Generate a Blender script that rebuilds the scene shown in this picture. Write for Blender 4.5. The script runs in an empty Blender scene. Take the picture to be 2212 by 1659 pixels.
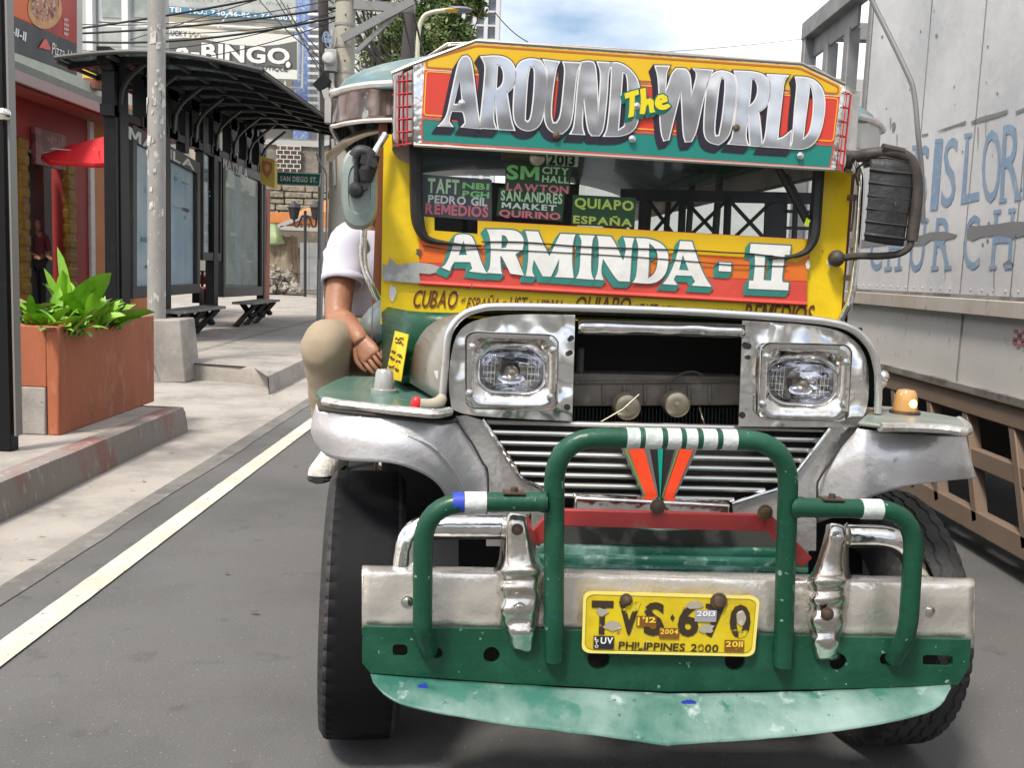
import bpy, bmesh, math, random
from mathutils import Vector, Matrix
random.seed(7)
S = bpy.context.scene
COL = S.collection
V3 = Vector
# ---------------- camera, sky, sun, exposure ----------------
FPX, CX, CY = 2090.0, 1105.5, 829.5
PITCH, ROLL, EYE = math.atan(245/FPX), .038, 1.49
_up = V3((0, math.sin(PITCH), math.cos(PITCH))); _fw = V3((0, math.cos(PITCH), -math.sin(PITCH))); _x = V3((1, 0, 0))
_R = _x*math.cos(ROLL) + _up*math.sin(ROLL); _U = -_x*math.sin(ROLL) + _up*math.cos(ROLL)
EYEP = V3((0, 0, EYE))
cam = bpy.data.objects.new('camera', bpy.data.cameras.new('camera')); COL.objects.link(cam)
cam.matrix_world = Matrix(((_R.x, _U.x, -_fw.x, 0), (_R.y, _U.y, -_fw.y, 0), (_R.z, _U.z, -_fw.z, EYE), (0, 0, 0, 1)))
cam.data.sensor_width = 36; cam.data.lens = 36*FPX/2211; cam.data.clip_start = .05; cam.data.clip_end = 2000
S.camera = cam
S.view_settings.view_transform = 'Standard'; S.view_settings.look = 'None'; S.view_settings.gamma = 1; S.view_settings.use_curve_mapping = False
S.view_settings.exposure = .8
SUN_EL, SUN_AZ = math.radians(58), math.radians(212)      # azimuth clockwise from +Y: behind the viewer, to the left
sd = bpy.data.lights.new('sun', 'SUN'); sd.energy = 2.5; sd.angle = math.radians(10); sd.color = (1, .93, .83)
sun = bpy.data.objects.new('sun', sd); COL.objects.link(sun)
sdir = V3((math.sin(SUN_AZ)*math.cos(SUN_EL), math.cos(SUN_AZ)*math.cos(SUN_EL), math.sin(SUN_EL)))
sun.rotation_euler = sdir.to_track_quat('Z', 'Y').to_euler()
W = bpy.data.worlds.new('World'); S.world = W; W.use_nodes = True
nt = W.node_tree; nt.nodes.clear(); N = nt.nodes.new; L = nt.links.new
o_ = N('ShaderNodeOutputWorld'); bg = N('ShaderNodeBackground'); bg.inputs[1].default_value = .098
sky = N('ShaderNodeTexSky'); sky.sky_type = 'NISHITA'; sky.sun_disc = False; sky.sun_elevation = SUN_EL; sky.sun_rotation = SUN_AZ
sky.air_density = 1.2; sky.dust_density = 2.0; sky.ozone_density = 1.5
tc = N('ShaderNodeTexCoord'); mp = N('ShaderNodeMapping'); mp.inputs['Scale'].default_value = (1, 1, 2.6); mp.inputs['Location'].default_value = (.55, .3, .1)
ns = N('ShaderNodeTexNoise'); ns.inputs['Scale'].default_value = 2.1; ns.inputs['Detail'].default_value = 7; ns.inputs['Roughness'].default_value = .52
rp = N('ShaderNodeValToRGB'); rp.color_ramp.elements[0].position = .36; rp.color_ramp.elements[1].position = .60
mx = N('ShaderNodeMix'); mx.data_type = 'RGBA'; mx.inputs[7].default_value = (10.4, 10.2, 10.0, 1)
L(tc.outputs['Generated'], mp.inputs[0]); L(mp.outputs[0], ns.inputs[0]); L(ns.outputs[0], rp.inputs[0]); L(rp.outputs[0], mx.inputs[0])
L(sky.outputs[0], mx.inputs[6]); L(mx.outputs[2], bg.inputs[0]); L(bg.outputs[0], o_.inputs[0])

# ---------------- from a pixel of the photograph to a point of the place ----------------
def ray(u, v): return _fw + _R*((u-CX)/FPX) + _U*((CY-v)/FPX)
def G(u, v, z=0):
    d = ray(u, v); return EYEP + d*((z-EYE)/d.z)
def PY(u, v, Y):
    d = ray(u, v); return EYEP + d*(Y/d.y)
def PX(u, v, X):
    d = ray(u, v); return EYEP + d*(X/d.x)
JM = Matrix.Translation((.42, 2.45, 0)) @ Matrix.Rotation(math.radians(5), 4, 'Z') @ Matrix.Rotation(.015, 4, 'Y')
_JI = JM.inverted(); _JO = _JI @ EYEP; _JR = _JI.to_3x3()
def J(u, v, y): d = _JR @ ray(u, v); return _JO + d*((y-_JO.y)/d.y)
def JZ(u, v, z): d = _JR @ ray(u, v); return _JO + d*((z-_JO.z)/d.z)
def JX(u, v, x): d = _JR @ ray(u, v); return _JO + d*((x-_JO.x)/d.x)

# ---------------- materials ----------------
MATS = {}
def lin(c): return tuple(((x/255)/12.92 if x/255 <= .04045 else ((x/255+.055)/1.055)**2.4) for x in c) + (1,)
def M(name, col, rough=.5, metal=0, vary=(), bump=None, coat=0, rvar=0, emit=0, stretch=(1, 1, 1), spec=.5, space='Object', dents=None):
    """col/vary colours are linear base colours; vary = [(scale, colour, lo, hi, detail)]"""
    if name in MATS: return MATS[name]
    m = bpy.data.materials.new(name); m.use_nodes = True; n = m.node_tree; b = n.nodes['Principled BSDF']
    c4 = tuple(col)[:3] + (1,)
    b.inputs['Base Color'].default_value = c4; b.inputs['Roughness'].default_value = rough; b.inputs['Metallic'].default_value = metal
    b.inputs['Coat Weight'].default_value = coat; b.inputs['Coat Roughness'].default_value = .08; b.inputs['Specular IOR Level'].default_value = spec
    if emit: b.inputs['Emission Color'].default_value = c4; b.inputs['Emission Strength'].default_value = emit
    tcn = n.nodes.new('ShaderNodeTexCoord'); mpn = n.nodes.new('ShaderNodeMapping'); mpn.inputs['Scale'].default_value = stretch
    n.links.new(tcn.outputs[space], mpn.inputs[0]); vec = mpn.outputs[0]; prev = None
    for (sc, c2, lo, hi, det) in vary:
        t = n.nodes.new('ShaderNodeTexNoise'); t.inputs['Scale'].default_value = sc; t.inputs['Detail'].default_value = det; t.inputs['Roughness'].default_value = .6
        n.links.new(vec, t.inputs[0]); r = n.nodes.new('ShaderNodeMapRange'); r.inputs[1].default_value = lo; r.inputs[2].default_value = hi
        n.links.new(t.outputs[0], r.inputs[0]); x = n.nodes.new('ShaderNodeMix'); x.data_type = 'RGBA'
        n.links.new(r.outputs[0], x.inputs[0]); x.inputs[7].default_value = tuple(c2)[:3] + (1,)
        if prev: n.links.new(prev, x.inputs[6])
        else: x.inputs[6].default_value = c4
        prev = x.outputs[2]
    if prev: n.links.new(prev, b.inputs['Base Color'])
    if rvar:
        t = n.nodes.new('ShaderNodeTexNoise'); t.inputs['Scale'].default_value = 9; t.inputs['Detail'].default_value = 5; n.links.new(vec, t.inputs[0])
        r = n.nodes.new('ShaderNodeMapRange'); r.inputs[1].default_value = .3; r.inputs[2].default_value = .7
        r.inputs[3].default_value = max(.02, rough-rvar); r.inputs[4].default_value = min(1, rough+rvar); n.links.new(t.outputs[0], r.inputs[0]); n.links.new(r.outputs[0], b.inputs['Roughness'])
    bn = None
    for bp in (bump, dents):
        if not bp: continue
        t = n.nodes.new('ShaderNodeTexNoise'); t.inputs['Scale'].default_value = bp[0]; t.inputs['Detail'].default_value = bp[2] if len(bp) > 2 else 4
        n.links.new(vec, t.inputs[0]); k = n.nodes.new('ShaderNodeBump'); k.inputs['Strength'].default_value = bp[1]; k.inputs['Distance'].default_value = bp[3] if len(bp) > 3 else .02
        n.links.new(t.outputs[0], k.inputs['Height'])
        if bn: n.links.new(bn, k.inputs['Normal'])
        bn = k.outputs[0]
    if bn: n.links.new(bn, b.inputs['Normal'])
    MATS[name] = m; return m
def Gl(name, tint=(1, 1, 1), gloss=.08, rough=.02, ribs=0, fr=.6):
    if name in MATS: return MATS[name]
    m = bpy.data.materials.new(name); m.use_nodes = True; n = m.node_tree; n.nodes.clear(); A = n.nodes.new
    o = A('ShaderNodeOutputMaterial'); t = A('ShaderNodeBsdfTransparent'); t.inputs[0].default_value = tint + (1,)
    g = A('ShaderNodeBsdfGlossy'); g.inputs['Roughness'].default_value = rough
    lw = A('ShaderNodeLayerWeight'); lw.inputs[0].default_value = .35; r = A('ShaderNodeMapRange'); r.inputs[3].default_value = gloss; r.inputs[4].default_value = min(1, gloss+fr)
    x = A('ShaderNodeMixShader'); n.links.new(lw.outputs['Fresnel'], r.inputs[0]); n.links.new(r.outputs[0], x.inputs[0])
    n.links.new(t.outputs[0], x.inputs[1]); n.links.new(g.outputs[0], x.inputs[2]); n.links.new(x.outputs[0], o.inputs[0])
    if ribs:
        tcn = A('ShaderNodeTexCoord'); wv = A('ShaderNodeTexWave'); wv.inputs['Scale'].default_value = ribs; wv.inputs['Distortion'].default_value = .6
        k = A('ShaderNodeBump'); k.inputs['Strength'].default_value = .8; k.inputs['Distance'].default_value = .004
        n.links.new(tcn.outputs['Object'], wv.inputs[0]); n.links.new(wv.outputs[0], k.inputs['Height']); n.links.new(k.outputs[0], g.inputs['Normal'])
    MATS[name] = m; return m
DIRT = (.09, .075, .06)
chrome = M('chrome', (.78, .77, .75), .13, 1, [(5, (.5, .47, .42), .52, .75, 6)], dents=(9, .25, 3, .03), rvar=.08)
steel = M('brushed_steel', (.70, .69, .68), .33, .8, [(3, (.46, .43, .39), .45, .75, 6)], bump=(60, .12, 3), dents=(5, .35, 2, .04), rvar=.1)
alum = M('dull_aluminium', (.66, .66, .68), .38, .5, [(2.5, (.75, .75, .78), .45, .7, 5), (14, (.25, .22, .2), .66, .74, 6)], bump=(40, .15), dents=(4, .3, 2, .04))
dentchrome = M('crumpled_chrome', (.72, .69, .63), .24, 1, [(9, (.40, .35, .28), .5, .75, 6)], dents=(14, .4, 2, .02), rvar=.1)
panelm = M('panel_chrome', (.86, .85, .83), .13, .95, [(4, (.55, .53, .5), .5, .75, 6), (22, (.2, .18, .16), .70, .74, 5)], dents=(5, .8, 2, .05), rvar=.06)
gpal, gdk = (.17, .30, .26), (.006, .060, .031)
green = M('bottle_green_paint', gdk, .38, 0, [(5, (.018, .10, .058), .5, .75, 6), (38, (.2, .33, .28), .675, .70, 5), (55, (.02, .07, .35), .755, .76, 2)], bump=(45, .45, 4, .004), rvar=.14, spec=.4)
def bias(m, gx, gz):
    """lets the first wear layer spread more towards +x / -z of the object (where that sheet has been rubbed most)"""
    n = m.node_tree; mr = [x for x in n.nodes if x.type == 'MAP_RANGE'][0]; src = mr.inputs[0].links[0].from_socket
    tcn = [x for x in n.nodes if x.type == 'TEX_COORD'][0]; sx = n.nodes.new('ShaderNodeSeparateXYZ'); n.links.new(tcn.outputs['Object'], sx.inputs[0])
    a = n.nodes.new('ShaderNodeMath'); a.operation = 'MULTIPLY_ADD'; a.inputs[1].default_value = gx; n.links.new(sx.outputs[0], a.inputs[0]); n.links.new(src, a.inputs[2])
    c = n.nodes.new('ShaderNodeMath'); c.operation = 'MULTIPLY_ADD'; c.inputs[1].default_value = gz; n.links.new(sx.outputs[2], c.inputs[0]); n.links.new(a.outputs[0], c.inputs[2]); n.links.new(c.outputs[0], mr.inputs[0]); return m
greenworn = M('worn_green_paint', (.012, .085, .058), .45, 0, [(3.2, (.20, .33, .30), .47, .58, 9), (16, (.34, .44, .42), .60, .70, 8), (34, (.05, .08, .07), .66, .68, 6), (9, (.02, .11, .08), .56, .62, 7)], bump=(30, .35, 4, .006), rvar=.15)
skirtm = bias(M('worn_skirt_paint', (.022, .115, .085), .42, 0, [(2.0, (.24, .35, .32), -.02, .20, 7), (14, (.34, .43, .41), .60, .70, 8), (34, (.05, .08, .07), .67, .69, 6), (6, (.04, .15, .115), .58, .63, 8)], bump=(30, .35, 4, .006), rvar=.15), .07, -1.05)
yellow = M('yellow_paint', (.80, .56, .003), .42, 0, [(4, (.70, .44, .004), .5, .8, 6), (22, (.12, .08, .05), .715, .74, 7)], bump=(25, .12), coat=.2)
yellow2 = M('golden_yellow_paint', (.72, .46, .004), .4, 0, [(3, (.62, .37, .005), .4, .8, 5)], coat=.25)
orange = M('orange_paint', (.70, .13, .012), .45, 0, [(6, (.62, .20, .02), .4, .7, 6)], bump=(20, .1))
red = M('sign_red_paint', (.62, .038, .015), .42, 0, [(3, (.52, .045, .03), .4, .8, 5)], coat=.2)
coral = M('coral_red_paint', (.62, .07, .05), .45, 0, [(6, (.52, .05, .04), .4, .7, 6), (30, (.3, .25, .22), .7, .73, 5)], bump=(20, .1))
teal = M('teal_paint', (.004, .20, .165), .42, 0, [(3, (.006, .16, .13), .4, .8, 5)], coat=.2)
tealp = M('pale_teal_paint', (.03, .26, .22), .45, 0, [(8, (.05, .20, .18), .4, .7, 6)])
white = M('white_paint', (.74, .74, .73), .45, 0, [(7, (.55, .53, .5), .5, .8, 7)], bump=(25, .1))
navy = M('navy_black_paint', (.018, .016, .03), .4, 0)
black = M('black_rubber', (.012, .012, .013), .55, 0, [(9, (.03, .03, .03), .5, .8, 5)])
blackgloss = M('black_steel_paint', (.006, .0065, .008), .42, 0, [(6, (.018, .018, .018), .6, .8, 6)], spec=.25)
darkint = M('dark_interior', (.013, .013, .014), .8, 0)
redbar = M('dull_red_paint', (.30, .03, .03), .5, 0, [(14, (.22, .12, .1), .6, .75, 6)], bump=(35, .3, 4, .004))
brown = M('brown_lettering', (.13, .035, .01), .6, 0, [(40, (.4, .25, .02), .66, .72, 5)])
gold = M('gold_outline', (.75, .40, .03), .45, 0)
mletter = M('mirror_letter', (.70, .71, .74), .17, .92, [(2.2, (.46, .47, .50), .42, .62, 3)], dents=(3.2, .35, 2, .05), rvar=.05)
skin = M('skin', (.33, .165, .095), .48, 0, [(7, (.27, .11, .058), .42, .68, 6), (30, (.38, .18, .10), .58, .7, 4)], bump=(90, .3, 4, .004))

# ---------------- mesh builders ----------------
def catmull(P, k):
    P = [V3(p) for p in P]
    if k <= 1 or len(P) < 3: return P
    Q = [P[0]*2-P[1]] + P + [P[-1]*2-P[-2]]; out = []
    for i in range(1, len(Q)-2):
        a, b, c, d = Q[i-1:i+3]
        for j in range(k):
            t = j/k; out.append(.5*((2*b) + (c-a)*t + (2*a-5*b+4*c-d)*t*t + (3*b-a-3*c+d)*t**3))
    return out + [P[-1]]
def resamp(P, n):
    P = [V3(p) for p in P]; d = [0]
    for a, b in zip(P, P[1:]): d.append(d[-1] + (b-a).length)
    out = []; i = 0
    for k in range(n):
        t = d[-1]*k/(n-1)
        while i < len(d)-2 and d[i+1] < t: i += 1
        s = (t-d[i])/max(1e-9, d[i+1]-d[i]); out.append(P[i].lerp(P[i+1], s))
    return out
def fillet(P, r, k=5):
    P = [V3(p) for p in P]; out = [P[0]]
    for a, b, c in zip(P, P[1:], P[2:]):
        l = min(r, (a-b).length*.49, (c-b).length*.49); p = b+(a-b).normalized()*l; q = b+(c-b).normalized()*l
        for i in range(k+1):
            t = i/k; out.append(p*(1-t)**2 + b*2*t*(1-t) + q*t*t)
    return out + [P[-1]]
class MB:
    def __init__(s): s.v = []; s.f = []; s.m = []
    def add(s, vs, fs, mi=0):
        o = len(s.v); s.v += [tuple(v) for v in vs]; s.f += [tuple(i+o for i in f) for f in fs]; s.m += [mi]*len(fs); return s
    def poly(s, pts, mi=0): return s.add(pts, [tuple(range(len(pts)))], mi)
    def prism(s, pts, vec, mi=0, side=None):
        vec = V3(vec); n = len(pts); pts = [V3(p) for p in pts]
        s.add(pts + [p+vec for p in pts], [tuple(range(n)), tuple(range(2*n-1, n-1, -1))], mi)
        o = len(s.v)-2*n
        s.f += [(o+i, o+n+i, o+n+(i+1) % n, o+(i+1) % n) for i in range(n)]; s.m += [mi if side is None else side]*n; return s
    def box(s, c, size, mi=0, rot=None):
        c = V3(c); h = V3(size)*.5; R = rot or Matrix.Identity(3); vs = []
        for x in (-1, 1):
            for y in (-1, 1):
                for z in (-1, 1): vs.append(c + R @ V3((x*h.x, y*h.y, z*h.z)))
        return s.add(vs, [(0, 1, 3, 2), (4, 6, 7, 5), (0, 4, 5, 1), (2, 3, 7, 6), (0, 2, 6, 4), (1, 5, 7, 3)], mi)
    def bar(s, a, b, w, h, mi=0, up=(0, 0, 1)):
        a = V3(a); b = V3(b); d = (b-a).normalized(); u = V3(up)
        if abs(d.dot(u)) > .97: u = V3((0, 1, 0))
        x = d.cross(u).normalized(); z = x.cross(d)
        return s.box((a+b)/2, (w, (b-a).length, h), mi, Matrix((x, d, z)).transposed())
    def tube(s, P, r, n=10, mi=0, caps=True, rad=None, flat=1):
        P = [V3(p) for p in P]; rings = []; nrm = None
        for i, p in enumerate(P):
            d = (P[min(i+1, len(P)-1)] - P[max(i-1, 0)]).normalized()
            if nrm is None: nrm = d.orthogonal().normalized() if abs(d.z) > .9 else d.cross(V3((0, 0, 1))).normalized()
            nrm = (nrm - d*nrm.dot(d)).normalized(); b = d.cross(nrm); rr = rad[i] if rad else r
            rings.append([p + (nrm*math.cos(t) + b*math.sin(t)*flat)*rr for t in [2*math.pi*j/n for j in range(n)]])
        return s.rings(rings, mi, caps)
    def rings(s, rings, mi=0, caps=True, closed=True):
        n = len(rings[0]); fs = []
        for i in range(len(rings)-1):
            for j in range(n if closed else n-1): fs.append((i*n+j, i*n+(j+1) % n, (i+1)*n+(j+1) % n, (i+1)*n+j))
        if caps and closed: fs += [tuple(range(n-1, -1, -1)), tuple(range((len(rings)-1)*n, len(rings)*n))]
        return s.add([p for r in rings for p in r], fs, mi)
    def lathe(s, prof, c, axis=(0, 0, 1), n=24, mi=0, caps=True):
        ax = V3(axis).normalized(); a = ax.orthogonal().normalized(); b = ax.cross(a); c = V3(c)
        return s.rings([[c + ax*h + (a*math.cos(t) + b*math.sin(t))*r for t in [2*math.pi*j/n for j in range(n)]] for r, h in prof], mi, caps)
    def patch(s, rows, nu=24, k=5, mi=0, thick=None):
        R = [resamp(catmull(r, 6), nu) for r in rows]; cols = [catmull([r[j] for r in R], k) for j in range(nu)]
        nv = len(cols[0]); vs = [cols[j][i] for i in range(nv) for j in range(nu)]
        fs = [(i*nu+j, i*nu+j+1, (i+1)*nu+j+1, (i+1)*nu+j) for i in range(nv-1) for j in range(nu-1)]
        return s.add(vs, fs, mi)
    def ball(s, c, r, n=12, m=8, mi=0, sc=(1, 1, 1)):
        c = V3(c); rg = []
        for i in range(m+1):
            t = math.pi*i/m; q = max(math.sin(t), 1e-3)
            rg.append([c + V3((r*q*math.cos(2*math.pi*j/n)*sc[0], r*q*math.sin(2*math.pi*j/n)*sc[1], r*math.cos(t)*sc[2])) for j in range(n)])
        return s.rings(rg, mi, True)
    def build(s, name, mats, parent=None, sharp=38, bevel=0, solid=0, sub=0, flat=False, recalc=True):
        me = bpy.data.meshes.new(name); me.from_pydata(s.v, [], s.f); 
        for m in (mats if isinstance(mats, (list, tuple)) else [mats]): me.materials.append(m)
        me.polygons.foreach_set('material_index', s.m)
        if recalc:
            b = bmesh.new(); b.from_mesh(me); bmesh.ops.recalc_face_normals(b, faces=b.faces); b.to_mesh(me); b.free()
        if not flat:
            me.polygons.foreach_set('use_smooth', [True]*len(me.polygons)); me.set_sharp_from_angle(angle=math.radians(sharp))
        o = bpy.data.objects.new(name, me); COL.objects.link(o)
        if parent:
            o.parent = parent
            if parent.type == 'EMPTY' and not parent.get('_local'): o.matrix_parent_inverse = Matrix.Translation(-parent.location)
        if solid: d = o.modifiers.new('solid', 'SOLIDIFY'); d.thickness = solid; d.offset = 0
        if bevel: d = o.modifiers.new('bevel', 'BEVEL'); d.width = bevel; d.segments = 2; d.limit_method = 'ANGLE'; d.angle_limit = math.radians(40)
        if sub: d = o.modifiers.new('sub', 'SUBSURF'); d.levels = sub; d.render_levels = sub
        return o
def tag(o, label=None, cat=None, group=None, kind=None):
    if label: o['label'] = label
    if cat: o['category'] = cat
    if group: o['group'] = group
    if kind: o['kind'] = kind
    return o
def thing(name, loc, label, cat, group=None):
    o = bpy.data.objects.new(name, None); COL.objects.link(o); o.location = loc; o.empty_display_size = .1
    return tag(o, label, cat, group)
def copy_tree(o, parent=None):
    c = o.copy(); COL.objects.link(c); c.parent = parent
    for ch in [x for x in o.children]: copy_tree(ch, c)
    return c
# flat shapes with holes, and lettering
def _fill(polys):
    cu = bpy.data.curves.new('f', 'CURVE'); cu.dimensions = '2D'; cu.fill_mode = 'BOTH'
    for p in polys:
        sp = cu.splines.new('POLY'); sp.points.add(len(p)-1); sp.use_cyclic_u = True
        for q, (x, y) in zip(sp.points, p): q.co = (x, y, 0, 1)
    return _c2m(cu)
def _c2m(cu):
    ob = bpy.data.objects.new('f', cu); COL.objects.link(ob); dg = bpy.context.evaluated_depsgraph_get(); dg.update()
    me = bpy.data.meshes.new_from_object(ob.evaluated_get(dg)); v = [tuple(x.co)[:2] for x in me.vertices]; f = [tuple(p.vertices) for p in me.polygons]
    bpy.data.objects.remove(ob); bpy.data.curves.remove(cu); bpy.data.meshes.remove(me); return v, f
def soften(p, ang=62, it=2):
    for _ in range(it):
        out = []; n = len(p)
        for i in range(n):
            a, b, c = V3(p[i-1]+(0,)), V3(p[i]+(0,)), V3(p[(i+1) % n]+(0,)); d1 = b-a; d2 = c-b
            if d1.length > 1e-6 and d2.length > 1e-6 and math.degrees(d1.angle(d2)) < ang:
                q = b.lerp(a, .25); r = b.lerp(c, .25); out += [(q.x, q.y), (r.x, r.y)]
            else: out.append(p[i])
        p = out
    return p
def grow(p, w):
    n = len(p); A = sum(p[i-1][0]*p[i][1]-p[i][0]*p[i-1][1] for i in range(n)); sg = 1 if A > 0 else -1; out = []
    for i in range(n):
        a, b, c = p[i-1], p[i], p[(i+1) % n]
        n1 = V3((b[1]-a[1], a[0]-b[0], 0)); n2 = V3((c[1]-b[1], b[0]-c[0], 0))
        if n1.length < 1e-9 or n2.length < 1e-9: out.append(b); continue
        n1.normalize(); n2.normalize(); m = n1+n2
        if m.length < .2: out.append((b[0]+sg*w*n1.x, b[1]+sg*w*n1.y)); continue
        m = m/max(.45, m.dot(n1)); out.append((b[0]+sg*w*m.x, b[1]+sg*w*m.y))
    return out
def rnd(P, r, k=5):
    """a closed pixel outline with rounded corners"""
    out = []; n = len(P)
    for i in range(n):
        a, b, c = [V3(q+(0,)) for q in (P[i-1], P[i], P[(i+1) % n])]; l = min(r, (a-b).length*.45, (c-b).length*.45); p = b+(a-b).normalized()*l; q = b+(c-b).normalized()*l
        for j in range(k+1): t = j/k; w = p*(1-t)**2+b*2*t*(1-t)+q*t*t; out.append((w.x, w.y))
    return out
_tx = {}
_MP = [(0, 0), (.15, 0), (.15, .44), (.29, .14), (.43, .14), (.57, .44), (.57, 0), (.72, 0), (.72, .7), (.53, .7), (.36, .33), (.19, .7), (0, .7)]
def _glyph(c, bold):
    k = ('#', c, bold)
    if k not in _tx:
        if c == 'M' and bold: v, f = _fill([[(x, y*1.0) for x, y in _MP]])
        else:
            cu = bpy.data.curves.new('t', 'FONT'); cu.body = c; cu.offset = bold; cu.resolution_u = 3; cu.fill_mode = 'FRONT'; v, f = _c2m(cu)
        _tx[k] = (v, f)
    return _tx[k]
def textm(s, bold=0, shear=0):
    k = (s, bold, shear)
    if k not in _tx:
        V = []; F = []; px = 0
        for c in s:
            if c == ' ': px += .38; continue
            v, f = _glyph(c, bold)
            if not v: continue
            x0 = min(q[0] for q in v); x1 = max(q[0] for q in v); o = len(V)
            V += [(q[0]-x0+px+shear*q[1], q[1]) for q in v]; F += [tuple(i+o for i in g) for g in f]; px += x1-x0+.07
        xs = [q[0] for q in V]; ys = [q[1] for q in V]; a0, a1, b0, b1 = min(xs), max(xs), min(ys), max(ys)
        _tx[k] = ([((p-a0)/(a1-a0), (q-b0)/(b1-b0)) for p, q in V], F)
    return _tx[k]
def text_quad(mb, s, q, mapper, mi=0, bold=.02, shear=0):
    """lettering s stretched over the pixel quad q = TL, TR, BR, BL"""
    v, f = textm(s, bold, shear); tl, tr, br, bl = [V3(a+(0,)) for a in q]; out = []
    for a, b in v:
        p = tl.lerp(tr, a)*b + bl.lerp(br, a)*(1-b); out.append(mapper(p.x, p.y))
    mb.add(out, f, mi); return mb
def rr(tl, tr, br, bl, r=.18, n=6, asp=1.0):
    """rounded rectangle bilinearly laid over a pixel quad"""
    c = []
    for cx, cy, a0 in ((1-r, r*asp, -90), (1-r, 1-r*asp, 0), (r, 1-r*asp, 90), (r, r*asp, 180)):
        for i in range(n+1):
            t = math.radians(a0+90*i/n); c.append((cx+r*math.cos(t), cy+r*asp*math.sin(t)))
    tl, tr, br, bl = [V3(a+(0,)) for a in (tl, tr, br, bl)]; out = []
    for a, b in c:
        p = tl.lerp(tr, a).lerp(bl.lerp(br, a), b); out.append((p.x, p.y))
    return out
# ======================= THE JEEPNEY =======================
from mathutils import noise as NZ
jeep = thing('jeepney', JM.to_translation(), 'old yellow, green and chrome jeepney with mirrored lettering across its front, coming along the road', 'jeepney')
jeep.rotation_euler = JM.to_euler(); jeep['_local'] = 1
def PJ(rows): return [[J(*p) for p in r] for r in rows]
def pl(px, y): return [J(u, v, y) for u, v in px]
def inlay(mb, polys, y, mi, w=0, at=J, shift=(0, 0)):
    """a filled flat shape (outer outline first, then holes) drawn in pixels, lying in the plane y"""
    F = []
    for i, p in enumerate(polys):
        q = [at(u+shift[0], v+shift[1], y) for u, v in p]; q = [(a.x, a.z) for a in q]
        F.append(grow(q, w if i == 0 else -w) if w else q)
    v, f = _fill(F); mb.add([(a, y, b) for a, b in v], f, mi)
def jt(mb, s, q, y, mi=0, bold=.02, shear=0): text_quad(mb, s, q, lambda u, v: J(u, v, y), mi, bold, shear)
def dent(mb, i0, amp, sc, sd=0, d=(0, 1, 0)):
    d = V3(d)
    for i in range(i0, len(mb.v)):
        p = V3(mb.v[i]); mb.v[i] = tuple(p + d*amp*NZ.noise(p*sc + V3((sd, sd*1.7, 0))))
def circ(u, v, r, n=16, sq=1): return [(u+r*math.cos(2*math.pi*i/n), v+r*sq*math.sin(2*math.pi*i/n)) for i in range(n)]
def bolt(name, u, v, y, r, mat, par, dome=.6):
    p = J(u, v, y); return MB().lathe([(r*1.5, .002), (r*1.5, -.002), (r, -.003), (r*.9, -r*dome), (r*.4, -r*dome*1.3)], p, (0, 1, 0), 12).build(name, mat, par)

# ---- front bumper, lower bumper, skirt ----
b = MB(); sec = [(1375, .06), (1356, .004), (1330, 0), (1290, -.004), (1250, 0), (1238, .008), (1226, .06)]
b.patch([[J(783, v-3, y), J(1100, v+2, y), J(1440, v+9, y), J(1780, v+17, y), J(2102, v+24, y)] for v, y in sec], 80, 3)
dent(b, 0, .006, 11); dent(b, 0, .003, 30, 3)
for u in (783, 2102): b.poly([J(u, v-3+(27 if u > 1000 else 0), y) for v, y in sec])
bump = b.build('bumper', M('bumper_metal', (.80, .765, .70), .27, .72, [(3, (.64, .60, .54), .5, .75, 6), (7, (.36, .44, .38), .66, .74, 6)], bump=(60, .1, 3), dents=(4, .75, 2, .05), rvar=.1), jeep, solid=.004)
tag(bump, 'dented brushed steel front bumper')
for u, v in ((879, 1300), (2006, 1320)): bolt('bolt', u, v, -.004, .011, chrome, bump)
b = MB()
holes = [circ(944, 1409, 12), circ(1061, 1414, 18), circ(1292, 1421, 24), circ(1585, 1425, 22), circ(1808, 1429, 19), circ(1911, 1423, 14),
         rr((848, 1390), (880, 1391), (880, 1418), (848, 1417), .3), rr((1990, 1413), (2055, 1415), (2055, 1439), (1990, 1437), .2)]
inlay(b, [[(783, 1353), (1100, 1358), (1440, 1366), (1780, 1374), (2094, 1381), (2090, 1440), (2066, 1478), (1800, 1487), (1440, 1492), (1100, 1474), (800, 1452), (782, 1430)]] + holes, -.015, 0)
lowb = b.build('lower_bumper', green, jeep, solid=.012, flat=True)
b = MB(); b.box(J(1440, 1425, .12), (1.5, .1, .16)); b.build('frame_crossmember', darkint, jeep)
b = MB()
b.patch(PJ([[(800, 1456, -.015), (950, 1470, -.02), (1200, 1486, -.03), (1340, 1494, -.04), (1436, 1500, -.045), (1444, 1500, -.045), (1540, 1499, -.04), (1700, 1496, -.03), (1900, 1488, -.02), (2052, 1480, -.015)],
            [(803, 1466, -.03), (930, 1500, -.07), (1180, 1524, -.09), (1340, 1540, -.105), (1436, 1552, -.115), (1444, 1552, -.115), (1540, 1548, -.105), (1720, 1538, -.09), (1930, 1516, -.07), (2052, 1482, -.03)],
            [(806, 1474, -.05), (838, 1507, -.09), (905, 1533, -.11), (1100, 1568, -.14), (1300, 1592, -.158), (1436, 1611, -.172), (1444, 1611, -.172), (1580, 1602, -.158), (1750, 1588, -.14), (1950, 1556, -.11), (2028, 1526, -.09), (2053, 1486, -.05)]]), 70, 6)
dent(b, 0, .004, 14)
skirt = b.build('front_skirt', skirtm, jeep, solid=.004); tag(skirt, 'faded pale green skirt under the bumper')
bp = M('blue_paint', (.02, .05, .42), .5)
b = MB()
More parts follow.
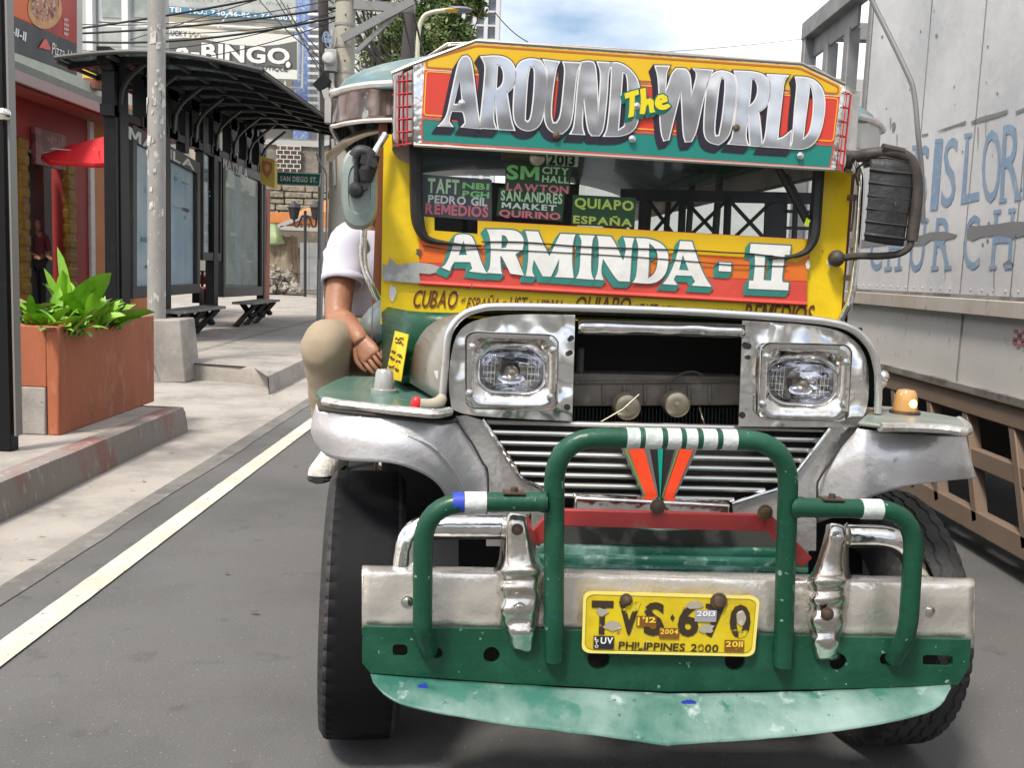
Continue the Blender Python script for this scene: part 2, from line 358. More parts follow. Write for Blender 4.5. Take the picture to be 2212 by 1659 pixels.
for u, v, w, h, y in ((912, 1484, 15, 8, -.042), (1486, 1517, 18, 7, -.064)):
    b.poly([J(u+w*math.cos(t)*random.uniform(.6, 1.1), v+h*math.sin(t)*random.uniform(.6, 1.1), y-.012) for t in [i*.63 for i in range(10)]])
b.build('paint_splash', bp, skirt)
# ---- licence plate ----
b = MB(); pq = rr((1260, 1278), (1641, 1289), (1629, 1419), (1256, 1411), .05, 4, 2.2)
b.prism(pl(pq, -.04), (0, .006, 0), 0)
inlay(b, [pq, rr((1266, 1284), (1634, 1295), (1623, 1413), (1262, 1405), .05, 4, 2.2)], -.042, 1); inlay(b, [rr((1268, 1286), (1632, 1297), (1621, 1411), (1264, 1403), .05, 4, 2.2)], -.0415, 0)
plate = b.build('licence_plate', [M('plate_yellow', (.64, .49, .010), .5, 0, [(8, (.46, .33, .012), .45, .7, 7), (22, (.22, .17, .07), .62, .68, 7), (40, (.60, .56, .40), .68, .71, 5)], dents=(8, .3, 2, .02)), M('plate_edge', (.78, .68, .18), .4)], jeep)
b = MB(); ink = M('plate_ink', (.035, .022, .01), .6, 0, [(18, (.6, .48, .02), .60, .66, 6)])
for s, u0, u1 in (('T', 1278, 1325), ('V', 1336, 1384), ('S', 1392, 1436), ('6', 1465, 1510), ('7', 1524, 1567), ('0', 1577, 1622)):
    k = (u0-1260)*.028; jt(b, s, [(u0, 1297+k), (u1, 1298+k), (u1-3, 1371+k), (u0-3, 1370+k)], -.0435, 0, .035)
jt(b, 'PHILIPPINES 2000', [(1337, 1386), (1552, 1393), (1550, 1410), (1335, 1403)], -.0435, 0, .02)
dia = [(1452, 1327), (1457, 1335), (1452, 1343), (1447, 1335)]; inlay(b, [dia], -.0435, 0)
b.build('lettering', ink, plate)
def sticker(q, txt, bgm, fgm, y=-.045):
    b = MB(); b.prism(pl(q, y), (0, .001, 0), 0); (u0, v0), (u1, v1), (u2, v2), (u3, v3) = q
    w = u1-u0; h = v3-v0
    for s, a0, a1, c0, c1 in txt: jt(b, s, [(u0+w*a0, v0+h*c0), (u0+w*a1, v0+h*c0+.5), (u3+w*a1, v0+h*c1+.5), (u3+w*a0, v0+h*c1)], y-.0015, 1, .03)
    b.build('registration_sticker', [bgm, fgm], plate)
stg = M('sticker_brown', (.20, .075, .012), .5, 0, [(30, (.5, .35, .03), .6, .7, 5)]); sty = M('sticker_yellow', (.75, .55, .05), .5); stw = M('sticker_white', (.75, .75, .75), .5); stb = M('sticker_black', (.02, .02, .022), .5); stsil = M('sticker_silver', (.42, .38, .3), .5, .2, [(30, (.65, .6, .5), .5, .6, 5)])
sticker([(1375, 1331), (1418, 1332), (1417, 1355), (1374, 1354)], [("'12", .3, .97, .08, .62), ('I', .05, .15, .1, .9)], stg, sty)
sticker([(1424, 1357), (1467, 1358), (1466, 1380), (1423, 1379)], [('2004', .06, .95, .1, .6)], stg, sty)
sticker([(1565, 1383), (1607, 1384), (1606, 1409), (1564, 1408)], [('2011', .06, .95, .1, .6)], stg, sty)
sticker([(1282, 1374), (1326, 1375), (1325, 1403), (1281, 1402)], [('UV', .35, .96, .1, .62), ('L', .06, .24, .08, .32), ('T', .06, .24, .38, .62), ('O', .06, .24, .68, .92)], stb, stw)
sticker([(1502, 1318), (1548, 1319), (1546, 1344), (1500, 1343)], [('2013', .08, .95, .08, .55)], M('sticker_grey', (.3, .31, .34), .5), stw)
b = MB()
for u, v, w, h in ((1322, 1352, 22, 12), (1499, 1306, 22, 10), (1525, 1358, 20, 11), (1599, 1333, 14, 20), (1300, 1322, 16, 10)):
    b.poly([J(u+w*math.cos(t)*random.uniform(.6, 1.1), v+h*math.sin(t)*random.uniform(.6, 1.1), -.0445) for t in [i*.52 for i in range(12)]])
b.build('torn_sticker', stsil, plate)
rust = M('rusty_bolt', (.09, .065, .05), .6, .5, [(20, (.2, .12, .06), .5, .7, 4)])
bolt('bolt', 1352, 1296, -.045, .011, rust, plate); bolt('bolt', 1552, 1299, -.045, .015, rust, plate)
# ---- crumpled guards ----
def guard(levels, bolts):
    ys = [-.035, -.045, -.05, -.068, -.05, -.062, -.05, -.062, -.048, -.058, -.045, -.03]; b = MB(); rows = []
    for (v, a, c), y in zip(levels, ys):
        w = c-a; j = random.uniform(-3, 3)
        rows.append([J(a, v+j, .03), J(a+w*.1, v, y*.5), J(a+w*.2, v-j, y), J(a+w*.5, v, y-.006), J(a+w*.8, v+j, y), J(a+w*.9, v, y*.5), J(c, v-j, .03)])
    b.patch(rows, 24, 4); dent(b, 0, .006, 22); dent(b, 0, .002, 55, 5)
    g = b.build('bumper_guard', dentchrome, jeep, solid=.003, sharp=60); tag(g, 'crumpled chrome guard on the bumper')
    for u, v, r, m in bolts: bolt('bolt', u, v, -.066, r, m, g)
guard([(1110, 1090, 1146), (1140, 1085, 1148), (1210, 1078, 1165), (1234, 1066, 1180), (1252, 1072, 1176), (1272, 1065, 1172), (1290, 1074, 1176), (1318, 1066, 1170), (1345, 1074, 1168), (1365, 1086, 1166), (1386, 1092, 1160), (1407, 1106, 1152)], [(1117, 1144, .010, rust), (1121, 1316, .013, chrome)])
guard([(1132, 1786, 1831), (1160, 1780, 1832), (1232, 1756, 1832), (1256, 1738, 1842), (1275, 1744, 1836), (1295, 1736, 1838), (1315, 1746, 1834), (1340, 1738, 1832), (1362, 1748, 1825), (1385, 1745, 1822), (1405, 1750, 1820), (1426, 1756, 1810)], [(1808, 1162, .012, chrome), (1786, 1327, .012, rust)])
# ---- green bull bar ----
yb = -.085; b = MB()
def bend(px, ys, r=.12): return fillet([J(u, v, y) for (u, v), y in zip(px, ys)], r, 8)
C = bend([(1196, 1425), (1197, 944), (1704, 952), (1690, 1436)], [-.03, yb, yb, -.03]); b.tube(C, .0255, 14)
Lp = bend([(926, 1404), (912, 1370), (914, 1086), (1180, 1084)], [-.02, yb+.01, yb, yb], .11); b.tube(Lp, .0245, 14)
Rp = bend([(1722, 1096), (1977, 1102), (1960, 1370), (1930, 1424)], [yb, yb, yb+.01, -.02], .11); b.tube(Rp, .0245, 14)
dent(b, 0, .0022, 40)
bull = b.build('bull_bar', green, jeep)
b = MB()
for u, v in ((1181, 1084), (1722, 1096)):
    p = J(u, v, yb); b.rings([[p+V3((.030*math.cos(q)*math.cos(a)+(.012 if u < 1400 else -.012)*0+(-.004 if u < 1400 else .004), .027*math.cos(a), .027*math.sin(a)))+V3((.006*math.sin(q)*(1 if u > 1400 else -1), 0, 0)) for a in [2*math.pi*i/14 for i in range(14)]] for q in (-1.2, 0, 1.2)], 0, False)
dent(b, 0, .003, 90); b.build('weld_bead', green, bull)
tape = M('white_tape', (.52, .55, .54), .5, 0, [(12, (.3, .4, .36), .55, .7, 7)], bump=(40, .3))
def band(u0, u1, v0, v1, r, mat, name='reflective_tape'):
    MB().tube(catmull([J(u0, v0, yb), J((u0+u1)/2, (v0+v1)/2, yb), J(u1, v1, yb)], 3), r, 14).build(name, mat, bull)
for u0, u1 in ((1351, 1379), (1390, 1426), (1438, 1467), (1478, 1502), (1514, 1544), (1556, 1588)): band(u0, u1, 944+(u0-1197)*.0158, 944+(u1-1197)*.0158, .0268, tape)
band(1003, 1050, 1085, 1085, .0262, tape); band(1857, 1901, 1099.5, 1100.5, .0262, tape); band(978, 1002, 1086, 1085.5, .0258, bp, 'paint_patch')
b = MB()
for u, v in ((1110, 1063), (1796, 1077)):
    p = J(u, v, yb); b.box(p, (.055, .04, .004)); b.lathe([(.009, 0), (.009, .012), (.004, .014)], p, (0, 0, 1), 8)
b.build('bracket', rust, bull)
# ---- red brace, chrome tubes, green beam, plate below grille ----
b = MB(); Q = [(1146, 1172), (1190, 1117), (1655, 1129), (1738, 1208)]
b.bar(J(1215, 1117, .06), J(1655, 1129, .06), .02, .045); b.bar(J(1150, 1170, .06), J(1200, 1110, .06), .02, .04); b.bar(J(1648, 1118, .06), J(1740, 1215, .06), .02, .04)
b.build('brace', redbar, jeep, bevel=.003)
for u, v in ((1420, 1095), (1652, 1107)): bolt('spring_bolt', u, v, .04, .014, rust, jeep)
b = MB(); b.tube(bend([(1085, 1138), (886, 1138), (872, 1240)], [.09, .09, .07], .1), .034, 14); dent(b, 0, .004, 20); b.build('tow_hoop', chrome, jeep)
b = MB(); b.tube(bend([(1828, 1158), (1948, 1160), (1996, 1260)], [.09, .09, .1], .09), .032, 14); dent(b, 0, .004, 20); b.build('tow_hoop', chrome, jeep)
b = MB()
for i, (v, y, h) in enumerate(((1186, .22, .03), (1208, .17, .03), (1228, .12, .03))):
    b.patch(PJ([[(1150, v-12, y+.05), (1440, v-8, y+.05), (1745, v-2, y+.05)], [(1150, v-8, y), (1440, v-4, y), (1745, v+2, y)], [(1150, v+14, y), (1440, v+18, y), (1745, v+24, y)]]), 20, 3)
dent(b, 0, .003, 20); b.build('front_beam', greenworn, jeep)
b = MB(); b.prism(pl([(1242, 1073), (1578, 1090), (1572, 1142), (1420, 1150), (1240, 1122)], .18), (0, .05, 0)); b.build('grille_base_plate', chrome, jeep, bevel=.006)
b = MB(); b.prism(pl([(1160, 1130), (1700, 1142), (1690, 1190), (1170, 1180)], .26), (0, .02, 0)); b.build('lower_apron', M('apron_dark', (.07, .068, .065), .5, .3, [(6, (.25, .24, .22), .58, .68, 6)]), jeep)
# ---- engine opening ----
b = MB(); b.poly(pl([(990, 686), (1862, 708), (1862, 1240), (990, 1240)], .62)); b.build('engine_bay', darkint, jeep)
b = MB(); b.prism(pl([(1238, 806), (1604, 814), (1602, 876), (1236, 878)], .44), (0, .1, 0)); b.prism(pl([(1238, 824), (1604, 822), (1604, 827), (1238, 830)], .43), (0, .02, 0)); dent(b, 0, .004, 20)
for u in (1300, 1345, 1390, 1440, 1485, 1530): b.prism(pl([(u, 832), (u+7, 832), (u+7, 872), (u, 872)], .432), (0, .01, 0))
rad = b.build('radiator', M('dusty_metal', (.20, .185, .165), .65, .3, [(8, (.10, .09, .08), .4, .7, 6), (20, (.3, .28, .24), .6, .75, 5)], bump=(30, .2)), jeep, bevel=.004)
b = MB()
for i in range(46): b.bar(J(1240+i*8, 880, .47), J(1239+i*8, 930, .47), .003, .02)
b.build('radiator_core', M('core', (.03, .032, .035), .6, .3), rad)
b = MB(); b.tube(catmull([J(1450, 822, .42), J(1475, 806, .42), J(1500, 803, .42), J(1520, 812, .42)], 5), .003, 6); b.tube([J(1252, 812, .46), J(1254, 752, .46)], .012, 10); b.build('hose', M('hose', (.06, .06, .06), .5), jeep)
hornm = M('horn_metal', (.42, .38, .30), .35, .9, [(9, (.22, .19, .14), .45, .7, 6)])
for u, v, r in ((1355, 879, .0405), (1462, 873.5, .040)):
    p = J(u, v, .36); MB().lathe([(r*.9, .05), (r, .03), (r, 0), (r*.94, -.006), (r*.9, -.002), (r*.55, -.008), (r*.2, -.006), (r*.18, -.012), (.001, -.013)], p, (0, 1, 0), 32).build('horn', hornm, jeep)
b = MB(); b.tube([J(1293, 914, .33), J(1345, 884, .335), J(1380, 852, .34)], .0025, 6); b.tube([J(1510, 880, .36), J(1516, 900, .36), J(1523, 925, .36)], .0025, 6); b.build('wire', hornm, jeep)
b = MB(); b.patch(PJ([[(1248, 690, .33), (1430, 693, .33), (1609, 700, .33)], [(1249, 694, .305), (1430, 697, .305), (1609, 703, .305)], [(1249, 706, .295), (1430, 709, .295), (1609, 716, .295)], [(1249, 718, .305), (1430, 721, .305), (1609, 727, .305)], [(1248, 722, .33), (1430, 726, .33), (1609, 731, .33)]]), 30, 4)
dent(b, 0, .004, 12); b.build('header_bar', panelm, jeep, solid=.003)
# ---- headlight panels ----
brick = Gl('headlamp_glass', (.95, .96, .98), .03, .02, fr=.12)
def headlamp(panel, bez, lens, holes, bolts):
    b = MB(); il = rr(*lens, .30, 6, 1.15); inlay(b, [soften(panel, 40, 1), il], .300, 0)
    zb_ = min(v[2] for v in b.v); b.v = [(x, y+.075*(z-zb_), z) for x, y, z in b.v]
    pn = b.build('headlight_panel', panelm, jeep, solid=.004, flat=True)
    b = MB()
    for u, v, r in holes: b.poly(pl(circ(u, v, r, 12), .2965))
    b.build('bolt_hole', darkint, pn)
    tl, tr, br, bl = [V3(q+(0,)) for q in lens]; c = (tl+tr+br+bl)/4
    def sc(k): return [tuple((c+(q-c)*k)[:2]) for q in (tl, tr, br, bl)]
    B = [V3(q+(0,)) for q in bez]; cb = sum(B, V3())/4
    def sb(k): return [tuple((cb+(q-cb)*k)[:2]) for q in B]
    R = []
    for q, y, r, a in ((bez, .296, .12, 1.1), (sb(.985), .280, .12, 1.1), (sb(.95), .274, .12, 1.1), (sb(.86), .274, .14, 1.1), (sb(.82), .276, .15, 1.1), (sc(1.12), .296, .26, 1.15), (sc(1.04), .306, .30, 1.15), (sc(1.0), .316, .32, 1.15)):
        R.append(pl(rr(*q, r, 6, a), y))
    bz = MB(); bz.rings(R, 0, False); dent(bz, 0, .002, 25); bz = bz.build('bezel', chrome, pn, sharp=50)
    R = [pl(rr(*sc(k), .34, 6, 1.15), y) for k, y in ((1.0, .318), (.92, .345), (.75, .375), (.5, .395), (.25, .405), (.01, .408))]
    MB().rings(R, 0, False).build('reflector', M('reflector', (.8, .8, .82), .08, 1, dents=(26, .12, 2, .02)), pn)
    p = J(c.x, c.y+4, .36); q = MB(); q.lathe([(.02, .03), (.02, -.01), (.012, -.02), (.004, -.022)], p, (0, 1, 0), 14); q.build('bulb', hornm, pn); q = MB(); q.ball(p+V3((.0, .0, -.018)), .026, 16, 10, 0, (1.5, .5, .7)); q.build('highlight_ball', MATS['reflector'], pn)  # bulb, plus a mirror ball added low in the lamp to catch highlights
    R = [pl(rr(*sc(k), .34, 6, 1.15), y) for k, y in ((1.0, .312), (.9, .304), (.65, .296), (.35, .292), (.01, .290))]
    MB().rings(R, 0, False).build('lens', brick, pn)
    b = MB(); L0 = pl(rr(*sc(.97), .34, 6, 1.15), .305); xs0 = min(p.x for p in L0); xs1 = max(p.x for p in L0); zc = sum(p.z for p in L0)/len(L0); hh = (max(p.z for p in L0)-min(p.z for p in L0))/2
    for k in range(1, 34):
        t = k/34*2-1
        if abs(t) < .42 or k % 2: continue
        x = (xs0+xs1)/2+t*(xs1-xs0)/2; h = hh*min(1, (1-abs(t)**3.2))*.92; lo = -h if abs(t) > .3 else h*.35
        b.tube([V3((x, .318, zc+lo)), V3((x, .318, zc+h))], .0007, 4)
    for k in (-.45, -.15, .2, .5):
        for s in (-1, 1): b.tube([V3(((xs0+xs1)/2+s*(xs1-xs0)*.47, .318, zc+hh*k)), V3(((xs0+xs1)/2+s*(xs1-xs0)*.27, .318, zc+hh*k))], .0007, 4)
    b.build('lens_ribs', M('rib_glass', (.75, .77, .8), .2, .3), pn)
    for u, v in bolts: bolt('bolt', u, v, .272, .0075, chrome, pn)
headlamp([(975, 884), (968, 830), (972, 780), (982, 732), (1000, 706), (1030, 691), (1077, 682), (1150, 679), (1244, 681), (1241, 770), (1235, 910), (1090, 903), (1006, 896)],
         [(1003, 714), (1208, 722), (1205, 889), (1003, 884)], [(1036, 755), (1174, 757), (1173, 848), (1035, 844)], [(1234, 730, 6), (1231, 762, 6), (1225, 880, 7)], [(1019, 750), (1194, 757), (1013, 850), (1189, 859)])
headlamp([(1608, 693), (1724, 700), (1790, 708), (1830, 720), (1858, 742), (1874, 770), (1880, 805), (1878, 850), (1872, 888), (1850, 922), (1780, 923), (1594, 921), (1602, 800)],
         [(1641, 738), (1842, 744), (1833, 914), (1634, 907)], [(1662, 777), (1804, 782), (1799, 874), (1662, 868)], [(1616, 748, 7), (1616, 772, 5), (1603, 897, 7)], [(1657, 771), (1827, 783), (1647, 873), (1821, 874)])
# ---- hood ----
rim = [(954, 868), (961, 788), (966, 732), (979, 702), (1001, 680), (1030, 668), (1077, 662), (1238, 664.5), (1446.6, 671), (1607, 680), (1724, 688), (1791, 696), (1831, 706.6), (1863, 728), (1884.5, 760), (1894, 795), (1897, 829), (1895, 893)]
R0 = [J(u, v, .28) for u, v in rim]
R1 = PJ([[(886, 827, .6), (893, 765, .6), (905, 731, .6), (932, 700, .6), (984, 680, .6), (1077, 677, .6), (1238, 678, .6), (1446, 684, .6), (1607, 692, .6), (1724, 702, .6), (1791, 710, .6), (1831, 722, .6), (1863, 747, .6), (1880, 778, .6), (1888, 830, .6), (1888, 880, .6)]])[0]
R2 = PJ([[(826, 835, .98), (826, 770, .98), (826, 700, .98), (828, 664, .98), (870, 672, .98), (1000, 685, .98), (1238, 690, .98), (1446, 695, .98), (1607, 700, .98), (1724, 706, .98), (1770, 710, .98), (1800, 720, .98), (1812, 750, .98), (1815, 790, .98), (1815, 880, .98)]])[0]
b = MB(); b.patch([R0, R1], 60, 1); hood = b.build('hood', M('hood_metal', (.36, .335, .29), .38, .75, [(3, (.42, .40, .36), .4, .7, 5), (16, (.16, .14, .11), .66, .72, 5)], dents=(4, .35, 2, .04)), jeep, solid=.004)
b = MB(); b.patch([R1, R2], 60, 1); b.build('cowl_side', green, jeep, solid=.004)
b = MB(); b.tube(catmull(R0, 4), .011, 10); dent(b, 0, .003, 25); b.build('hood_rim', M('rim_metal', (.72, .72, .71), .28, .9, [(12, (.4, .38, .35), .6, .75, 5)]), hood)
b = MB(); b.tube(catmull([J(953, 862, .26), J(948, 868, .24), J(928, 874, .225), J(905, 873, .215)], 4), .016, 10); b.build('handle', M('worn_plastic', (.38, .34, .27), .5), hood)
b = MB(); b.ball(J(899, 873, .215), .020, 10, 8, 0, (.8, .7, 1.1)); b.build('red_cap', M('red_plastic', (.55, .015, .02), .35), hood)
b = MB(); b.prism([J(988+d[0], 805+d[1], .272) for d in ()] or pl([(937, 800), (951, 803), (948, 815), (946, 824), (940, 812)], .33), (0, .003, 0)); b.build('catch', white, hood)
b = MB(); b.tube([J(1896, 840, .3), J(1905, 830, .34), J(1908, 812, .36)], .012, 8); b.ball(J(1906, 814, .35), .02, 10, 6); b.build('hood_latch', chrome, hood)
# yellow notice on the cowl side
q = [J(867, 714, .72), J(896, 722, .585), J(880, 822, .55), J(846, 813, .80)]; b = MB(); b.prism([p+V3((-.02, -.03, 0)) for p in q], (.002, .002, 0)); nt_ = b.build('paper_notice', yellow, jeep)
b = MB(); q2 = [p+V3((-.024, -.034, 0)) for p in q]
def onq(a, c): return q2[0].lerp(q2[1], a).lerp(q2[3].lerp(q2[2], a), c)
for c0, a0, a1 in ((.12, .25, .8), (.2, .3, .85), (.42, .15, .45), (.47, .6, .9), (.56, .1, .45), (.6, .6, .85), (.74, .1, .5), (.78, .6, .85)):
    P = [onq(a0+(a1-a0)*i/9, c0+random.uniform(-.035, .035)) for i in range(10)]; b.tube(P, .0022, 4)
b.build('handwriting', ink, nt_)
# ---- grille ----
el = [(1042, 906), (1105, 1000), (1127, 1034), (1172, 1058), (1186, 1090)]; er = [(1791, 925), (1727, 1010), (1690, 1051), (1640, 1068), (1580, 1088)]
def edge(e, v):
    for (a, c), (d, f) in zip(e, e[1:]):
        if c <= v <= f: return a+(d-a)*(v-c)/(f-c)
    return e[-1][0]
b = MB(); b.poly(pl([(1042, 904), (1791, 923), (1727, 1010), (1640, 1090), (1180, 1090), (1105, 1000)], .40)); grl = b.build('grille', darkint, jeep)
for i in range(8):
    v = 911+22.6*i; ua = edge(el, v)+3; ub = edge(er, v+17)-3; vb = v+.024*(ub-ua)
    b = MB(); P = [J(ua, v, .345), J((ua+1425)/2, v+.012*(1425-ua), .325), J(1425, v+.024*(1425-ua), .31), J((ub+1425)/2, vb-.012*(ub-1425), .325), J(ub, vb, .345)]
    b.tube(catmull(P, 4), .0086, 8); b.build('grille_bar', M('grille_metal', (.66, .64, .60), .3, .95), grl)
b = MB(); b.tube(catmull(pl(el, .32), 4), .006, 8); b.build('grille_frame', chrome, grl); b = MB(); b.tube(catmull(pl(er, .32), 4), .006, 8); b.build('grille_frame', chrome, grl)
# emblem
em = MB(); ye = .265
for o, rd, gr in (([(1340, 963), (1402, 963), (1424, 1085), (1396, 1085)], [(1354, 963), (1389, 963), (1422, 1085), (1399, 1085)], [(1344, 963), (1352, 963), (1399, 1083), (1397, 1083)]), ([(1461, 964), (1508, 966), (1452, 1086), (1427, 1086)], [(1470, 965), (1499, 966), (1449, 1086), (1429, 1086)], [(1464, 964), (1469, 964), (1429, 1080), (1427, 1080)])):
    em.prism(pl(o, ye), (0, .03, 0), 4); em.poly(pl(rd, ye-.003), 1); em.poly(pl(gr, ye-.003), 3)
em.prism(pl([(1403, 962), (1460, 964), (1427, 1084), (1424, 1084)], ye+.012), (0, .02, 0), 5); em.prism(pl([(1420, 962), (1432, 962), (1426, 1082)], ye+.005), (0, .02, 0), 2)
em.build('emblem', [chrome, M('emblem_red', (.75, .06, .015), .4), M('emblem_teal', (.0, .30, .22), .35), M('emblem_olive', (.15, .22, .08), .4), M('emblem_grey', (.28, .27, .26), .35, .7), darkint], grl)
# ---- cheeks and fenders ----
b = MB(); b.prism(pl([(984, 900), (1006, 897), (1042, 908), (1105, 1002), (1127, 1036), (1172, 1060), (1190, 1100), (1190, 1180), (1050, 1180), (1052, 1016), (1020, 962)], .33), (0, .01, 0)); b.build('grille_cheek', steel, jeep)
b = MB(); b.prism(pl([(1793, 924), (1838, 910), (1868, 893), (1880, 905), (1852, 926), (1790, 1002), (1764, 1045), (1762, 1190), (1590, 1190), (1582, 1092), (1640, 1068), (1690, 1053), (1729, 1010)], .33), (0, .01, 0))
dent(b, 0, .004, 8); b.build('grille_cheek', steel, jeep)
fm = alum
def fender(rows, top, zt, lipw, tm=None):
    b = MB(); b.patch(PJ(rows), 44, 6); dent(b, 0, .003, 6); dent(b, 0, .0015, 22, 4)
    f = b.build('fender', fm, jeep, solid=.004)
    P = [JZ(u, v, zt) for u, v in top]; b = MB(); b.prism(P, (0, 0, .012), 0); b.build('fender_top', tm or M('fender_top_green', (.05, .14, .115), .35, 0, [(4, (.10, .20, .17), .4, .65, 6), (12, (.20, .17, .09), .58, .75, 5)], bump=(20, .2), coat=.3), f, bevel=.004)
    b = MB(); b.tube(catmull([J(u, v-2, y-.006) for u, v, y in rows[0][1:7]], 4), .005, 6); dent(b, 0, .006, 30); b.build('seam', M('seam', (.03, .028, .026), .8), f)
    n = lipw; L_ = [p+V3((0, 0, .004)) for p in P[n[0]:n[1]]]; b = MB(); b.tube(catmull(L_, 4), .013, 8); dent(b, 0, .003, 30); b.build('fender_lip', M('lip_metal', (.62, .60, .56), .35, .8, [(12, (.25, .2, .15), .55, .68, 6)], bump=(30, .3)), f)
    return f
z1 = J(800, 884, .24).z; z2 = J(1960, 912, .24).z
fl = fender([[(684, 872, .42), (690, 886, .34), (720, 890, .27), (800, 898, .24), (880, 906, .24), (960, 914, .27), (985, 910, .31), (1005, 940, .32), (1030, 980, .33), (1050, 1020, .33), (1052, 1075, .34)],
        [(672, 926, .46), (686, 932, .34), (730, 938, .24), (800, 945, .20), (870, 955, .19), (930, 980, .22), (965, 1005, .26), (985, 1040, .3), (1005, 1070, .33), (1030, 1090, .34), (1050, 1105, .34)],
        [(682, 956, .50), (706, 984, .36), (745, 994, .24), (791, 997, .20), (850, 1001, .19), (910, 1022, .22), (945, 1046, .26), (962, 1072, .3), (972, 1100, .33), (985, 1140, .34), (1050, 1140, .34)]],
       [(681, 858), (690, 846), (715, 832), (745, 820), (800, 820), (886, 824), (905, 835), (935, 860), (970, 892), (940, 897), (880, 892), (800, 884), (740, 877), (700, 870)], z1, (8, 14))
fr = fender([[(1852, 926, .29), (1895, 931, .25), (1950, 934, .24), (2010, 937, .25), (2062, 940, .30), (2084, 942, .40)],
        [(1800, 990, .31), (1862, 975, .25), (1930, 970, .20), (2000, 975, .20), (2065, 985, .27), (2093, 982, .42)],
        [(1765, 1045, .33), (1830, 1030, .28), (1910, 1016, .20), (1985, 1014, .19), (2065, 1014, .26), (2101, 1012, .42)],
        [(1763, 1130, .35), (1820, 1108, .30), (1876, 1076, .25), (1950, 1052, .20), (2046, 1038, .24), (2106, 1033, .42)]],
       [(1852, 920), (1893, 884), (1940, 888), (1987, 896), (2030, 903), (2070, 911), (2088, 926), (2082, 936), (2040, 930), (1960, 926), (1900, 926)], z2, (5, 11), M('fender_top_grey', (.17, .20, .17), .4, .1, [(5, (.26, .27, .24), .4, .65, 6), (14, (.10, .13, .10), .6, .75, 5)], bump=(20, .2)))
for P in ([(984, 902), (1000, 930), (1022, 962), (1042, 1000), (1052, 1016), (1054, 1070), (1050, 1110)], [(1852, 927), (1818, 965), (1790, 1003), (1766, 1042), (1764, 1080), (1763, 1120)]): b = MB(); b.tube(catmull(pl(P, .305), 4), .0035, 6); dent(b, 0, .006, 40); b.build('panel_gap', M('seam', (.03, .028, .026), .8), jeep)
b = MB(); b.tube(catmull([J(880, 940, .2), J(930, 962, .215), J(968, 1000, .245), J(995, 1045, .285), J(1008, 1085, .325)], 4), .004, 6); b.build('fender_crease', fm, fl); b = MB(); b.tube(catmull([J(778, 900, .235), J(772, 940, .215), J(768, 975, .222), J(770, 992, .225)], 4), .003, 5); b.build('fender_crease', fm, fl)
# ---- turn signals ----
p = JZ(829, 846, z1+.014); p = V3((p.x, p.y, z1+.012)); b = MB(); b.lathe([(.040, 0), (.040, .010), (.032, .012), (.031, .02), (.027, .062), (.022, .07), (.004, .072)], p, (0, 0, 1), 20); b.build('turn_signal', M('grey_lamp', (.42, .42, .40), .3, .5), jeep); 
p = JZ(1953, 893, z2+.012); p = V3((p.x, p.y, z2+.012)); b = MB(); b.lathe([(.044, 0), (.044, .008), (.036, .010)], p, (0, 0, 1), 20); ts = b.build('turn_signal', rust, jeep)
b = MB(); b.lathe([(.035, .01), (.033, .04), (.029, .062), (.023, .070), (.004, .073)], p, (0, 0, 1), 20); b.build('amber_lens', M('amber', (.55, .30, .10), .12, 0, coat=.6), ts); 
b = MB(); b.ball(p+V3((.006, -.026, .032)), .016, 10, 8, 0, (1, .7, 1)); b.build('lit_bulb', M('lit_bulb', (1, .62, .2), .3, emit=2.2), ts)
# ---- wheels ----
tyre = M('tyre_rubber', (.018, .018, .020), .72, 0, [(8, (.04, .038, .036), .4, .7, 6)], bump=(60, .2)); treadm = M('tyre_tread', (.024, .024, .025), .85, 0, [(10, (.055, .053, .05), .4, .7, 6)], bump=(80, .3))
def wheel(x, y, r, w, steer=0, tm=None):
    n = 216; prof = [(.52, .30), (.60, .46), (.80, .52), (.93, .50), (.985, .44)]
    tr = [.40, .30, .285, .255, .24, .10, .088, .062, .05, -.05, -.062, -.088, -.10, -.24, -.255, -.285, -.30, -.40]
    P = [(a, -c, 0) for a, c in prof]; 
    for i, t in enumerate(tr): P.append((1.0 - .012*abs(t) if tm or not (i in (2, 3, 6, 7, 10, 11, 14, 15)) else .984, -t, 1 if 0 < i < 17 else 0))
    P += [(a, c, 0) for a, c in reversed(prof)]
    R = Matrix.Rotation(steer, 3, 'Z'); c = V3((x, y, r)); rings = []; gd = 0 if tm else 1
    def lug(a, xx, j): return .018 if abs(xx) > .38 and a > .97 and j % 4 == 0 else 0
    for a, xx, zz in P:
        rings.append([c + R @ V3((xx*w + (zz*(.0055 if j % 6 < 3 else -.0025))*gd, (a-lug(a, xx, j))*r*math.cos(2*math.pi*j/n), (a-lug(a, xx, j))*r*math.sin(2*math.pi*j/n))) for j in range(n)])
    wh = MB().rings(rings, 0, False).build('wheel', tyre, jeep, sharp=30)
    for k, p in enumerate(wh.data.polygons):
        if len(prof) <= k//n < len(prof)+17: p.material_index = 1
    wh.data.materials.append(tm or treadm)
    b = MB(); b.lathe([(.2*r, -.2*w), (.5*r, -.18*w), (.54*r, -.34*w), (.50*r, -.36*w), (.44*r, -.05*w), (.2*r, 0), (.15*r, -.25*w), (.01, -.26*w)], c, R @ V3((1 if x > 0 else -1, 0, 0))*-1, 24); b.build('hub', M('wheel_steel', (.25, .25, .25), .5, .6), wh); return wh
WR = .415; wheel(J(786, 1300, .45).x-.01, .60, WR, .235, math.radians(3), M('tyre_worn', (.008, .008, .0095), .62, 0, [(3, (.011, .011, .013), .4, .7, 6)], spec=.12)); wheel(.848, .60, WR, .235, math.radians(4))
for x in (-.78, .78): wheel(x, 4.2, WR, .22)
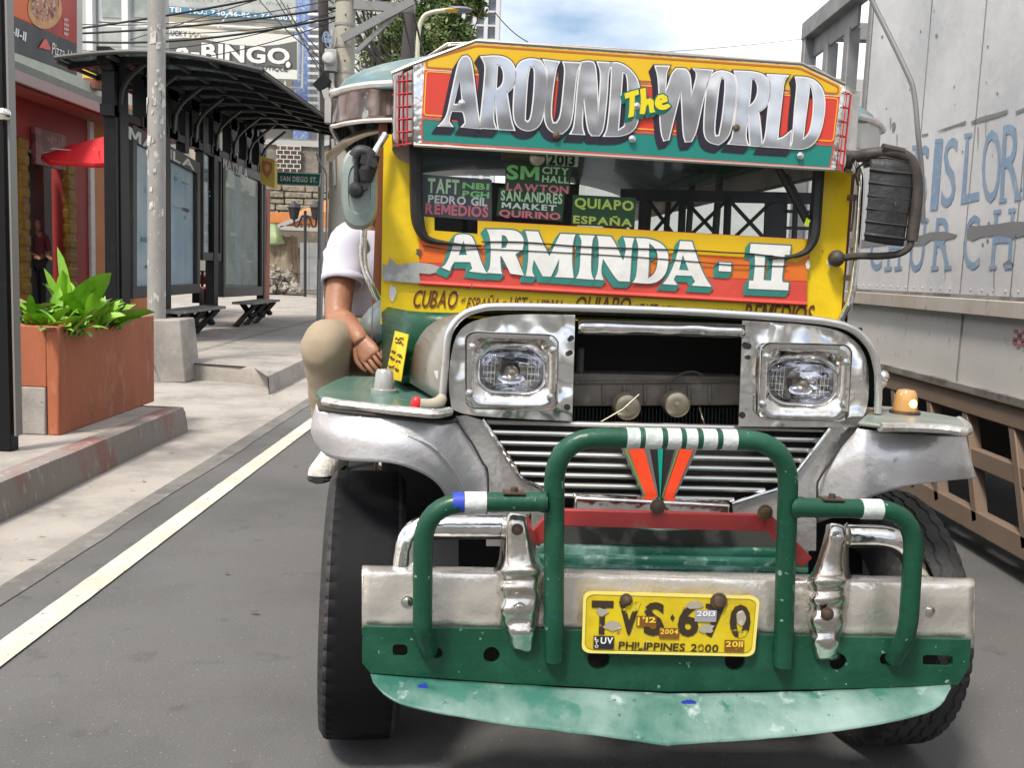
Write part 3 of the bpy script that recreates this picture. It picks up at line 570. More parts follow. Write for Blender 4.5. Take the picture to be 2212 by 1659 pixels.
b = MB(); b.box((0, .6, .42), (1.5, .09, .09)); b.ball((.1, .6, .40), .14); b.build('front_axle', darkint, jeep)
# ---- windscreen wall: yellow body, board with the name, gasket, glass ----
yw = 1.0; hole = [(892, 308), (1763, 362), (1757, 505), (1750, 520), (1700, 518), (1400, 500), (1032, 478), (1031, 505), (938, 498), (938, 470), (903, 466), (893, 440)]
b = MB(); inlay(b, [[(829, 290), (1838, 350), (1812, 700), (822, 700)], hole], yw, 0); wall = b.build('windscreen_wall', yellow, jeep, solid=.02, flat=True)
tag(wall, 'chipped yellow wall round the windscreen')
b = MB(); by = [(1032, 474), (1400, 496), (1752, 518), (1745, 548), (1710, 562), (1300, 545), (905, 522), (905, 512), (940, 512), (1031, 508)]
inlay(b, [[(1031, 476), (1752, 517), (1748, 553), (1742, 575), (1742, 656), (1400, 636), (905, 611), (905, 518), (1031, 516)]], .974, 2)
bo = [(905, 520), (1020, 530), (1300, 540), (1560, 548), (1700, 560), (1745, 552), (1744, 606), (1560, 606), (1240, 586), (905, 570)]
inlay(b, [[(1032, 477), (1751, 518), (1747, 552), (1720, 566), (1560, 552), (1300, 541), (1020, 528), (905, 514), (905, 506), (1031, 508)]], .9735, 0)
inlay(b, [[(905, 514), (1020, 528), (1300, 541), (1560, 552), (1720, 566), (1744, 556), (1743, 607), (1560, 600), (1240, 583), (905, 566)]], .973, 1)
b.box((0, .986, J(1300, 585, .98).z), (1.28, .018, .13), 2); nb = b.build('name_board', [yellow2, orange, coral], jeep, flat=True)
b = MB()   # rolled lip under the board
b.patch(PJ([[(905, 606, .974), (1300, 628, .974), (1743, 652, .974)], [(905, 611, .968), (1300, 633, .968), (1743, 657, .968)], [(905, 616, .974), (1300, 638, .974), (1743, 661, .974)], [(905, 616, 1.0), (1300, 638, 1.0), (1743, 661, 1.0)]]), 20, 3); b.build('board_lip', coral, nb)
def z5(P): return [(851+.2411*x, 297.9+.2411*y) for x, y in P]
def z6(P): return [(1327.7+.2309*x, 340.4+.2309*y) for x, y in P]
ARM = [z5(p) for p in ()]
A1 = [z5([(425, 1160), (465, 1130), (500, 1050), (535, 930), (545, 880), (580, 860), (670, 865), (705, 890), (750, 1020), (790, 1140), (832, 1215), (670, 1195), (700, 1170), (682, 1112), (540, 1110), (512, 1150), (500, 1192)]), z5([(578, 1048), (622, 920), (652, 1048)])]
R1_ = [z5([(828, 818), (1060, 820), (1130, 848), (1168, 920), (1150, 1000), (1085, 1042), (1120, 1120), (1162, 1232), (1040, 1215), (1000, 1130), (962, 1060), (950, 1060), (955, 1180), (968, 1218), (828, 1208), (858, 1170), (868, 1000), (858, 880)]), z5([(965, 868), (1000, 878), (1022, 920), (1002, 980), (960, 988)])]
M1 = [z5([(1175, 832), (1290, 838), (1322, 920), (1390, 1060), (1468, 900), (1490, 858), (1625, 864), (1602, 920), (1590, 1100), (1608, 1254), (1440, 1246), (1470, 1200), (1480, 1080), (1405, 1242), (1330, 1240), (1252, 1090), (1232, 1190), (1257, 1242), (1178, 1236), (1200, 1120), (1205, 930)])]
I1 = [z5([(1655, 868), (1797, 875), (1772, 920), (1758, 1200), (1790, 1270), (1628, 1258), (1662, 1200), (1670, 1000), (1682, 920)])]
N1 = [z5([(1818, 876), (1940, 884), (1975, 930), (2050, 1100), (2080, 1000), (2068, 930), (2052, 890), (2152, 898), (2130, 960), (2120, 1150), (2110, 1287), (2010, 1282), (1970, 1240), (1870, 1080), (1850, 1200), (1877, 1274), (1798, 1266), (1830, 1180), (1835, 950)])]
D1 = [z6([(196, 752), (310, 755), (420, 790), (490, 860), (505, 960), (480, 1080), (420, 1150), (340, 1182), (165, 1168), (200, 1120), (212, 950), (222, 830)]), z6([(320, 800), (350, 820), (400, 880), (400, 1000), (370, 1090), (310, 1130), (318, 1000)])]
A2 = [z6([(610, 780), (720, 785), (745, 860), (790, 1000), (850, 1130), (902, 1208), (718, 1196), (750, 1160), (720, 1106), (570, 1100), (550, 1140), (584, 1192), (448, 1182), (500, 1120), (560, 980), (596, 850)]), z6([(600, 1050), (635, 910), (690, 1055)])]
DS = [z6([(975, 978), (1090, 985), (1085, 1068), (970, 1060)])]
II = [z6([(1270, 805), (1645, 825), (1635, 910), (1590, 908), (1560, 1130), (1570, 1165), (1625, 1170), (1620, 1242), (1250, 1226), (1255, 1150), (1295, 1150), (1312, 990), (1306, 895), (1260, 890)]), z6([(1405, 908), (1480, 912), (1460, 1150), (1390, 1145)])]
b = MB(); yl = .966
for Lt in (A1, R1_, M1, I1, N1, D1, A2, DS, II):
    Ls = [soften(p, 42, 2) for p in Lt]
    for k in range(8): inlay(b, Ls, yl+.0015+.0004*k, 1, .005, shift=(-9*k/7, 11*k/7))
    inlay(b, Ls, yl+.0008, 2, .003); inlay(b, Ls, yl, 0)
tag(b.build('lettering', [white, tealp, M('shade_grey', (.10, .13, .13), .5)], nb), 'white letters with teal shade reading ARMINDA - II')
# routes painted on the cowl
b = MB(); yr = .986
for s, u0, u1, v0, v1 in (('CUBAO', 895, 990, 626, 664), ('*', 996, 1008, 642, 654), ('ESPAÑA', 1010, 1080, 636, 668), ('*', 1086, 1096, 648, 659), ('UST', 1102, 1140, 641, 671), ('*', 1143, 1152, 648, 659), ('LERMA', 1158, 1218, 647, 677), ('*', 1226, 1235, 653, 663), ('QUIAPO', 1244, 1364, 640, 684), ('*', 1369, 1379, 657, 667), ('TAFT', 1383, 1421, 656, 684), ('NBI', 1430, 1455, 660, 688), ('PGH', 1468, 1504, 664, 692), ('C.HALL', 1520, 1585, 666, 696), ('-', 1590, 1598, 676, 679), ('REMEDIOS', 1608, 1760, 656, 700)):
    k = .018*(u1-u0); jt(b, s, [(u0, v0), (u1, v0+k), (u1-4, v1+k), (u0-4, v1)], yr, 0, .012, .2)
b.build('route_lettering', brown, wall)
# bare primer, chips, rust on the wall
b = MB()
def blot(mb, u, v, w, h, y, mi, n=14, j=.45):
    mb.poly([J(u+w*math.cos(2*math.pi*i/n)*random.uniform(1-j, 1+j*.4), v+h*math.sin(2*math.pi*i/n)*random.uniform(1-j, 1+j*.4), y) for i in range(n)], mi)
inlay(b, [[(826, 568), (836, 575), (842, 556), (858, 572), (900, 566), (930, 570), (962, 580), (950, 586), (928, 592), (905, 590), (908, 612), (826, 606)]], .9695, 0)
for u, v, w, h in ((848, 634, 9, 18),): blot(b, u, v, w, h, yr, 1)
for u, v, w, h in ((905, 545, 8, 9), (1019, 618, 4, 5)): blot(b, u, v, w, h, .9690, 2)
for u, v, w, h in ((1744, 570, 6, 12), (1797, 566, 14, 14)): blot(b, u, v, w, h, .9695, 1)
blot(b, 1800, 560, 9, 8, .9690, 2); blot(b, 1010, 620, 3, 4, yr, 2); blot(b, 1700, 661, 6, 5, yr, 2)
inlay(b, [[(845, 300), (905, 306), (893, 360), (880, 352), (862, 344), (850, 330)]], .9800, 3)
b.build('bare_patch', [M('grey_primer', (.30, .30, .30), .55, .3, [(14, (.42, .42, .41), .5, .6, 6)]), M('bare_white', (.65, .63, .62), .6), M('rust_spot', (.10, .06, .05), .7), M('faded_pink', (.38, .28, .25), .6, 0, [(14, (.25, .2, .18), .5, .6, 6)])], wall)
b = MB()
g1 = catmull(pl([(898, 312), (899, 440), (903, 480), (912, 505), (930, 519), (980, 527), (1040, 531)], .962), 4); b.tube(g1, .012, 8, rad=[.022 if i < 8 else max(.004, .022-(i-8)*.0014) for i in range(len(g1))])
g2 = catmull(pl([(1768, 366), (1763, 440), (1758, 505), (1750, 530), (1735, 546), (1700, 556), (1660, 558)], .962), 4); b.tube(g2, .012, 8, rad=[.022 if i < 8 else max(.004, .022-(i-8)*.0014) for i in range(len(g2))])
b.tube(catmull(pl([(1040, 522), (1130, 523), (1250, 532), (1380, 537), (1500, 541), (1560, 545), (1620, 548), (1690, 556)], .9645), 4), .0028, 6)
b.tube(catmull(pl([(912, 530), (980, 540), (1060, 538), (1330, 552), (1500, 565), (1580, 572), (1700, 575)], .9645), 4), .0018, 6)
b.build('windscreen_gasket', black, wall)
b = MB(); inlay(b, [[(892, 306), (1765, 360), (1757, 518), (1400, 503), (930, 500), (893, 470)]], 1.012, 0); b.build('windscreen', Gl('window_glass', (.90, .93, .94), .008, fr=.3), wall)
b = MB(); b.tube([J(1680, 362, .95), J(1742, 478, .96)], .014, 8); b.tube([J(1700, 375, .945), J(1752, 480, .955)], .005, 6); b.build('wiper', black, jeep)
b = MB(); b.prism(pl([(1742, 470), (1750, 476), (1746, 486), (1736, 488)], .94), (0, .004, 0)); b.build('wiper_flag', M('lime', (.45, .6, .02), .5, 0), jeep)
b = MB(); b.box((0, 1.02, .80), (1.6, .02, .5)); b.build('firewall', darkint, jeep)
b = MB(); b.box((0, 1.016, 1.16), (1.62, .02, .24)); b.build('cowl', green, jeep)
# ---- destination sign ----
ys = .86; b = MB()
pan = [(893, 140), (1028, 88.5), (1731, 138), (1824, 183), (1801, 366), (893, 312)]
b.prism(pl(pan, ys), (0, .012, 0), 0)
inlay(b, [[(917, 128), (924, 122), (1030, 93), (1729, 142), (1812, 182), (1817, 190), (1814, 206), (916, 148)]], ys-.002, 1)
inlay(b, [[(916, 150), (1814, 208), (1801, 311), (911, 252)]], ys-.002, 2)
inlay(b, [[(911, 253), (1801, 312), (1793, 358), (1786, 363), (917, 307), (910, 300)]], ys-.002, 3)
def ring(px, w, y, mi):
    q = [J(u, v, y) for u, v in px]; q = [(a.x, a.z) for a in q]; v, f = _fill([q, grow(q, -w)]); b.add([(a, y, c) for a, c in v], f, mi)
ring(rnd([(919, 127), (1030, 96), (1728, 145), (1813, 186), (1811, 204), (919, 147)], 8), .006, ys-.003, 4)
ring(rnd([(919, 152), (1811, 211), (1800, 306), (914, 249)], 9), .004, ys-.003, 5)
ring(rnd([(909, 254), (1803, 312), (1793, 365), (909, 308)], 9), .005, ys-.003, 6)
sign = b.build('sign_board', [chrome, yellow2, red, teal, M('brown_line', (.45, .12, .02), .45), gold, coral], jeep, flat=True)
for fr_, mid, bk in (((893, 140, 312), (866, 150, 316), (847, 160, 319)), ((1824, 183, 366), (1843, 194, 372), (1855, 201, 376))):
    b = MB(); rws = []
    for (u, va, vb), y, ub in ((fr_, ys+.003, fr_[0]-(0 if fr_[0] < 1000 else 23)), (mid, ys+.012, mid[0]-(0 if fr_[0] < 1000 else 16)), (bk, ys+.07, bk[0]-(0 if fr_[0] < 1000 else 11))): rws.append([J(u, va, y), J(ub, vb, y)])
    a, c = rws[-1]; s = -1 if fr_[0] < 1000 else 1; rws.append([a+V3((s*.006, .25, .01)), c+V3((s*.006, .25, 0))]); o0 = len(b.v); b.patch(rws, 10, 8); dent(b, o0, .006, 7, d=(1, 0, 0)); b.build('sign_side', chrome if s > 0 else M('dim_reflection_chrome', (.34, .29, .27), .14, 1, dents=(6, .3, 2, .04)), sign, solid=.003)  # left side tinted darker in place of a dim brownish reflection
b = MB()
YL = lambda u: ys-.010+(.010*max(0, (893-u)/27) if u > 866 else .010+.055*((866-u)/19)**1.3)
YR = lambda u, k: ys-.010+.003*k
for k in range(4):
    u = 851+k*9.5; b.tube([J(u, 166-k*4, YL(u)), J(u-1, 317-k*1.5, YL(u))], .0022, 5)
for k in range(6):
    v = 172+k*27.5; b.tube([J(u, v+(893-u)*.1, YL(u)) for u in range(848, 896, 6)], .0024, 5)
    v = 206+k*31; b.tube([J(1822-k*3+j*7, v-8+j*2.5, ys-.010+.004*j*j) for j in range(5)], .0024, 5)
for k in range(3): b.tube([J(1829+k*9, 200+k*4, ys-.008+k*k*.010), J(1811+k*9, 368+k*3, ys-.008+k*k*.010)], .0022, 5)
b.build('sign_side_lines', M('line_red', (.50, .02, .03), .45), sign)
Pt = pl(pan[:4], ys+.012); b = MB(); b.patch([Pt, [p+V3((0, .35, -.06)) for p in Pt]], 12, 1); b.build('sign_top', steel, sign, solid=.004)
b = MB(); b.tube(pl([(846, 158), (893, 138), (1028, 88), (1731, 137.5), (1825, 182)], ys), .006, 6); b.tube(pl([(893, 313), (1802, 367)], ys), .006, 6); b.build('sign_edge', M('edge_steel', (.36, .33, .29), .35, .6), sign)
def z7(P): return [(817.1+.24624*x, 68.1+.24624*y) for x, y in P]
def z8(P): return [(1327.7+.24624*x, 68.1+.24624*y) for x, y in P]
LET = [
 [z7([(527, 827), (600, 760), (640, 560), (690, 330), (710, 260), (740, 222), (775, 215), (802, 235), (818, 290), (845, 500), (870, 720), (895, 845), (735, 832), (765, 800), (752, 715), (735, 695), (640, 690), (622, 740), (615, 790), (645, 828)]), z7([(652, 640), (715, 425), (742, 642)])],
 [z7([(905, 222), (1020, 213), (1110, 225), (1172, 270), (1202, 345), (1200, 440), (1172, 490), (1125, 535), (1140, 640), (1165, 790), (1190, 860), (1055, 852), (1045, 800), (1022, 560), (1000, 760), (1030, 848), (888, 840), (905, 700), (935, 400), (940, 285)]), z7([(1040, 285), (1075, 295), (1102, 350), (1100, 440), (1070, 490), (1028, 512)])],
 [z7([(1215, 300), (1260, 255), (1340, 236), (1420, 255), (1465, 320), (1475, 430), (1450, 700), (1425, 800), (1370, 855), (1300, 868), (1230, 840), (1190, 780), (1183, 650), (1200, 420)]), z7([(1325, 305), (1360, 308), (1374, 350), (1365, 560), (1340, 760), (1310, 795), (1283, 775), (1288, 650), (1305, 400)])],
 [z7([(1450, 248), (1582, 265), (1555, 310), (1520, 560), (1510, 740), (1530, 802), (1565, 800), (1600, 740), (1625, 500), (1640, 320), (1622, 268), (1772, 275), (1740, 330), (1715, 560), (1700, 740), (1670, 840), (1610, 890), (1540, 887), (1480, 840), (1452, 740), (1470, 500), (1490, 330)])],
 [z7([(1786, 268), (1845, 258), (1885, 270), (1907, 320), (1928, 740), (1942, 560), (1955, 350), (1922, 268), (2045, 275), (2015, 330), (2000, 600), (1970, 860), (1935, 907), (1870, 907), (1835, 860), (1800, 560), (1780, 820), (1802, 897), (1686, 892), (1720, 840), (1745, 500), (1765, 330)])],
 [z7([(2035, 275), (2100, 273), (2160, 298), (2222, 350), (2277, 430), (2292, 560), (2287, 700), (2265, 820), (2212, 882), (2120, 914), (1980, 912), (2010, 860), (2035, 600), (2050, 330)]), z7([(2140, 345), (2175, 370), (2192, 450), (2187, 650), (2160, 830), (2100, 870), (2110, 740), (2130, 480)])],
 [z8([(356, 303), (472, 305), (450, 350), (445, 400), (440, 540), (470, 470), (500, 370), (540, 325), (620, 330), (655, 370), (665, 470), (668, 580), (720, 400), (715, 350), (686, 323), (855, 340), (825, 400), (780, 560), (740, 740), (710, 880), (670, 957), (620, 962), (600, 900), (590, 640), (580, 500), (545, 640), (500, 820), (470, 942), (430, 952), (405, 880), (395, 700), (385, 400)])],
 [z8([(840, 390), (900, 345), (980, 348), (1045, 385), (1067, 460), (1055, 640), (1020, 850), (980, 940), (910, 987), (830, 970), (783, 910), (783, 760), (800, 560), (815, 450)]), z8([(938, 393), (967, 420), (970, 500), (945, 760), (915, 912), (880, 917), (868, 860), (890, 640), (915, 430)])],
 [z8([(1050, 348), (1180, 350), (1290, 370), (1345, 420), (1367, 490), (1352, 600), (1310, 670), (1255, 702), (1265, 740), (1280, 880), (1287, 1002), (1188, 995), (1180, 900), (1176, 690), (1140, 920), (1167, 992), (998, 980), (1035, 930), (1060, 700), (1085, 440)]), z8([(1195, 410), (1230, 415), (1257, 470), (1252, 560), (1215, 630), (1173, 657), (1185, 560)])],
 [z8([(1340, 378), (1518, 385), (1480, 425), (1465, 560), (1430, 860), (1425, 945), (1480, 930), (1548, 868), (1530, 1017), (1282, 1002), (1320, 950), (1345, 700), (1370, 450)])],
 [z8([(1586, 400), (1690, 403), (1770, 440), (1827, 520), (1842, 640), (1822, 800), (1785, 920), (1720, 1002), (1640, 1027), (1530, 1020), (1560, 980), (1575, 700), (1602, 470)]), z8([(1705, 463), (1732, 490), (1747, 600), (1737, 760), (1705, 900), (1648, 947), (1660, 820), (1690, 600)])]]
b = MB()
for Lt in LET:
    Ls = [soften(p, 40, 2) for p in Lt]
    for k in range(10): inlay(b, Ls, ys-.0075+.0004*k, 1, .0065, shift=(-10*k/9, 15*k/9))
    inlay(b, Ls, ys-.0085, 2, .0035); inlay(b, Ls, ys-.010, 0, -.001)
THE = [[z8([(90, 545), (200, 512), (207, 545), (170, 558), (165, 700), (160, 738), (122, 747), (130, 700), (135, 570), (95, 582)])], [z8([(225, 507), (266, 498), (270, 600), (310, 588), (337, 610), (335, 680), (347, 700), (310, 707), (300, 640), (285, 630), (270, 650), (262, 700), (255, 717), (223, 717), (235, 600)])], [z8([(358, 600), (380, 563), (420, 552), (452, 573), (457, 608), (400, 628), (420, 652), (465, 636), (482, 652), (450, 677), (400, 682), (365, 660), (353, 630)]), z8([(385, 606), (392, 585), (415, 580), (422, 596)])]]
for Lt in THE:
    Ls = [soften(p, 40, 1) for p in Lt]
    for k in range(5): inlay(b, Ls, ys-.0135+.0005*k, 3, .006, shift=(-6*k/4, 8*k/4))
    inlay(b, Ls, ys-.015, 4, .002)
tag(b.build('lettering', [mletter, navy, M('outline_white', (.72, .72, .74), .4), M('the_teal', (.003, .13, .11), .45), M('the_yellow', (.70, .58, .01), .4)], sign), 'mirror letters with black shade reading AROUND The WORLD')
for u, v in ((997, 223), (1201, 292), (1375, 229), (1365, 300), (1728, 336), (1590, 276)): bolt('bolt', u, v, ys-.012, .008, rust if u in (1201, 1590) else chrome, sign)
# ---- roof, side awning, cabin ----
roofm = M('roof_green', (.05, .12, .115), .4, 0, [(3, (.10, .20, .25), .45, .65, 5), (9, (.20, .25, .19), .55, .75, 6)], coat=.3, dents=(4, .3, 2, .04))
zr = J(728, 286, 1.4).z; wx = abs(J(726, 250, 1.4).x); zt = J(728, 222, 1.4).z; ztop = zt+.235
b = MB(); rows = []
for y, w, zc, ze in ((.96, .80, zt+.03, zt-.01), (1.06, .91, zt+.11, zt), (1.2, wx-.04, zt+.19, zt), (1.4, wx, zt+.225, zt), (2.6, wx, ztop, zt), (4.6, wx, ztop, zt), (5.9, wx, ztop-.03, zt)):
    rows.append([V3((w*math.sin(t), y, ze+(zc-ze)*max(0, math.cos(t))**.95)) for t in [math.pi*(i/20-.5) for i in range(21)]])
b.patch(rows, 31, 3); roof = b.build('roof', roofm, jeep, solid=.01)
fas = [V3((-.80, .98, 0)), V3((-.91, 1.06, 0)), V3((-wx+.03, 1.2, 0)), V3((-wx-.01, 1.4, 0)), V3((-wx-.01, 2.6, 0)), V3((-wx-.01, 5.9, 0))]
brz = M('bronze_chrome', (.30, .23, .20), .16, 1, [(5, (.14, .09, .08), .42, .58, 3), (8, (.62, .55, .5), .62, .66, 4)], dents=(5, .4, 2, .04))
whr = M('fascia_white', (.55, .55, .53), .3, .4, [(6, (.4, .38, .35), .5, .7, 5)])
for s in (1, -1):
    b = MB(); P = [V3((p.x*s, p.y, 0)) for p in catmull(fas, 5)]
    b.patch([[p+V3((0, 0, z)) for p in P] for z in (zt+.012, (zt+zr)/2, zr)], 50, 3); f_ = b.build('fascia', brz if s > 0 else whr, roof, solid=.006)
    b = MB(); b.tube([p+V3((0, 0, zt+.01)) for p in P], .014, 8); b.tube([p+V3((0, 0, zr)) for p in P], .008, 6); b.build('fascia_trim', steel, f_)
b = MB(); b.patch(PJ([[(845, 268, 1.15), (800, 276, 1.2), (765, 288, 1.3), (735, 305, 1.4), (708, 330, 1.6), (705, 345, 1.7)], [(843, 283, 1.13), (803, 291, 1.18), (772, 303, 1.28), (748, 319, 1.38), (724, 341, 1.58), (717, 348, 1.68)]]), 24, 3); b.build('side_awning', M('awning_metal', (.36, .31, .24), .35, .7, [(8, (.2, .16, .12), .5, .7, 5)], dents=(7, .4, 2, .03)), jeep, solid=.008)
b = MB()
b.box((0, 3.5, .62), (2*wx-.1, 4.8, .06)); b.build('cabin_floor', darkint, jeep)
inner = M('cabin_lining', (.035, .04, .045), .6)
b = MB()
for s in (-1, 1):
    x = s*(wx-.06)
    b.box((x, 3.9, .95), (.03, 4.1, .66)); b.box((x, 3.9, 2.11), (.03, 4.1, .05))
b.box((-wx+.07, 1.5, 1.0), (.02, .05, 1.0))
cw = b.build('cabin_wall', green, jeep)
b = MB(); x = wx-.06; ys_ = [1.95, 2.25, 2.55, 3.15, 3.75, 4.35, 4.95, 5.55]
for s in (-1, 1):
    for i, y in enumerate(ys_):
        b.box((s*x, y, 1.6), (.03, .045, .98)) if s < 0 or y > 3 else None
        if i and s < 0 and i > 1: b.bar((s*x, ys_[i-1]+.02, 1.29), (s*x, y-.02, 1.91), .016, .016); b.bar((s*x, ys_[i-1]+.02, 1.91), (s*x, y-.02, 1.29), .016, .016)
b.build('window_bars', inner, cw)
b = MB(); b.box((-.64, 5.9, 1.4), (.74, .03, 1.6)); b.box((.42, 5.9, 1.4), (.30, .03, 1.7)); b.box((.9, 5.9, 1.3), (.2, .03, 1.5)); b.box((.68, 5.9, 1.0), (.3, .03, .8)); b.box((0, 5.9, 1.42), (.6, .03, 1.6)); b.build('rear_wall', inner, jeep)
vin = M('seat_vinyl', (.04, .035, .035), .5)
for x, y in ((-.45, 1.75), (.45, 1.75)): b = MB(); b.box((x, y, .85), (.55, .5, .16)); b.box((x, y+.27, 1.10), (.55, .1, .36)); b.build('seat', vin, jeep, bevel=.03)
for s in (-1, 1): b = MB(); b.box((s*.72, 4.0, 1.0), (.4, 3.4, .14)); b.box((s*.93, 4.0, 1.2), (.06, 3.4, .4)); b.build('bench_seat', vin, jeep, bevel=.03)
c = V3((.44, 1.28, 1.30)); b = MB(); b.tube([c+V3((.19*math.cos(t), .10*math.sin(t), .16*math.sin(t))) for t in [2*math.pi*i/32 for i in range(33)]], .014, 8); b.tube([c, c+V3((0, -.2, -.22))], .02, 8); b.build('steering_wheel', black, jeep)
# partition behind the driver: braced bars over a pale panel
yp_ = 1.86; b = MB(); part = jeep; top_ = lambda u: 430+(u-1340)*.02; bot_ = lambda u: 515+(u-1340)*.02
def jb(u0, v0, u1, v1, w): b.bar(J(u0, v0, yp_-.03), J(u1, v1, yp_-.03), w, .015, up=(0, 1, 0))
for u, w in ((1393, .05), (1474, .03), (1572, .03), (1676, .10), (1718, .02), (1755, .02)): jb(u, top_(u)-6, u-4, bot_(u)+14, w)
for u0, u1 in ((1396, 1472), (1476, 1570), (1574, 1668)): jb(u0+3, top_(u0), u1-4, bot_(u1)+8, .014); jb(u1-3, top_(u1), u0-4, bot_(u0)+8, .014)
jb(1340, 420, 1764, 429, .05); jb(1690, 456, 1764, 458, .014); jb(1690, 492, 1764, 494, .014); b.build('window_bars', M('bar_steel', (.05, .06, .075), .4, .4), part)
# side windows at the cab, door pillar
for s in (-1, 1): b = MB(); b.box((s*.84, 1.12, 1.45), (.03, .16, 1.1)); b.build('cab_pillar', M('door_brown', (.16, .05, .02), .5), jeep)
b = MB(); b.box((.86, 1.45, 1.0), (.03, .6, .75)); b.build('cab_door', green, jeep)
b = MB(); b.box((-.88, 1.25, .52), (.2, .35, .03)); b.tube([(-.85, 1.25, .5), (-.8, 1.25, .9)], .015, 8); b.build('side_step', rust, jeep)
# ---- chrome grab rails ----
b = MB(); b.tube(catmull([J(833, 290, .95), J(815, 320, .93), J(800, 350, .92), J(793, 400, .91), J(787, 480, .90), J(783, 540, .9), (J(786, 575, .9)), J(800, 612, .9), J(816, 645, .93)], 5), .0125, 10); b.build('grab_rail', chrome, jeep)
b = MB(); b.tube(catmull([J(1846, 330, .98), J(1857, 365, .96), J(1859, 400, .95), J(1853, 500, .95), J(1845, 590, .95), J(1835, 650, .95), J(1815, 690, .97)], 5), .0125, 10); b.build('grab_rail', chrome, jeep)
for u, v in ((1838, 427), (1830, 600)): b = MB(); b.bar(J(u-8, v, .97), J(u+10, v, .95), .012, .02); b.build('rail_clamp', rust, jeep)
# ---- left mirror: oval back, seen from the front ----
ym = .86; O = lambda k, y, dx=0: pl([(776+dx+k*40*(abs(math.cos(t))**.75)*(1 if math.cos(t) > 0 else -1), 408+k*88*(abs(math.sin(t))**.62)*(1 if math.sin(t) > 0 else -1)) for t in [2*math.pi*i/40 for i in range(40)]], y)
b = MB(); b.rings([O(1.0, ym+.03), O(1.0, ym+.01), O(.9, ym-.012), O(.62, ym-.02), O(.58, ym-.016), O(.3, ym-.018), O(.02, ym-.02)], 0, True)
mir = b.build('side_mirror', M('mirror_back', (.20, .25, .24), .35, 0, [(8, (.27, .31, .30), .4, .7, 5), (30, (.45, .47, .46), .7, .74, 4)], coat=.2), jeep); tag(mir, 'grey oval back of the mirror')
b = MB(); K = lambda u, v, y=.825: J(u, v, y)
b.tube(catmull([K(766, 340), K(775, 328), K(792, 330), K(802, 340)], 4), .022, 10); b.tube([K(803, 334), K(798, 356), K(793, 372)], .027, 12); b.tube([K(793, 368), K(791, 392)], .021, 12, rad=[.030, .020]); b.tube([K(772, 346, .83), K(769, 408, .83)], .010, 8)
b.lathe([(.004, -.03), (.018, -.026), (.026, -.01), (.026, .012), (.02, .02)], K(769, 410), (0, 1, 0), 16); b.lathe([(.016, -.022), (.016, .02)], K(806, 352, .80), (0, 1, 0), 6); b.bar(K(780, 344), K(800, 350), .05, .03); b.bar(K(776, 408), K(792, 402), .03, .02); b.build('clamp', black, mir)
# ---- right mirror in its wrapped arm ----
b = MB(); q = [(1888, 345), (1932, 346), (1972, 358), (1950, 530), (1910, 524), (1866, 522)]
b.patch(PJ([[(1880, 344, .84), (1930, 346, .822), (1972, 360, .84)], [(1874, 430, .835), (1922, 440, .812), (1962, 442, .835)], [(1866, 520, .84), (1910, 528, .822), (1948, 532, .84)]]), 14, 6)
for i in range(6):
    v = 372+i*28; b.tube(catmull([J(1880-i*2.4, v-6, .832), J(1926-i*2, v, .8135), J(1970-i*3.6, v+4, .834)], 3), .0016, 4)
rm = b.build('side_mirror', M('mirror_wrap', (.022, .022, .024), .55, 0, [(9, (.04, .04, .042), .5, .7, 5), (60, (.3, .3, .3), .74, .76, 3)], bump=(30, .3)), jeep, solid=.012); tag(rm, 'black taped back of the mirror')
wrap = M('arm_tape', (.035, .030, .027), .6, 0, [(14, (.07, .06, .05), .45, .7, 5)], bump=(50, .5, 3, .004))
b = MB(); b.tube(catmull([J(1852, 338, .9), J(1880, 332, .86), J(1920, 330, .84), J(1955, 338, .84), J(1972, 360, .84), J(1980, 400, .84), J(1976, 460, .84), J(1968, 520, .84)], 5), .021, 10)
b.build('mirror_arm', wrap, rm)
b = MB(); b.tube(catmull([J(1968, 515, .84), J(1962, 535, .84), J(1940, 548, .85), J(1900, 553, .87), J(1850, 553, .92), J(1800, 560, .96)], 5), .013, 8); b.ball(J(1806, 558, .95), .03, 10, 8); b.tube([J(1905, 318, .83), J(1950, 328, .83)], .014, 8); b.tube(catmull([J(1852, 400, .93), J(1848, 370, .92), J(1870, 350, .88), J(1905, 340, .83), J(1965, 352, .83)], 4), .004, 5); b.tube(catmull([J(1846, 420, .95), J(1842, 470, .95), J(1838, 500, .95)], 3), .004, 5); b.build('mirror_bracket', wrap, rm)
# air scoop panel behind the arm (grey bent guard)
b = MB(); b.patch(PJ([[(780, 690, 1.1), (800, 665, 1.05), (826, 640, 1.02)], [(776, 760, 1.1), (800, 750, 1.05), (826, 735, 1.02)]]), 10, 4); b.build('door_window', M('dusty_glass', (.12, .16, .16), .25, 0, coat=.5), jeep, solid=.006)
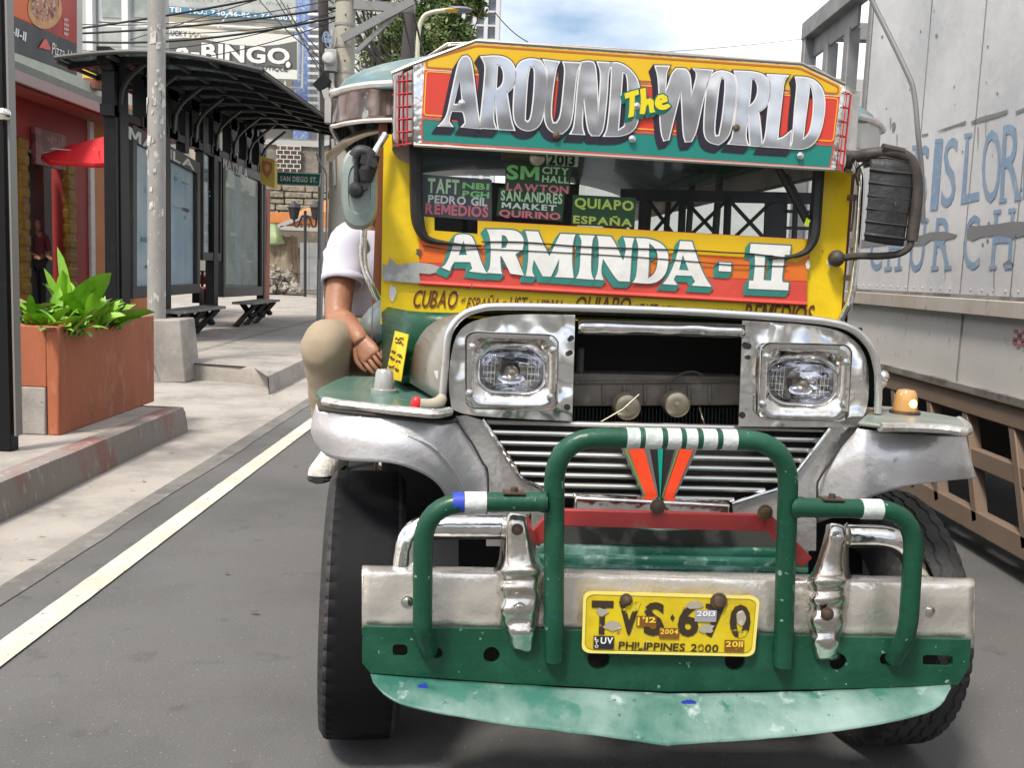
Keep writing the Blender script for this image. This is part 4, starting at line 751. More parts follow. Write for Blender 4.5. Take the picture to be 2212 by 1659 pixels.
# ---- route placards behind the glass (loose cards) ----
cg = M('card_green', (.012, .075, .022), .5); cl = M('card_grey', (.09, .10, .115), .45); cgl = M('card_light', (.50, .66, .50), .5)
cinks = {'g': M('ink_green', (.32, .80, .28), .5), 'l': M('ink_pale', (.60, .85, .55), .5), 'w': M('ink_white', (.85, .88, .86), .5), 'p': M('ink_pink', (.90, .22, .32), .5), 'k': M('ink_black', (.01, .02, .012), .5), 'y': M('ink_lime', (.62, .78, .14), .5)}
def card(label, q, bgm, rows, yc):
    yc = 1.022+(yc-1.04)*.3
    P = [JM @ J(u, v, yc) for u, v in q]; c = sum(P, V3())/4
    t = thing('route_placard', c, label, 'route placard', 'route placards behind the windscreen')
    b = MB(); b.prism(P, JM.to_3x3() @ V3((0, .004, 0))); b.build('card', bgm, t)
    b = {}
    for s, k, quad in rows: text_quad(b.setdefault(k, MB()), s, quad, lambda u, v: JM @ J(u, v, yc-.002), 0, .035)
    for k in b: b[k].build('lettering', cinks[k], t)
def qd(u0, v0, u1, v1, s=.06): return [(u0, v0), (u1, v0+s*(u1-u0)), (u1-1, v1+s*(u1-u0)), (u0-1, v1)]
card('grey window card lettered TAFT NBI PGH PEDRO GIL REMEDIOS', [(912, 376), (1062, 388), (1062, 478), (912, 466)], cl, [('TAFT', 'l', qd(924, 384, 992, 416)), ('NBI', 'g', qd(999, 393, 1057, 407)), ('PGH', 'g', qd(999, 411, 1057, 425)), ('PEDRO GIL', 'w', qd(925, 420, 1053, 438)), ('REMEDIOS', 'p', qd(919, 438, 1055, 462))], 1.06)
card('dark card lettered SAN ANDRES MARKET QUIRINO, with pink last line', [(1078, 405), (1220, 414), (1214, 478), (1072, 466)], cg, [('SAN.ANDRES', 'l', qd(1082, 410, 1215, 433)), ('MARKET', 'w', qd(1084, 436, 1202, 449)), ('QUIRINO', 'p', qd(1078, 452, 1211, 470))], 1.05)
card('dark green card lettered SM CITY HALL LAWTON below the 2013 sticker', [(1092, 352), (1234, 360), (1230, 418), (1090, 408)], cg, [('SM', 'g', qd(1094, 355, 1165, 387)), ('CITY', 'l', qd(1171, 359, 1229, 375)), ('HALL', 'l', qd(1171, 378, 1229, 393)), ('LAWTON', 'p', qd(1094, 394, 1228, 411))], 1.045)
card('green card lettered QUIAPO ESPAÑA in lime, rightmost of the placards', [(1237, 420), (1373, 427), (1370, 492), (1234, 486)], cg, [('QUIAPO', 'y', qd(1241, 426, 1369, 452)), ('ESPAÑA', 'y', qd(1238, 461, 1366, 482))], 1.05)
card('pale green year card reading 2013 at the top of the windscreen', [(1178, 322), (1250, 327), (1248, 360), (1180, 356)], cgl, [('2013', 'k', qd(1184, 331, 1242, 356))], 1.04)
b = MB(); b.ball(J(1160, 342, .9), .02, 12, 8); b.lathe([(.026, .02), (.026, -.012), (.012, -.018)], J(1160, 341, .9), (0, 1, 0), 14); b.build('marker_lamp', hornm, jeep)
b = MB(); b.prism(pl([(1082, 322), (1150, 326), (1150, 350), (1082, 346)], 1.05), (0, .004, 0)); b.build('window_decal', M('decal', (.10, .09, .07), .5), jeep)
# ======================= PEOPLE =======================
def skinv(V, E, R, sub=2):
    me = bpy.data.meshes.new('s'); me.from_pydata([tuple(v) for v in V], E, []); ob = bpy.data.objects.new('s', me); COL.objects.link(ob)
    ob.modifiers.new('k', 'SKIN'); s = ob.modifiers.new('b', 'SUBSURF'); s.levels = sub; s.render_levels = sub
    for i, d in enumerate(me.skin_vertices[0].data): r = R[i]; d.radius = r if isinstance(r, tuple) else (r, r); d.use_root = (i == 0)
    dg = bpy.context.evaluated_depsgraph_get(); dg.update(); m2 = bpy.data.meshes.new_from_object(ob.evaluated_get(dg))
    v = [tuple(x.co) for x in m2.vertices]; f = [tuple(p.vertices) for p in m2.polygons]; bpy.data.objects.remove(ob); bpy.data.meshes.remove(me); bpy.data.meshes.remove(m2); return v, f
shirt = M('white_cotton', (.54, .54, .63), .85, 0, bump=(7, .35, 1.5, .03)); khaki = M('khaki_cotton', (.36, .29, .205), .85, 0, [(6, (.30, .24, .165), .4, .7, 5)], bump=(8, .4, 1.5, .03)); hairm = M('black_hair', (.012, .010, .009), .5, bump=(80, .6))
canvas = M('white_canvas', (.62, .60, .55), .8, bump=(60, .3)); sole = M('black_sole', (.02, .02, .02), .7)
def head(mb, c, f, mi=0):
    """head about c facing the direction f: skull, jaw, brow, nose, lips, ears"""
    f = V3(f).normalized(); s = f.cross(V3((0, 0, 1))).normalized(); u = V3((0, 0, 1))
    rg = []
    for i in range(15):
        t = math.pi*i/14; z = math.cos(t)*.118; q = max(.002, math.sin(t))**.85; jaw = 1 - .25*max(0, -z/.118)
        ring = []
        for j in range(20):
            a = 2*math.pi*j/20; fx = math.cos(a)*.098*q*(1-.06*max(0, -z/.118)); sx = math.sin(a)*.076*q*jaw
            if abs(sx) < .02 and fx > .05: fx += .022*math.exp(-((z+.012)/.022)**2) + .006*math.exp(-((z+.055)/.012)**2) - .004*math.exp(-((z-.02)/.01)**2)
            elif .02 <= abs(sx) < .05 and fx > .04: fx -= .010*math.exp(-((z-.012)/.014)**2)
            ring.append(c + f*fx + s*sx + u*z)
        rg.append(ring)
    mb.rings(rg, mi)
    for k in (-1, 1): mb.ball(c + s*.078*k + u*-.005, .03, 8, 6, mi, (.35, .6, 1))
    return s, u
def hand(mb, w, d, n, L=.18, curl=.6, mi=0, side=1):
    """hand from the wrist w along d, back of the hand towards n; five fingers"""
    d = V3(d).normalized(); n = V3(n); n = (n-d*n.dot(d)).normalized(); s = d.cross(n)*side; k = L/.18
    rg = []
    for t, hw, hh in ((-.035, .021, .017), (0, .027, .021), (.03, .034, .018), (.065, .041, .016), (.09, .041, .013), (.1, .036, .008)):
        c = V3(w)+d*t*k - n*.12*t*k*curl; rg.append([c + (s*hw*math.cos(a)+n*hh*math.sin(a))*k for a in [2*math.pi*i/12 for i in range(12)]])
    mb.rings(rg, mi)
    for o, ln, r in ((.029, .068, .0082), (.010, .078, .0088), (-.010, .072, .0085), (-.028, .056, .0074)):
        p = V3(w)+d*.088*k + s*o*k - n*.011*curl*k; P = [p]; a = .35*curl+abs(o)*2
        for q in (.45, .32, .23):
            p = p + (d*math.cos(a)-n*math.sin(a))*ln*q*k; P.append(p); a += .55*curl
        C_ = catmull(P, 3); mb.tube(C_, r, 8, mi, rad=[r*k*(1.05-.35*i/(len(C_)-1)) for i in range(len(C_))])
    p = V3(w)+d*.03*k+s*.028*k; P = [p, p+(d*.03+s*.022-n*.012)*k, p+(d*.058+s*.024-n*.028)*k, p+(d*.075+s*.018-n*.04)*k]; C_ = catmull(P, 3)
    mb.tube(C_, .01, 8, mi, rad=[.0115*k*(1.05-.35*i/(len(C_)-1)) for i in range(len(C_))])
W_ = lambda u, v, y: JM @ J(u, v, y)
man = thing('person', W_(800, 735, 1.45), 'man in white t-shirt and khaki trousers riding on the side of the jeepney', 'person')
pel = W_(815, 725, 1.5); chest = W_(806, 590, 1.46); neck = W_(808, 500, 1.42); hd = W_(802, 420, 1.40)
shR = W_(748, 540, 1.36); elR = W_(730, 684, 1.24); wrR = W_(774, 728, 1.05); shL = W_(868, 545, 1.5); elL = W_(880, 660, 1.35); wrL = W_(870, 700, 1.15)
hipR = W_(782, 745, 1.42); knR = W_(703, 750, 1.02); anR = W_(722, 935, 1.18); hipL = W_(846, 745, 1.5); knL = W_(846, 760, 1.12); anL = W_(850, 930, 1.2)
V = [pel, chest, neck, hd-V3((0, 0, .06)), shR, elR, elR.lerp(wrR, .45), wrR, shL, elL, wrL, hipR, knR, anR, hipL, knL, anL]
E_ = [(0, 1), (1, 2), (2, 3), (1, 4), (4, 5), (5, 6), (6, 7), (1, 8), (8, 9), (9, 10), (0, 11), (11, 12), (12, 13), (0, 14), (14, 15), (15, 16)]
Rr = [.12, .13, .06, .055, .055, .043, .043, .028, .055, .043, .028, .08, .06, .04, .08, .06, .04]
v, f = skinv(V, E_, Rr); b = MB(); b.add(v, f)
# bare right arm with its muscle shape
ap = catmull([shR, shR.lerp(elR, .5)+V3((-.006, 0, 0)), elR, elR.lerp(wrR, .35), elR.lerp(wrR, .7), wrR, wrR+(W_(801, 775, .98)-wrR).normalized()*.03], 5); n_ = len(ap)
def arad(t): return .052 if t < .2 else .052+(.047-.052)*(t-.2)/.3 if t < .5 else .047 - .020*(t-.5)/.5
b.tube(ap, .05, 14, rad=[arad(i/(n_-1)) for i in range(n_)])
hand(b, wrR, W_(801, 775, .98)-wrR, JM.to_3x3() @ V3((-.5, -.8, .35)), .185, .75, 0, 1)
hf = (JM.to_3x3() @ V3((.25, -1, 0))); head(b, hd, hf); body = b.build('body', skin, man, sharp=80)
b = MB(); rg = []
for i in range(9):
    t = math.pi*i/14; q = max(.02, math.sin(t)); rg.append([hd + V3((math.cos(a)*.088*q, math.sin(a)*.105*q+.012, .126*math.cos(t)+.004)) for a in [2*math.pi*j/18 for j in range(18)]])
b.rings(rg); b.build('hair', hairm, man)
# t-shirt: torso and two short sleeves
b = MB(); rg = []; ax = JM.to_3x3() @ V3((1, 0, 0)); ay = JM.to_3x3() @ V3((0, 1, 0))
for c, a, d in ((pel+V3((0, 0, -.02)), .165, .125), (pel.lerp(chest, .3), .165, .125), (pel.lerp(chest, .7), .175, .13), (chest, .19, .135), (chest.lerp(neck, .45), .195, .12), (chest.lerp(neck, .75), .16, .095), (chest.lerp(neck, .95), .09, .075), (neck, .07, .066)):
    rg.append([c + ax*a*math.cos(t) + ay*d*math.sin(t) for t in [2*math.pi*j/28 for j in range(28)]])
b.rings(rg, 0, False)
for s0, e0 in ((shR, elR), (shL, elL)):
    a = s0.lerp(neck, .45); P = catmull([a, s0.lerp(neck, .12)+V3((0, 0, .008)), s0.lerp(e0, .25), s0.lerp(e0, .52)], 5); m_ = len(P)
    b.tube(P, .08, 20, 0, False, rad=[.085 - .012*i/m_ for i in range(m_)])
    q = P[-1]; d_ = (P[-1]-P[-3]).normalized(); b.tube([q-d_*.028, q], .078, 20, 0, False); b.tube([q-d_*.03, q-d_*.027, q-d_*.002, q], .08, 20, 0, False, rad=[.075, .0775, .0775, .074])
dent(b, 0, .012, 10); dent(b, 0, .007, 18, 3, (1, .5, 0)); b.build('t_shirt', shirt, man, sharp=80, solid=.004)
# trousers
b = MB()
for hp, kn, an in ((hipR, knR, anR), (hipL, knL, anL)):
    c0 = pel.lerp(hp, .5); P = catmull([c0, hp, hp.lerp(kn, .6), kn+V3((0, 0, .012)), kn.lerp(an, .22), kn.lerp(an, .6), an+V3((0, 0, -.02))], 6); m_ = len(P)
    def tr(t): return .12 if t < .2 else .12-.037*(t-.2)/.25 if t < .45 else .083 if t < .58 else .083-.010*(t-.58)/.42
    b.tube(P, .1, 24, 0, True, rad=[tr(i/(m_-1))*1 for i in range(m_)])
dent(b, 0, .012, 8); dent(b, 0, .007, 17, 5, (1, .4, 0)); b.build('trousers', khaki, man, sharp=80)
def shoe(an, fwd, par):
    fwd = V3(fwd).normalized(); s = fwd.cross(V3((0, 0, 1))).normalized(); b = MB(); rg = []; g = MB(); r2 = []
    for t, w, h in ((-.075, .028, .075), (-.06, .037, .09), (0, .042, .10), (.05, .044, .085), (.10, .048, .062), (.15, .046, .05), (.18, .035, .042), (.19, .02, .03)):
        c = an+fwd*t+V3((0, 0, -.10)); rg.append([c + s*w*math.cos(a)+V3((0, 0, max(0, math.sin(a))*h)) for a in [2*math.pi*j/16 for j in range(16)]])
        r2.append([c+V3((0, 0, -.014)) + s*(w+.003)*math.cos(a)+V3((0, 0, .013*math.sin(a))) for a in [2*math.pi*j/12 for j in range(12)]])
    b.rings(rg); b.build('shoe', canvas, par, sharp=60); g.rings(r2); g.build('shoe_sole', sole, par)
shoe(anR+V3((.0, -.03, -.02)), JM.to_3x3() @ V3((-.18, -1, 0)), man); shoe(anL, JM.to_3x3() @ V3((0, -1, 0)), man)
def stander(loc, h, face, label, top, low):
    t = thing('person', loc, label, 'person'); k = h/1.7; L0 = V3(loc); z = lambda a, b_, c: L0 + (face*b_ + face.cross(V3((0, 0, 1)))*a + V3((0, 0, c)))*k
    def limb(P, R, m, nm):
        b = MB(); C_ = catmull(P, 4); R_ = [x[0] for x in catmull([V3((r*k, 0, 0)) for r in R], 4)]; b.tube(C_, .1, 12, 0, True, rad=R_); return b
    V = [z(0, 0, .95), z(0, 0, 1.25), z(0, 0, 1.45), z(0, 0, 1.52), z(.19, 0, 1.40), z(.24, .02, 1.12), z(.12, .22, 1.05), z(-.19, 0, 1.40), z(-.24, .02, 1.12), z(-.10, .22, 1.05), z(.09, 0, .9), z(.10, .02, .48), z(.10, 0, .08), z(-.09, 0, .9), z(-.1, .02, .48), z(-.1, 0, .08)]
    E = [(0, 1), (1, 2), (2, 3), (2, 4), (4, 5), (5, 6), (2, 7), (7, 8), (8, 9), (0, 10), (10, 11), (11, 12), (0, 13), (13, 14), (14, 15)]
    R = [.13, .14, .07, .055, .055, .042, .028, .055, .042, .028, .085, .06, .045, .085, .06, .045]
    v, f = skinv(V, E, [r*k for r in R]); b = MB(); b.add(v, f); head(b, z(0, .01, 1.60), face); hand(b, V[6], face+V3((0, 0, -.3)), V3((0, 0, 1)), .18*k); hand(b, V[9], face+V3((0, 0, -.3)), V3((0, 0, 1)), .18*k, .6, 0, -1); b.build('body', skin, t, sharp=80)
    b = MB(); rg = []
    for i in range(8):
        a_ = math.pi*i/13; q = max(.02, math.sin(a_)); rg.append([z(0, -.01, 1.605+.128*math.cos(a_)) + V3((math.cos(a)*.086*q, math.sin(a)*.1*q, 0))*k for a in [2*math.pi*j/14 for j in range(14)]])
    b.rings(rg); b.build('hair', hairm, t)
    b = MB(); v, f = skinv(V[:3]+V[4:6]+V[7:9], [(0, 1), (1, 2), (2, 3), (3, 4), (2, 5), (5, 6)], [x*k for x in (.15, .16, .085, .075, .06, .075, .06)]); b.add(v, f); b.build('shirt', top, t, sharp=80)
    b = MB(); v, f = skinv([V[0], V[10], V[11], V[12], V[13], V[14], V[15]], [(0, 1), (1, 2), (2, 3), (0, 4), (4, 5), (5, 6)], [x*k for x in (.145, .1, .075, .065, .1, .075, .065)]); b.add(v, f); b.build('trousers', low, t, sharp=80)
    for x in (.1, -.1): shoe(z(x, .03, .09), face, t)
# ======================= THE STREET =======================
asph = M('asphalt', (.122, .122, .123), .85, 0, [(1.2, (.118, .114, .108), .4, .7, 7), (.45, (.075, .075, .075), .45, .62, 6), (5, (.070, .069, .068), .60, .74, 8), (150, (.145, .142, .137), .56, .70, 2), (130, (.08, .08, .08), .57, .70, 2), (70, (.28, .27, .25), .73, .75, 1)], bump=(300, .5, 2, .006))
conc = M('worn_concrete', (.375, .34, .305), .85, 0, [(1.5, (.24, .22, .20), .4, .65, 7), (8, (.36, .335, .31), .5, .7, 6), (30, (.17, .155, .14), .64, .72, 5)], bump=(50, .3, 5, .01))
conc2 = M('pavement_concrete', (.35, .315, .28), .85, 0, [(2, (.22, .205, .19), .4, .65, 7), (9, (.33, .31, .29), .5, .7, 6), (25, (.15, .14, .13), .66, .72, 5)], bump=(40, .3, 5, .01))
kerbm = M('kerb_faded_red', (.24, .21, .19), .85, 0, [(2.2, (.25, .135, .115), .50, .60, 6), (14, (.36, .33, .31), .58, .68, 7), (30, (.12, .10, .09), .66, .74, 5)], stretch=(1, 1, .35), bump=(40, .4, 5, .01))
def slab(name, pts, mat, z0=None, kind='structure'):
    b = MB()
    if z0 is None: b.poly(pts)
    else: b.prism(pts, (0, 0, z0))
    return tag(b.build(name, mat, flat=False), kind=kind)
def grid(name, x0, x1, y0, y1, z, mat): return slab(name, [(x0, y0, z), (x1, y0, z), (x1, y1, z), (x0, y1, z)], mat)
grid('ground', -400, 400, -400, 600, -.02, conc2)
grid('road', -2.30, 16, -60, 300, 0, asph)
KX = G(395, 934).x; KY = G(395, 934).y; I = G(576, 853)
b = MB(); xs = [-2.22+.025*NZ.noise(V3((0, y*.5, 0)))+.012*NZ.noise(V3((3, y*4, 0))) for y in [i*.25-6 for i in range(180)]]
P0 = [V3((x, -6+i*.25, .004)) for i, x in enumerate(xs)]; P1 = [V3((-9, p.y, .004)) for p in P0]; b.rings([P0, P1], 0, False, False); tag(b.build('gutter', conc), kind='structure')
b = MB(); A = [V3((-2.25, -6+i*.25, .0045)) for i in range(180)]; B = [V3((-2.12+.03*NZ.noise(V3((11, i*.12, 0)))+.012*NZ.noise(V3((4, i*1.1, 0))), -6+i*.25, .0045)) for i in range(180)]; b.rings([A, B], 0, False, False); tag(b.build('road_edge', M('dusty_asphalt', (.17, .163, .15), .9, 0, [(2, (.125, .12, .112), .42, .6, 7), (9, (.22, .205, .19), .52, .68, 7)], bump=(200, .4, 3, .006))), kind='structure')
# painted line with worn edges
lm = M('road_paint', (.60, .58, .51), .7, 0, [(3, (.50, .46, .35), .4, .7, 6), (26, (.20, .19, .17), .63, .69, 7)], bump=(60, .3))
l0, l1 = G(0, 1410).x, G(670, 920).x; b = MB(); A = []; B = []
for i in range(900):
    y = -4+i*.05; cx = -1.86; w = .062; A.append(V3((cx-w+.0035*NZ.noise(V3((1, y*9, 0))), y, .008))); B.append(V3((cx+w+.0035*NZ.noise(V3((5, y*9, 0))), y, .008)))
b.rings([A, B], 0, False, False); tag(b.build('road_line', lm), kind='structure')
ZS = .215
slab('sidewalk', [(KX-.02, -8, ZS), (KX-.02, KY-.3, ZS), (KX-.10, KY-.02, ZS), (-12, KY-.02, ZS), (-12, -8, ZS)], conc, -.3)
b = MB(); rows = [[], [], [], []]
for i in range(90):
    y = -8+(KY+8)*i/89; q = .02*NZ.noise(V3((2, y*2.5, 0))); r = .018*NZ.noise(V3((7, y*3, 0)))
    for k, (x, z) in enumerate(((KX-.14, ZS+.004), (KX-.02+q*.4, ZS+.006+q*.3), (KX+.01+q, ZS-.03+r), (KX+.035+r, -.02))): rows[k].append(V3((x, y, z)))
b.patch(rows, 90, 2)
b.patch([[V3((KX-.14, KY, ZS+.004)), V3((-12, KY, ZS))], [V3((KX+.0, KY+.02, ZS-.02)), V3((-12, KY+.02, ZS-.02))], [V3((KX+.035, KY+.03, -.02)), V3((-12, KY+.03, -.02))]], 20, 2); b.poly([(KX+.02, KY, ZS-.03), (KX+.035, KY+.03, -.02), (KX+.035, KY-.1, -.02), (KX-.02, KY-.1, ZS)])
tag(b.build('kerb', kerbm), kind='structure')
# the next stretch of pavement, rising a little
E0 = G(398, 820); ys_ = [I.y, 13, 15.5, 24]; zs_ = [.215, .225, .24, .25]
b = MB(); Lx = [I.x, I.x-.02, I.x-.05, I.x-.2]
rows = [[V3((I.x, I.y, .215)), V3((E0.x, E0.y+.02, .215)), V3((-14, E0.y+.02, .215))]]+[[V3((x, y, z)) for x in (a, a-1.2, -14)] for a, y, z in list(zip(Lx, ys_, zs_))[1:]]; b.patch(rows, 12, 1); dent(b, 0, .01, 2, d=(0, 0, 1))
b.patch([[V3((a+.03, y, -.02)) for a, y in zip(Lx, ys_)], [V3((a+.02, y, z-.03)) for a, y, z in zip(Lx, ys_, zs_)], [V3((a, y, z)) for a, y, z in zip(Lx, ys_, zs_)]], 30, 2)
b.patch([[V3((I.x+.03, I.y-.02, -.02)), V3((E0.x, E0.y-.03, -.02)), V3((-14, E0.y, -.02))], [V3((I.x+.01, I.y, .18)), V3((E0.x, E0.y, .17)), V3((-14, E0.y, .18))], [V3((I.x, I.y+.05, .219)), V3((E0.x, E0.y+.05, .219)), V3((-14, E0.y+.05, .219))]], 20, 3)
tag(b.build('sidewalk', conc2), kind='structure')
b = MB(); b.patch([[V3((-14, 24, .245)), V3((-2.9, 24, .245))], [V3((-20, 45, .4)), V3((-2.6, 45, .4))], [V3((-30, 90, .5)), V3((-2.6, 90, .5))]], 6, 4); tag(b.build('side_street', conc2), kind='structure')
b = MB()
for y in (12.6, 15.0, 17.4, 19.8, 22.2): b.poly([(-9, y, .252), (-3.1, y+.03, .252), (-3.1, y+.045, .252), (-9, y+.015, .252)])
b.poly([(-4.3, 11.2, .247), (-4.28, 11.2, .247), (-4.4, 23, .255), (-4.42, 23, .255)])
for y in (1.5, 3.3, 5.1, 6.9): b.poly([(-9, y, .219), (KX-.15, y, .219), (KX-.15, y+.012, .219), (-9, y+.012, .219)])
tag(b.build('pavement_joint', M('joint_dark', (.13, .12, .105), .9)), kind='structure')
lf = M('litter_leaf', (.10, .07, .04), .8)
b = MB()
for i in range(70):
    y = random.uniform(3.5, 11); x = random.uniform(-2.75, -1.9) if i % 3 else random.uniform(-1.8, .1); s = random.uniform(.008, .03); a = random.uniform(0, 3)
    b.poly([V3((x+s*math.cos(a+t)*k, y+s*math.sin(a+t)*k*.6, .013+.004*(t > 2))) for t, k in ((0, 1), (1.6, .5), (3.1, 1), (4.7, .5))])
tag(b.build('litter', lf), kind='stuff')

# ---- planter with plants ----
A = G(131, 941, ZS); Bp = G(343, 868, ZS); top = PY(131, 706, A.y).z; H_ = top-ZS
tc_ = M('terracotta_paint', (.38, .115, .05), .75, 0, [(3, (.30, .09, .042), .42, .66, 7), (9, (.44, .18, .10), .56, .70, 7), (6, (.24, .10, .06), .62, .72, 8), (34, (.34, .24, .19), .68, .71, 5)], bump=(30, .4, 4, .01), stretch=(1, 1, .35))
pt = thing('planter_box', ((A.x+Bp.x)/2-.6, (A.y+Bp.y)/2, ZS), 'long terracotta painted concrete planter on the kerb', 'planter')
b = MB(); xa, xb, ya, yb_ = A.x-1.7, A.x, A.y, Bp.y; t = .09
o = [(xa, ya), (xb-.015, ya), (xb, ya+.02), (xb, yb_), (xa, yb_)]; 
b.prism([(x, y, ZS) for x, y in ((xb-t, ya), (xb-.012, ya), (xb, ya+.012), (xb, yb_), (xb-t, yb_))], (0, 0, H_)); b.box(((xa+xb-t)/2, ya+t/2, ZS+H_*.72), (xb-xa-t, t, H_*.56)); b.box(((xa+xb-t)/2, yb_-t/2, ZS+H_/2), (xb-xa-t, t, H_)); b.box((xa, (ya+yb_)/2, ZS+H_/2), (t, yb_-ya, H_))
dent(b, 0, .006, 3); b.build('planter_wall', tc_, pt, bevel=.012)
b = MB(); b.box(((xa+xb-t)/2-.01, ya+.04, ZS+H_*.22), (xb-xa-t, .1, H_*.44)); b.build('bare_concrete_block', conc, pt, bevel=.01)
b = MB(); b.poly([(xa, ya, top-.08), (xb-.02, ya+.02, top-.08), (xb-.02, yb_, top-.08), (xa, yb_, top-.08)]); b.build('soil', M('soil', (.05, .035, .025), .9, bump=(20, .8)), pt)
lg = M('broad_leaf', (.17, .40, .014), .45, 0, [(4, (.19, .42, .02), .4, .7, 4), (9, (.07, .22, .012), .55, .75, 4)], coat=.15)
lg2 = M('mid_leaf', (.14, .33, .014), .5, 0, [(4, (.22, .40, .025), .4, .7, 4)]); lgd = M('dry_leaf', (.22, .24, .06), .6, 0, [(5, (.13, .13, .05), .4, .7, 4)])
def leaf(mb, base, az, el, L, w, droop=.5, mi=0, fold=.18, tw=0):
    d = V3((math.cos(az), math.sin(az), 0)); s0 = V3((-math.sin(az), math.cos(az), 0)); p = V3(base); e = el; rows = []
    for i in range(8):
        t = i/7; ww = w*(math.sin(math.pi*min(1, t*.92+.05))**.75)*(1 if t < .97 else .2)
        up = (V3((0, 0, 1))*math.cos(e) - d*math.sin(e)); s = s0*math.cos(tw)+up*math.sin(tw)
        rows.append([p - s*ww*.5 + up*ww*fold, p - s*ww*.25+up*ww*fold*.3, p, p + s*ww*.25+up*ww*fold*.3, p + s*ww*.5 + up*ww*fold])
        p = p + (d*math.cos(e) + V3((0, 0, 1))*math.sin(e))*L/7; e -= droop/7
    mb.patch(rows, 5, 1, mi)
def plant(loc, n, L, w, label, mats, el=(.7, 1.4), droop=.7, spread=.06, cat='plant', group='plants in the terracotta planter', azr=(0, 6.283)):
    t = thing('leafy_plant', loc, label, cat, group); b = MB()
    for i in range(n):
        l = L*random.uniform(.6, 1.05); bs = V3(loc)+V3((random.uniform(-spread, spread), random.uniform(-spread, spread), 0))
        leaf(b, bs, random.uniform(*azr), random.uniform(*el), l, w*random.uniform(.7, 1.1), random.uniform(.3, 1.2)*droop, random.choice(range(len(mats))), random.uniform(.1, .25), random.uniform(-.5, .5))
    b.build('leaves', mats, t, sharp=80); return t, b
zt_ = top-.08
def bpt(u, y): return V3((PY(u, 690, y).x, y, zt_))
q = bpt(150, 7.6); t, _ = plant(q, 18, .46, .17, 'tallest broad-leaved bright green plant in the planter', [lg], (.9, 1.5), .4, .05); b = MB()
for az, el, L, w, dr in ((2.9, 1.50, .64, .19, .12), (.2, 1.0, .56, .23, .15), (3.1, 1.25, .50, .11, .1), (2.6, 1.0, .44, .10, .2)): leaf(b, q+V3((-.02, 0, 0)), az, el, L, w, dr, 0, .12, 1.1 if az > 2 else -.9)
b.build('tall_leaf', lg, t, sharp=80)
plant(bpt(75, 7.2), 46, .44, .085, 'strappy drooping plant with dry blades at the left end of the planter', [lg2, lgd], (.5, 1.3), 1.6, .12)
plant(bpt(185, 7.5), 90, .34, .12, 'low dense leafy clump in the middle of the planter', [lg, lg2, lg2, lgd], (.5, 1.35), .9, .17)
plant(bpt(212, 7.9), 60, .33, .12, 'light green bushy plant near the right end of the planter', [lg2, lg, lg2, lgd], (.5, 1.35), .9, .12)
plant(bpt(125, 6.95), 70, .26, .085, 'small curly leafed plant at the front of the planter', [lg, lg2, lgd], (.4, 1.3), 1.0, .16)
q = bpt(252, 7.7); t, _ = plant(q, 5, .2, .07, 'single long arching leaf leaning over the planter corner', [lg], (.3, .9), .6, .03); b = MB(); leaf(b, q, .15, .85, .34, .10, .9, 0, .15, -.8); b.build('arching_leaf', lg, t, sharp=80)

# ---- grey lamp post with its concrete foot ----
Pb = G(381, 822, .0); yp = Pb.y; polem = M('pole_grey_paint', (.32, .31, .29), .55, .2, [(5, (.26, .25, .235), .4, .7, 6), (11, (.52, .51, .49), .60, .64, 5)], stretch=(1, 1, .5), bump=(25, .2))
lp = thing('lamp_post', (Pb.x, yp, 0), 'thick grey lamp post with peeling paint in front of the shelter', 'lamp post')
b = MB(); c0 = PY(338, 680, yp); c1 = PY(338, 0, yp); cb = c0+(c0-c1)*.0; cb.z = .45; ct = c1+(c1-c0)*.8
b.tube([cb, c0, c1, ct], .108, 24, rad=[.112, .108, .100, .09]); b.build('pole', polem, lp)
b = MB(); a = PY(345, 688, yp), PY(403, 688, yp), PY(417, 823, yp), PY(335, 823, yp)
b.prism([p+V3((0, -.25, 0)) for p in a], (0, .55, 0)); dent(b, 0, .01, 4); b.build('concrete_foot', conc2, lp, bevel=.02)
b = MB(); pm = M('torn_poster', (.55, .53, .5), .8, 0, [(18, (.25, .24, .22), .5, .6, 6)])
for i in range(26):
    z = random.uniform(2.0, 3.5) if i % 4 else random.uniform(3.5, 4.2); a_ = random.uniform(-2.8, -.4); cc = c0.lerp(c1, (z-c0.z)/(c1.z-c0.z)); s = random.uniform(.02, .07); r = .112
    b.add([cc+V3((math.cos(a_+k*s/r)*r, math.sin(a_+k*s/r)*r, h*s*random.uniform(.7, 1.6))) for k, h in ((-.6, -.8), (.5, -.7), (.6, .8), (-.4, .7))], [(0, 1, 2, 3)])
b.build('torn_paper', pm, lp)
# ---- black kerbside frame at the left edge ----
q = G(20, 975, ZS); t = thing('sign_post', q, 'black square post with a grey edge strip at the kerb, left edge of the photo', 'post')
dx = PY(38, 700, q.y).x - PY(2, 700, q.y).x
b = MB(); b.box(q+V3((-.02, .03, 2.0)), (dx*.80, .10, 4.0)); b.build('post', blackgloss, t, bevel=.006)
b = MB(); b.box(q+V3((dx*.44, .03, 2.05)), (dx*.16, .08, 3.9)); b.build('edge_strip', M('strip_grey', (.22, .21, .20), .5, .3), t, bevel=.004)
b = MB(); b.ball(PY(6, 246, q.y-.06), .05, 16, 10, 0, (1, .7, .8)); b.build('lamp_cap', chrome, t)

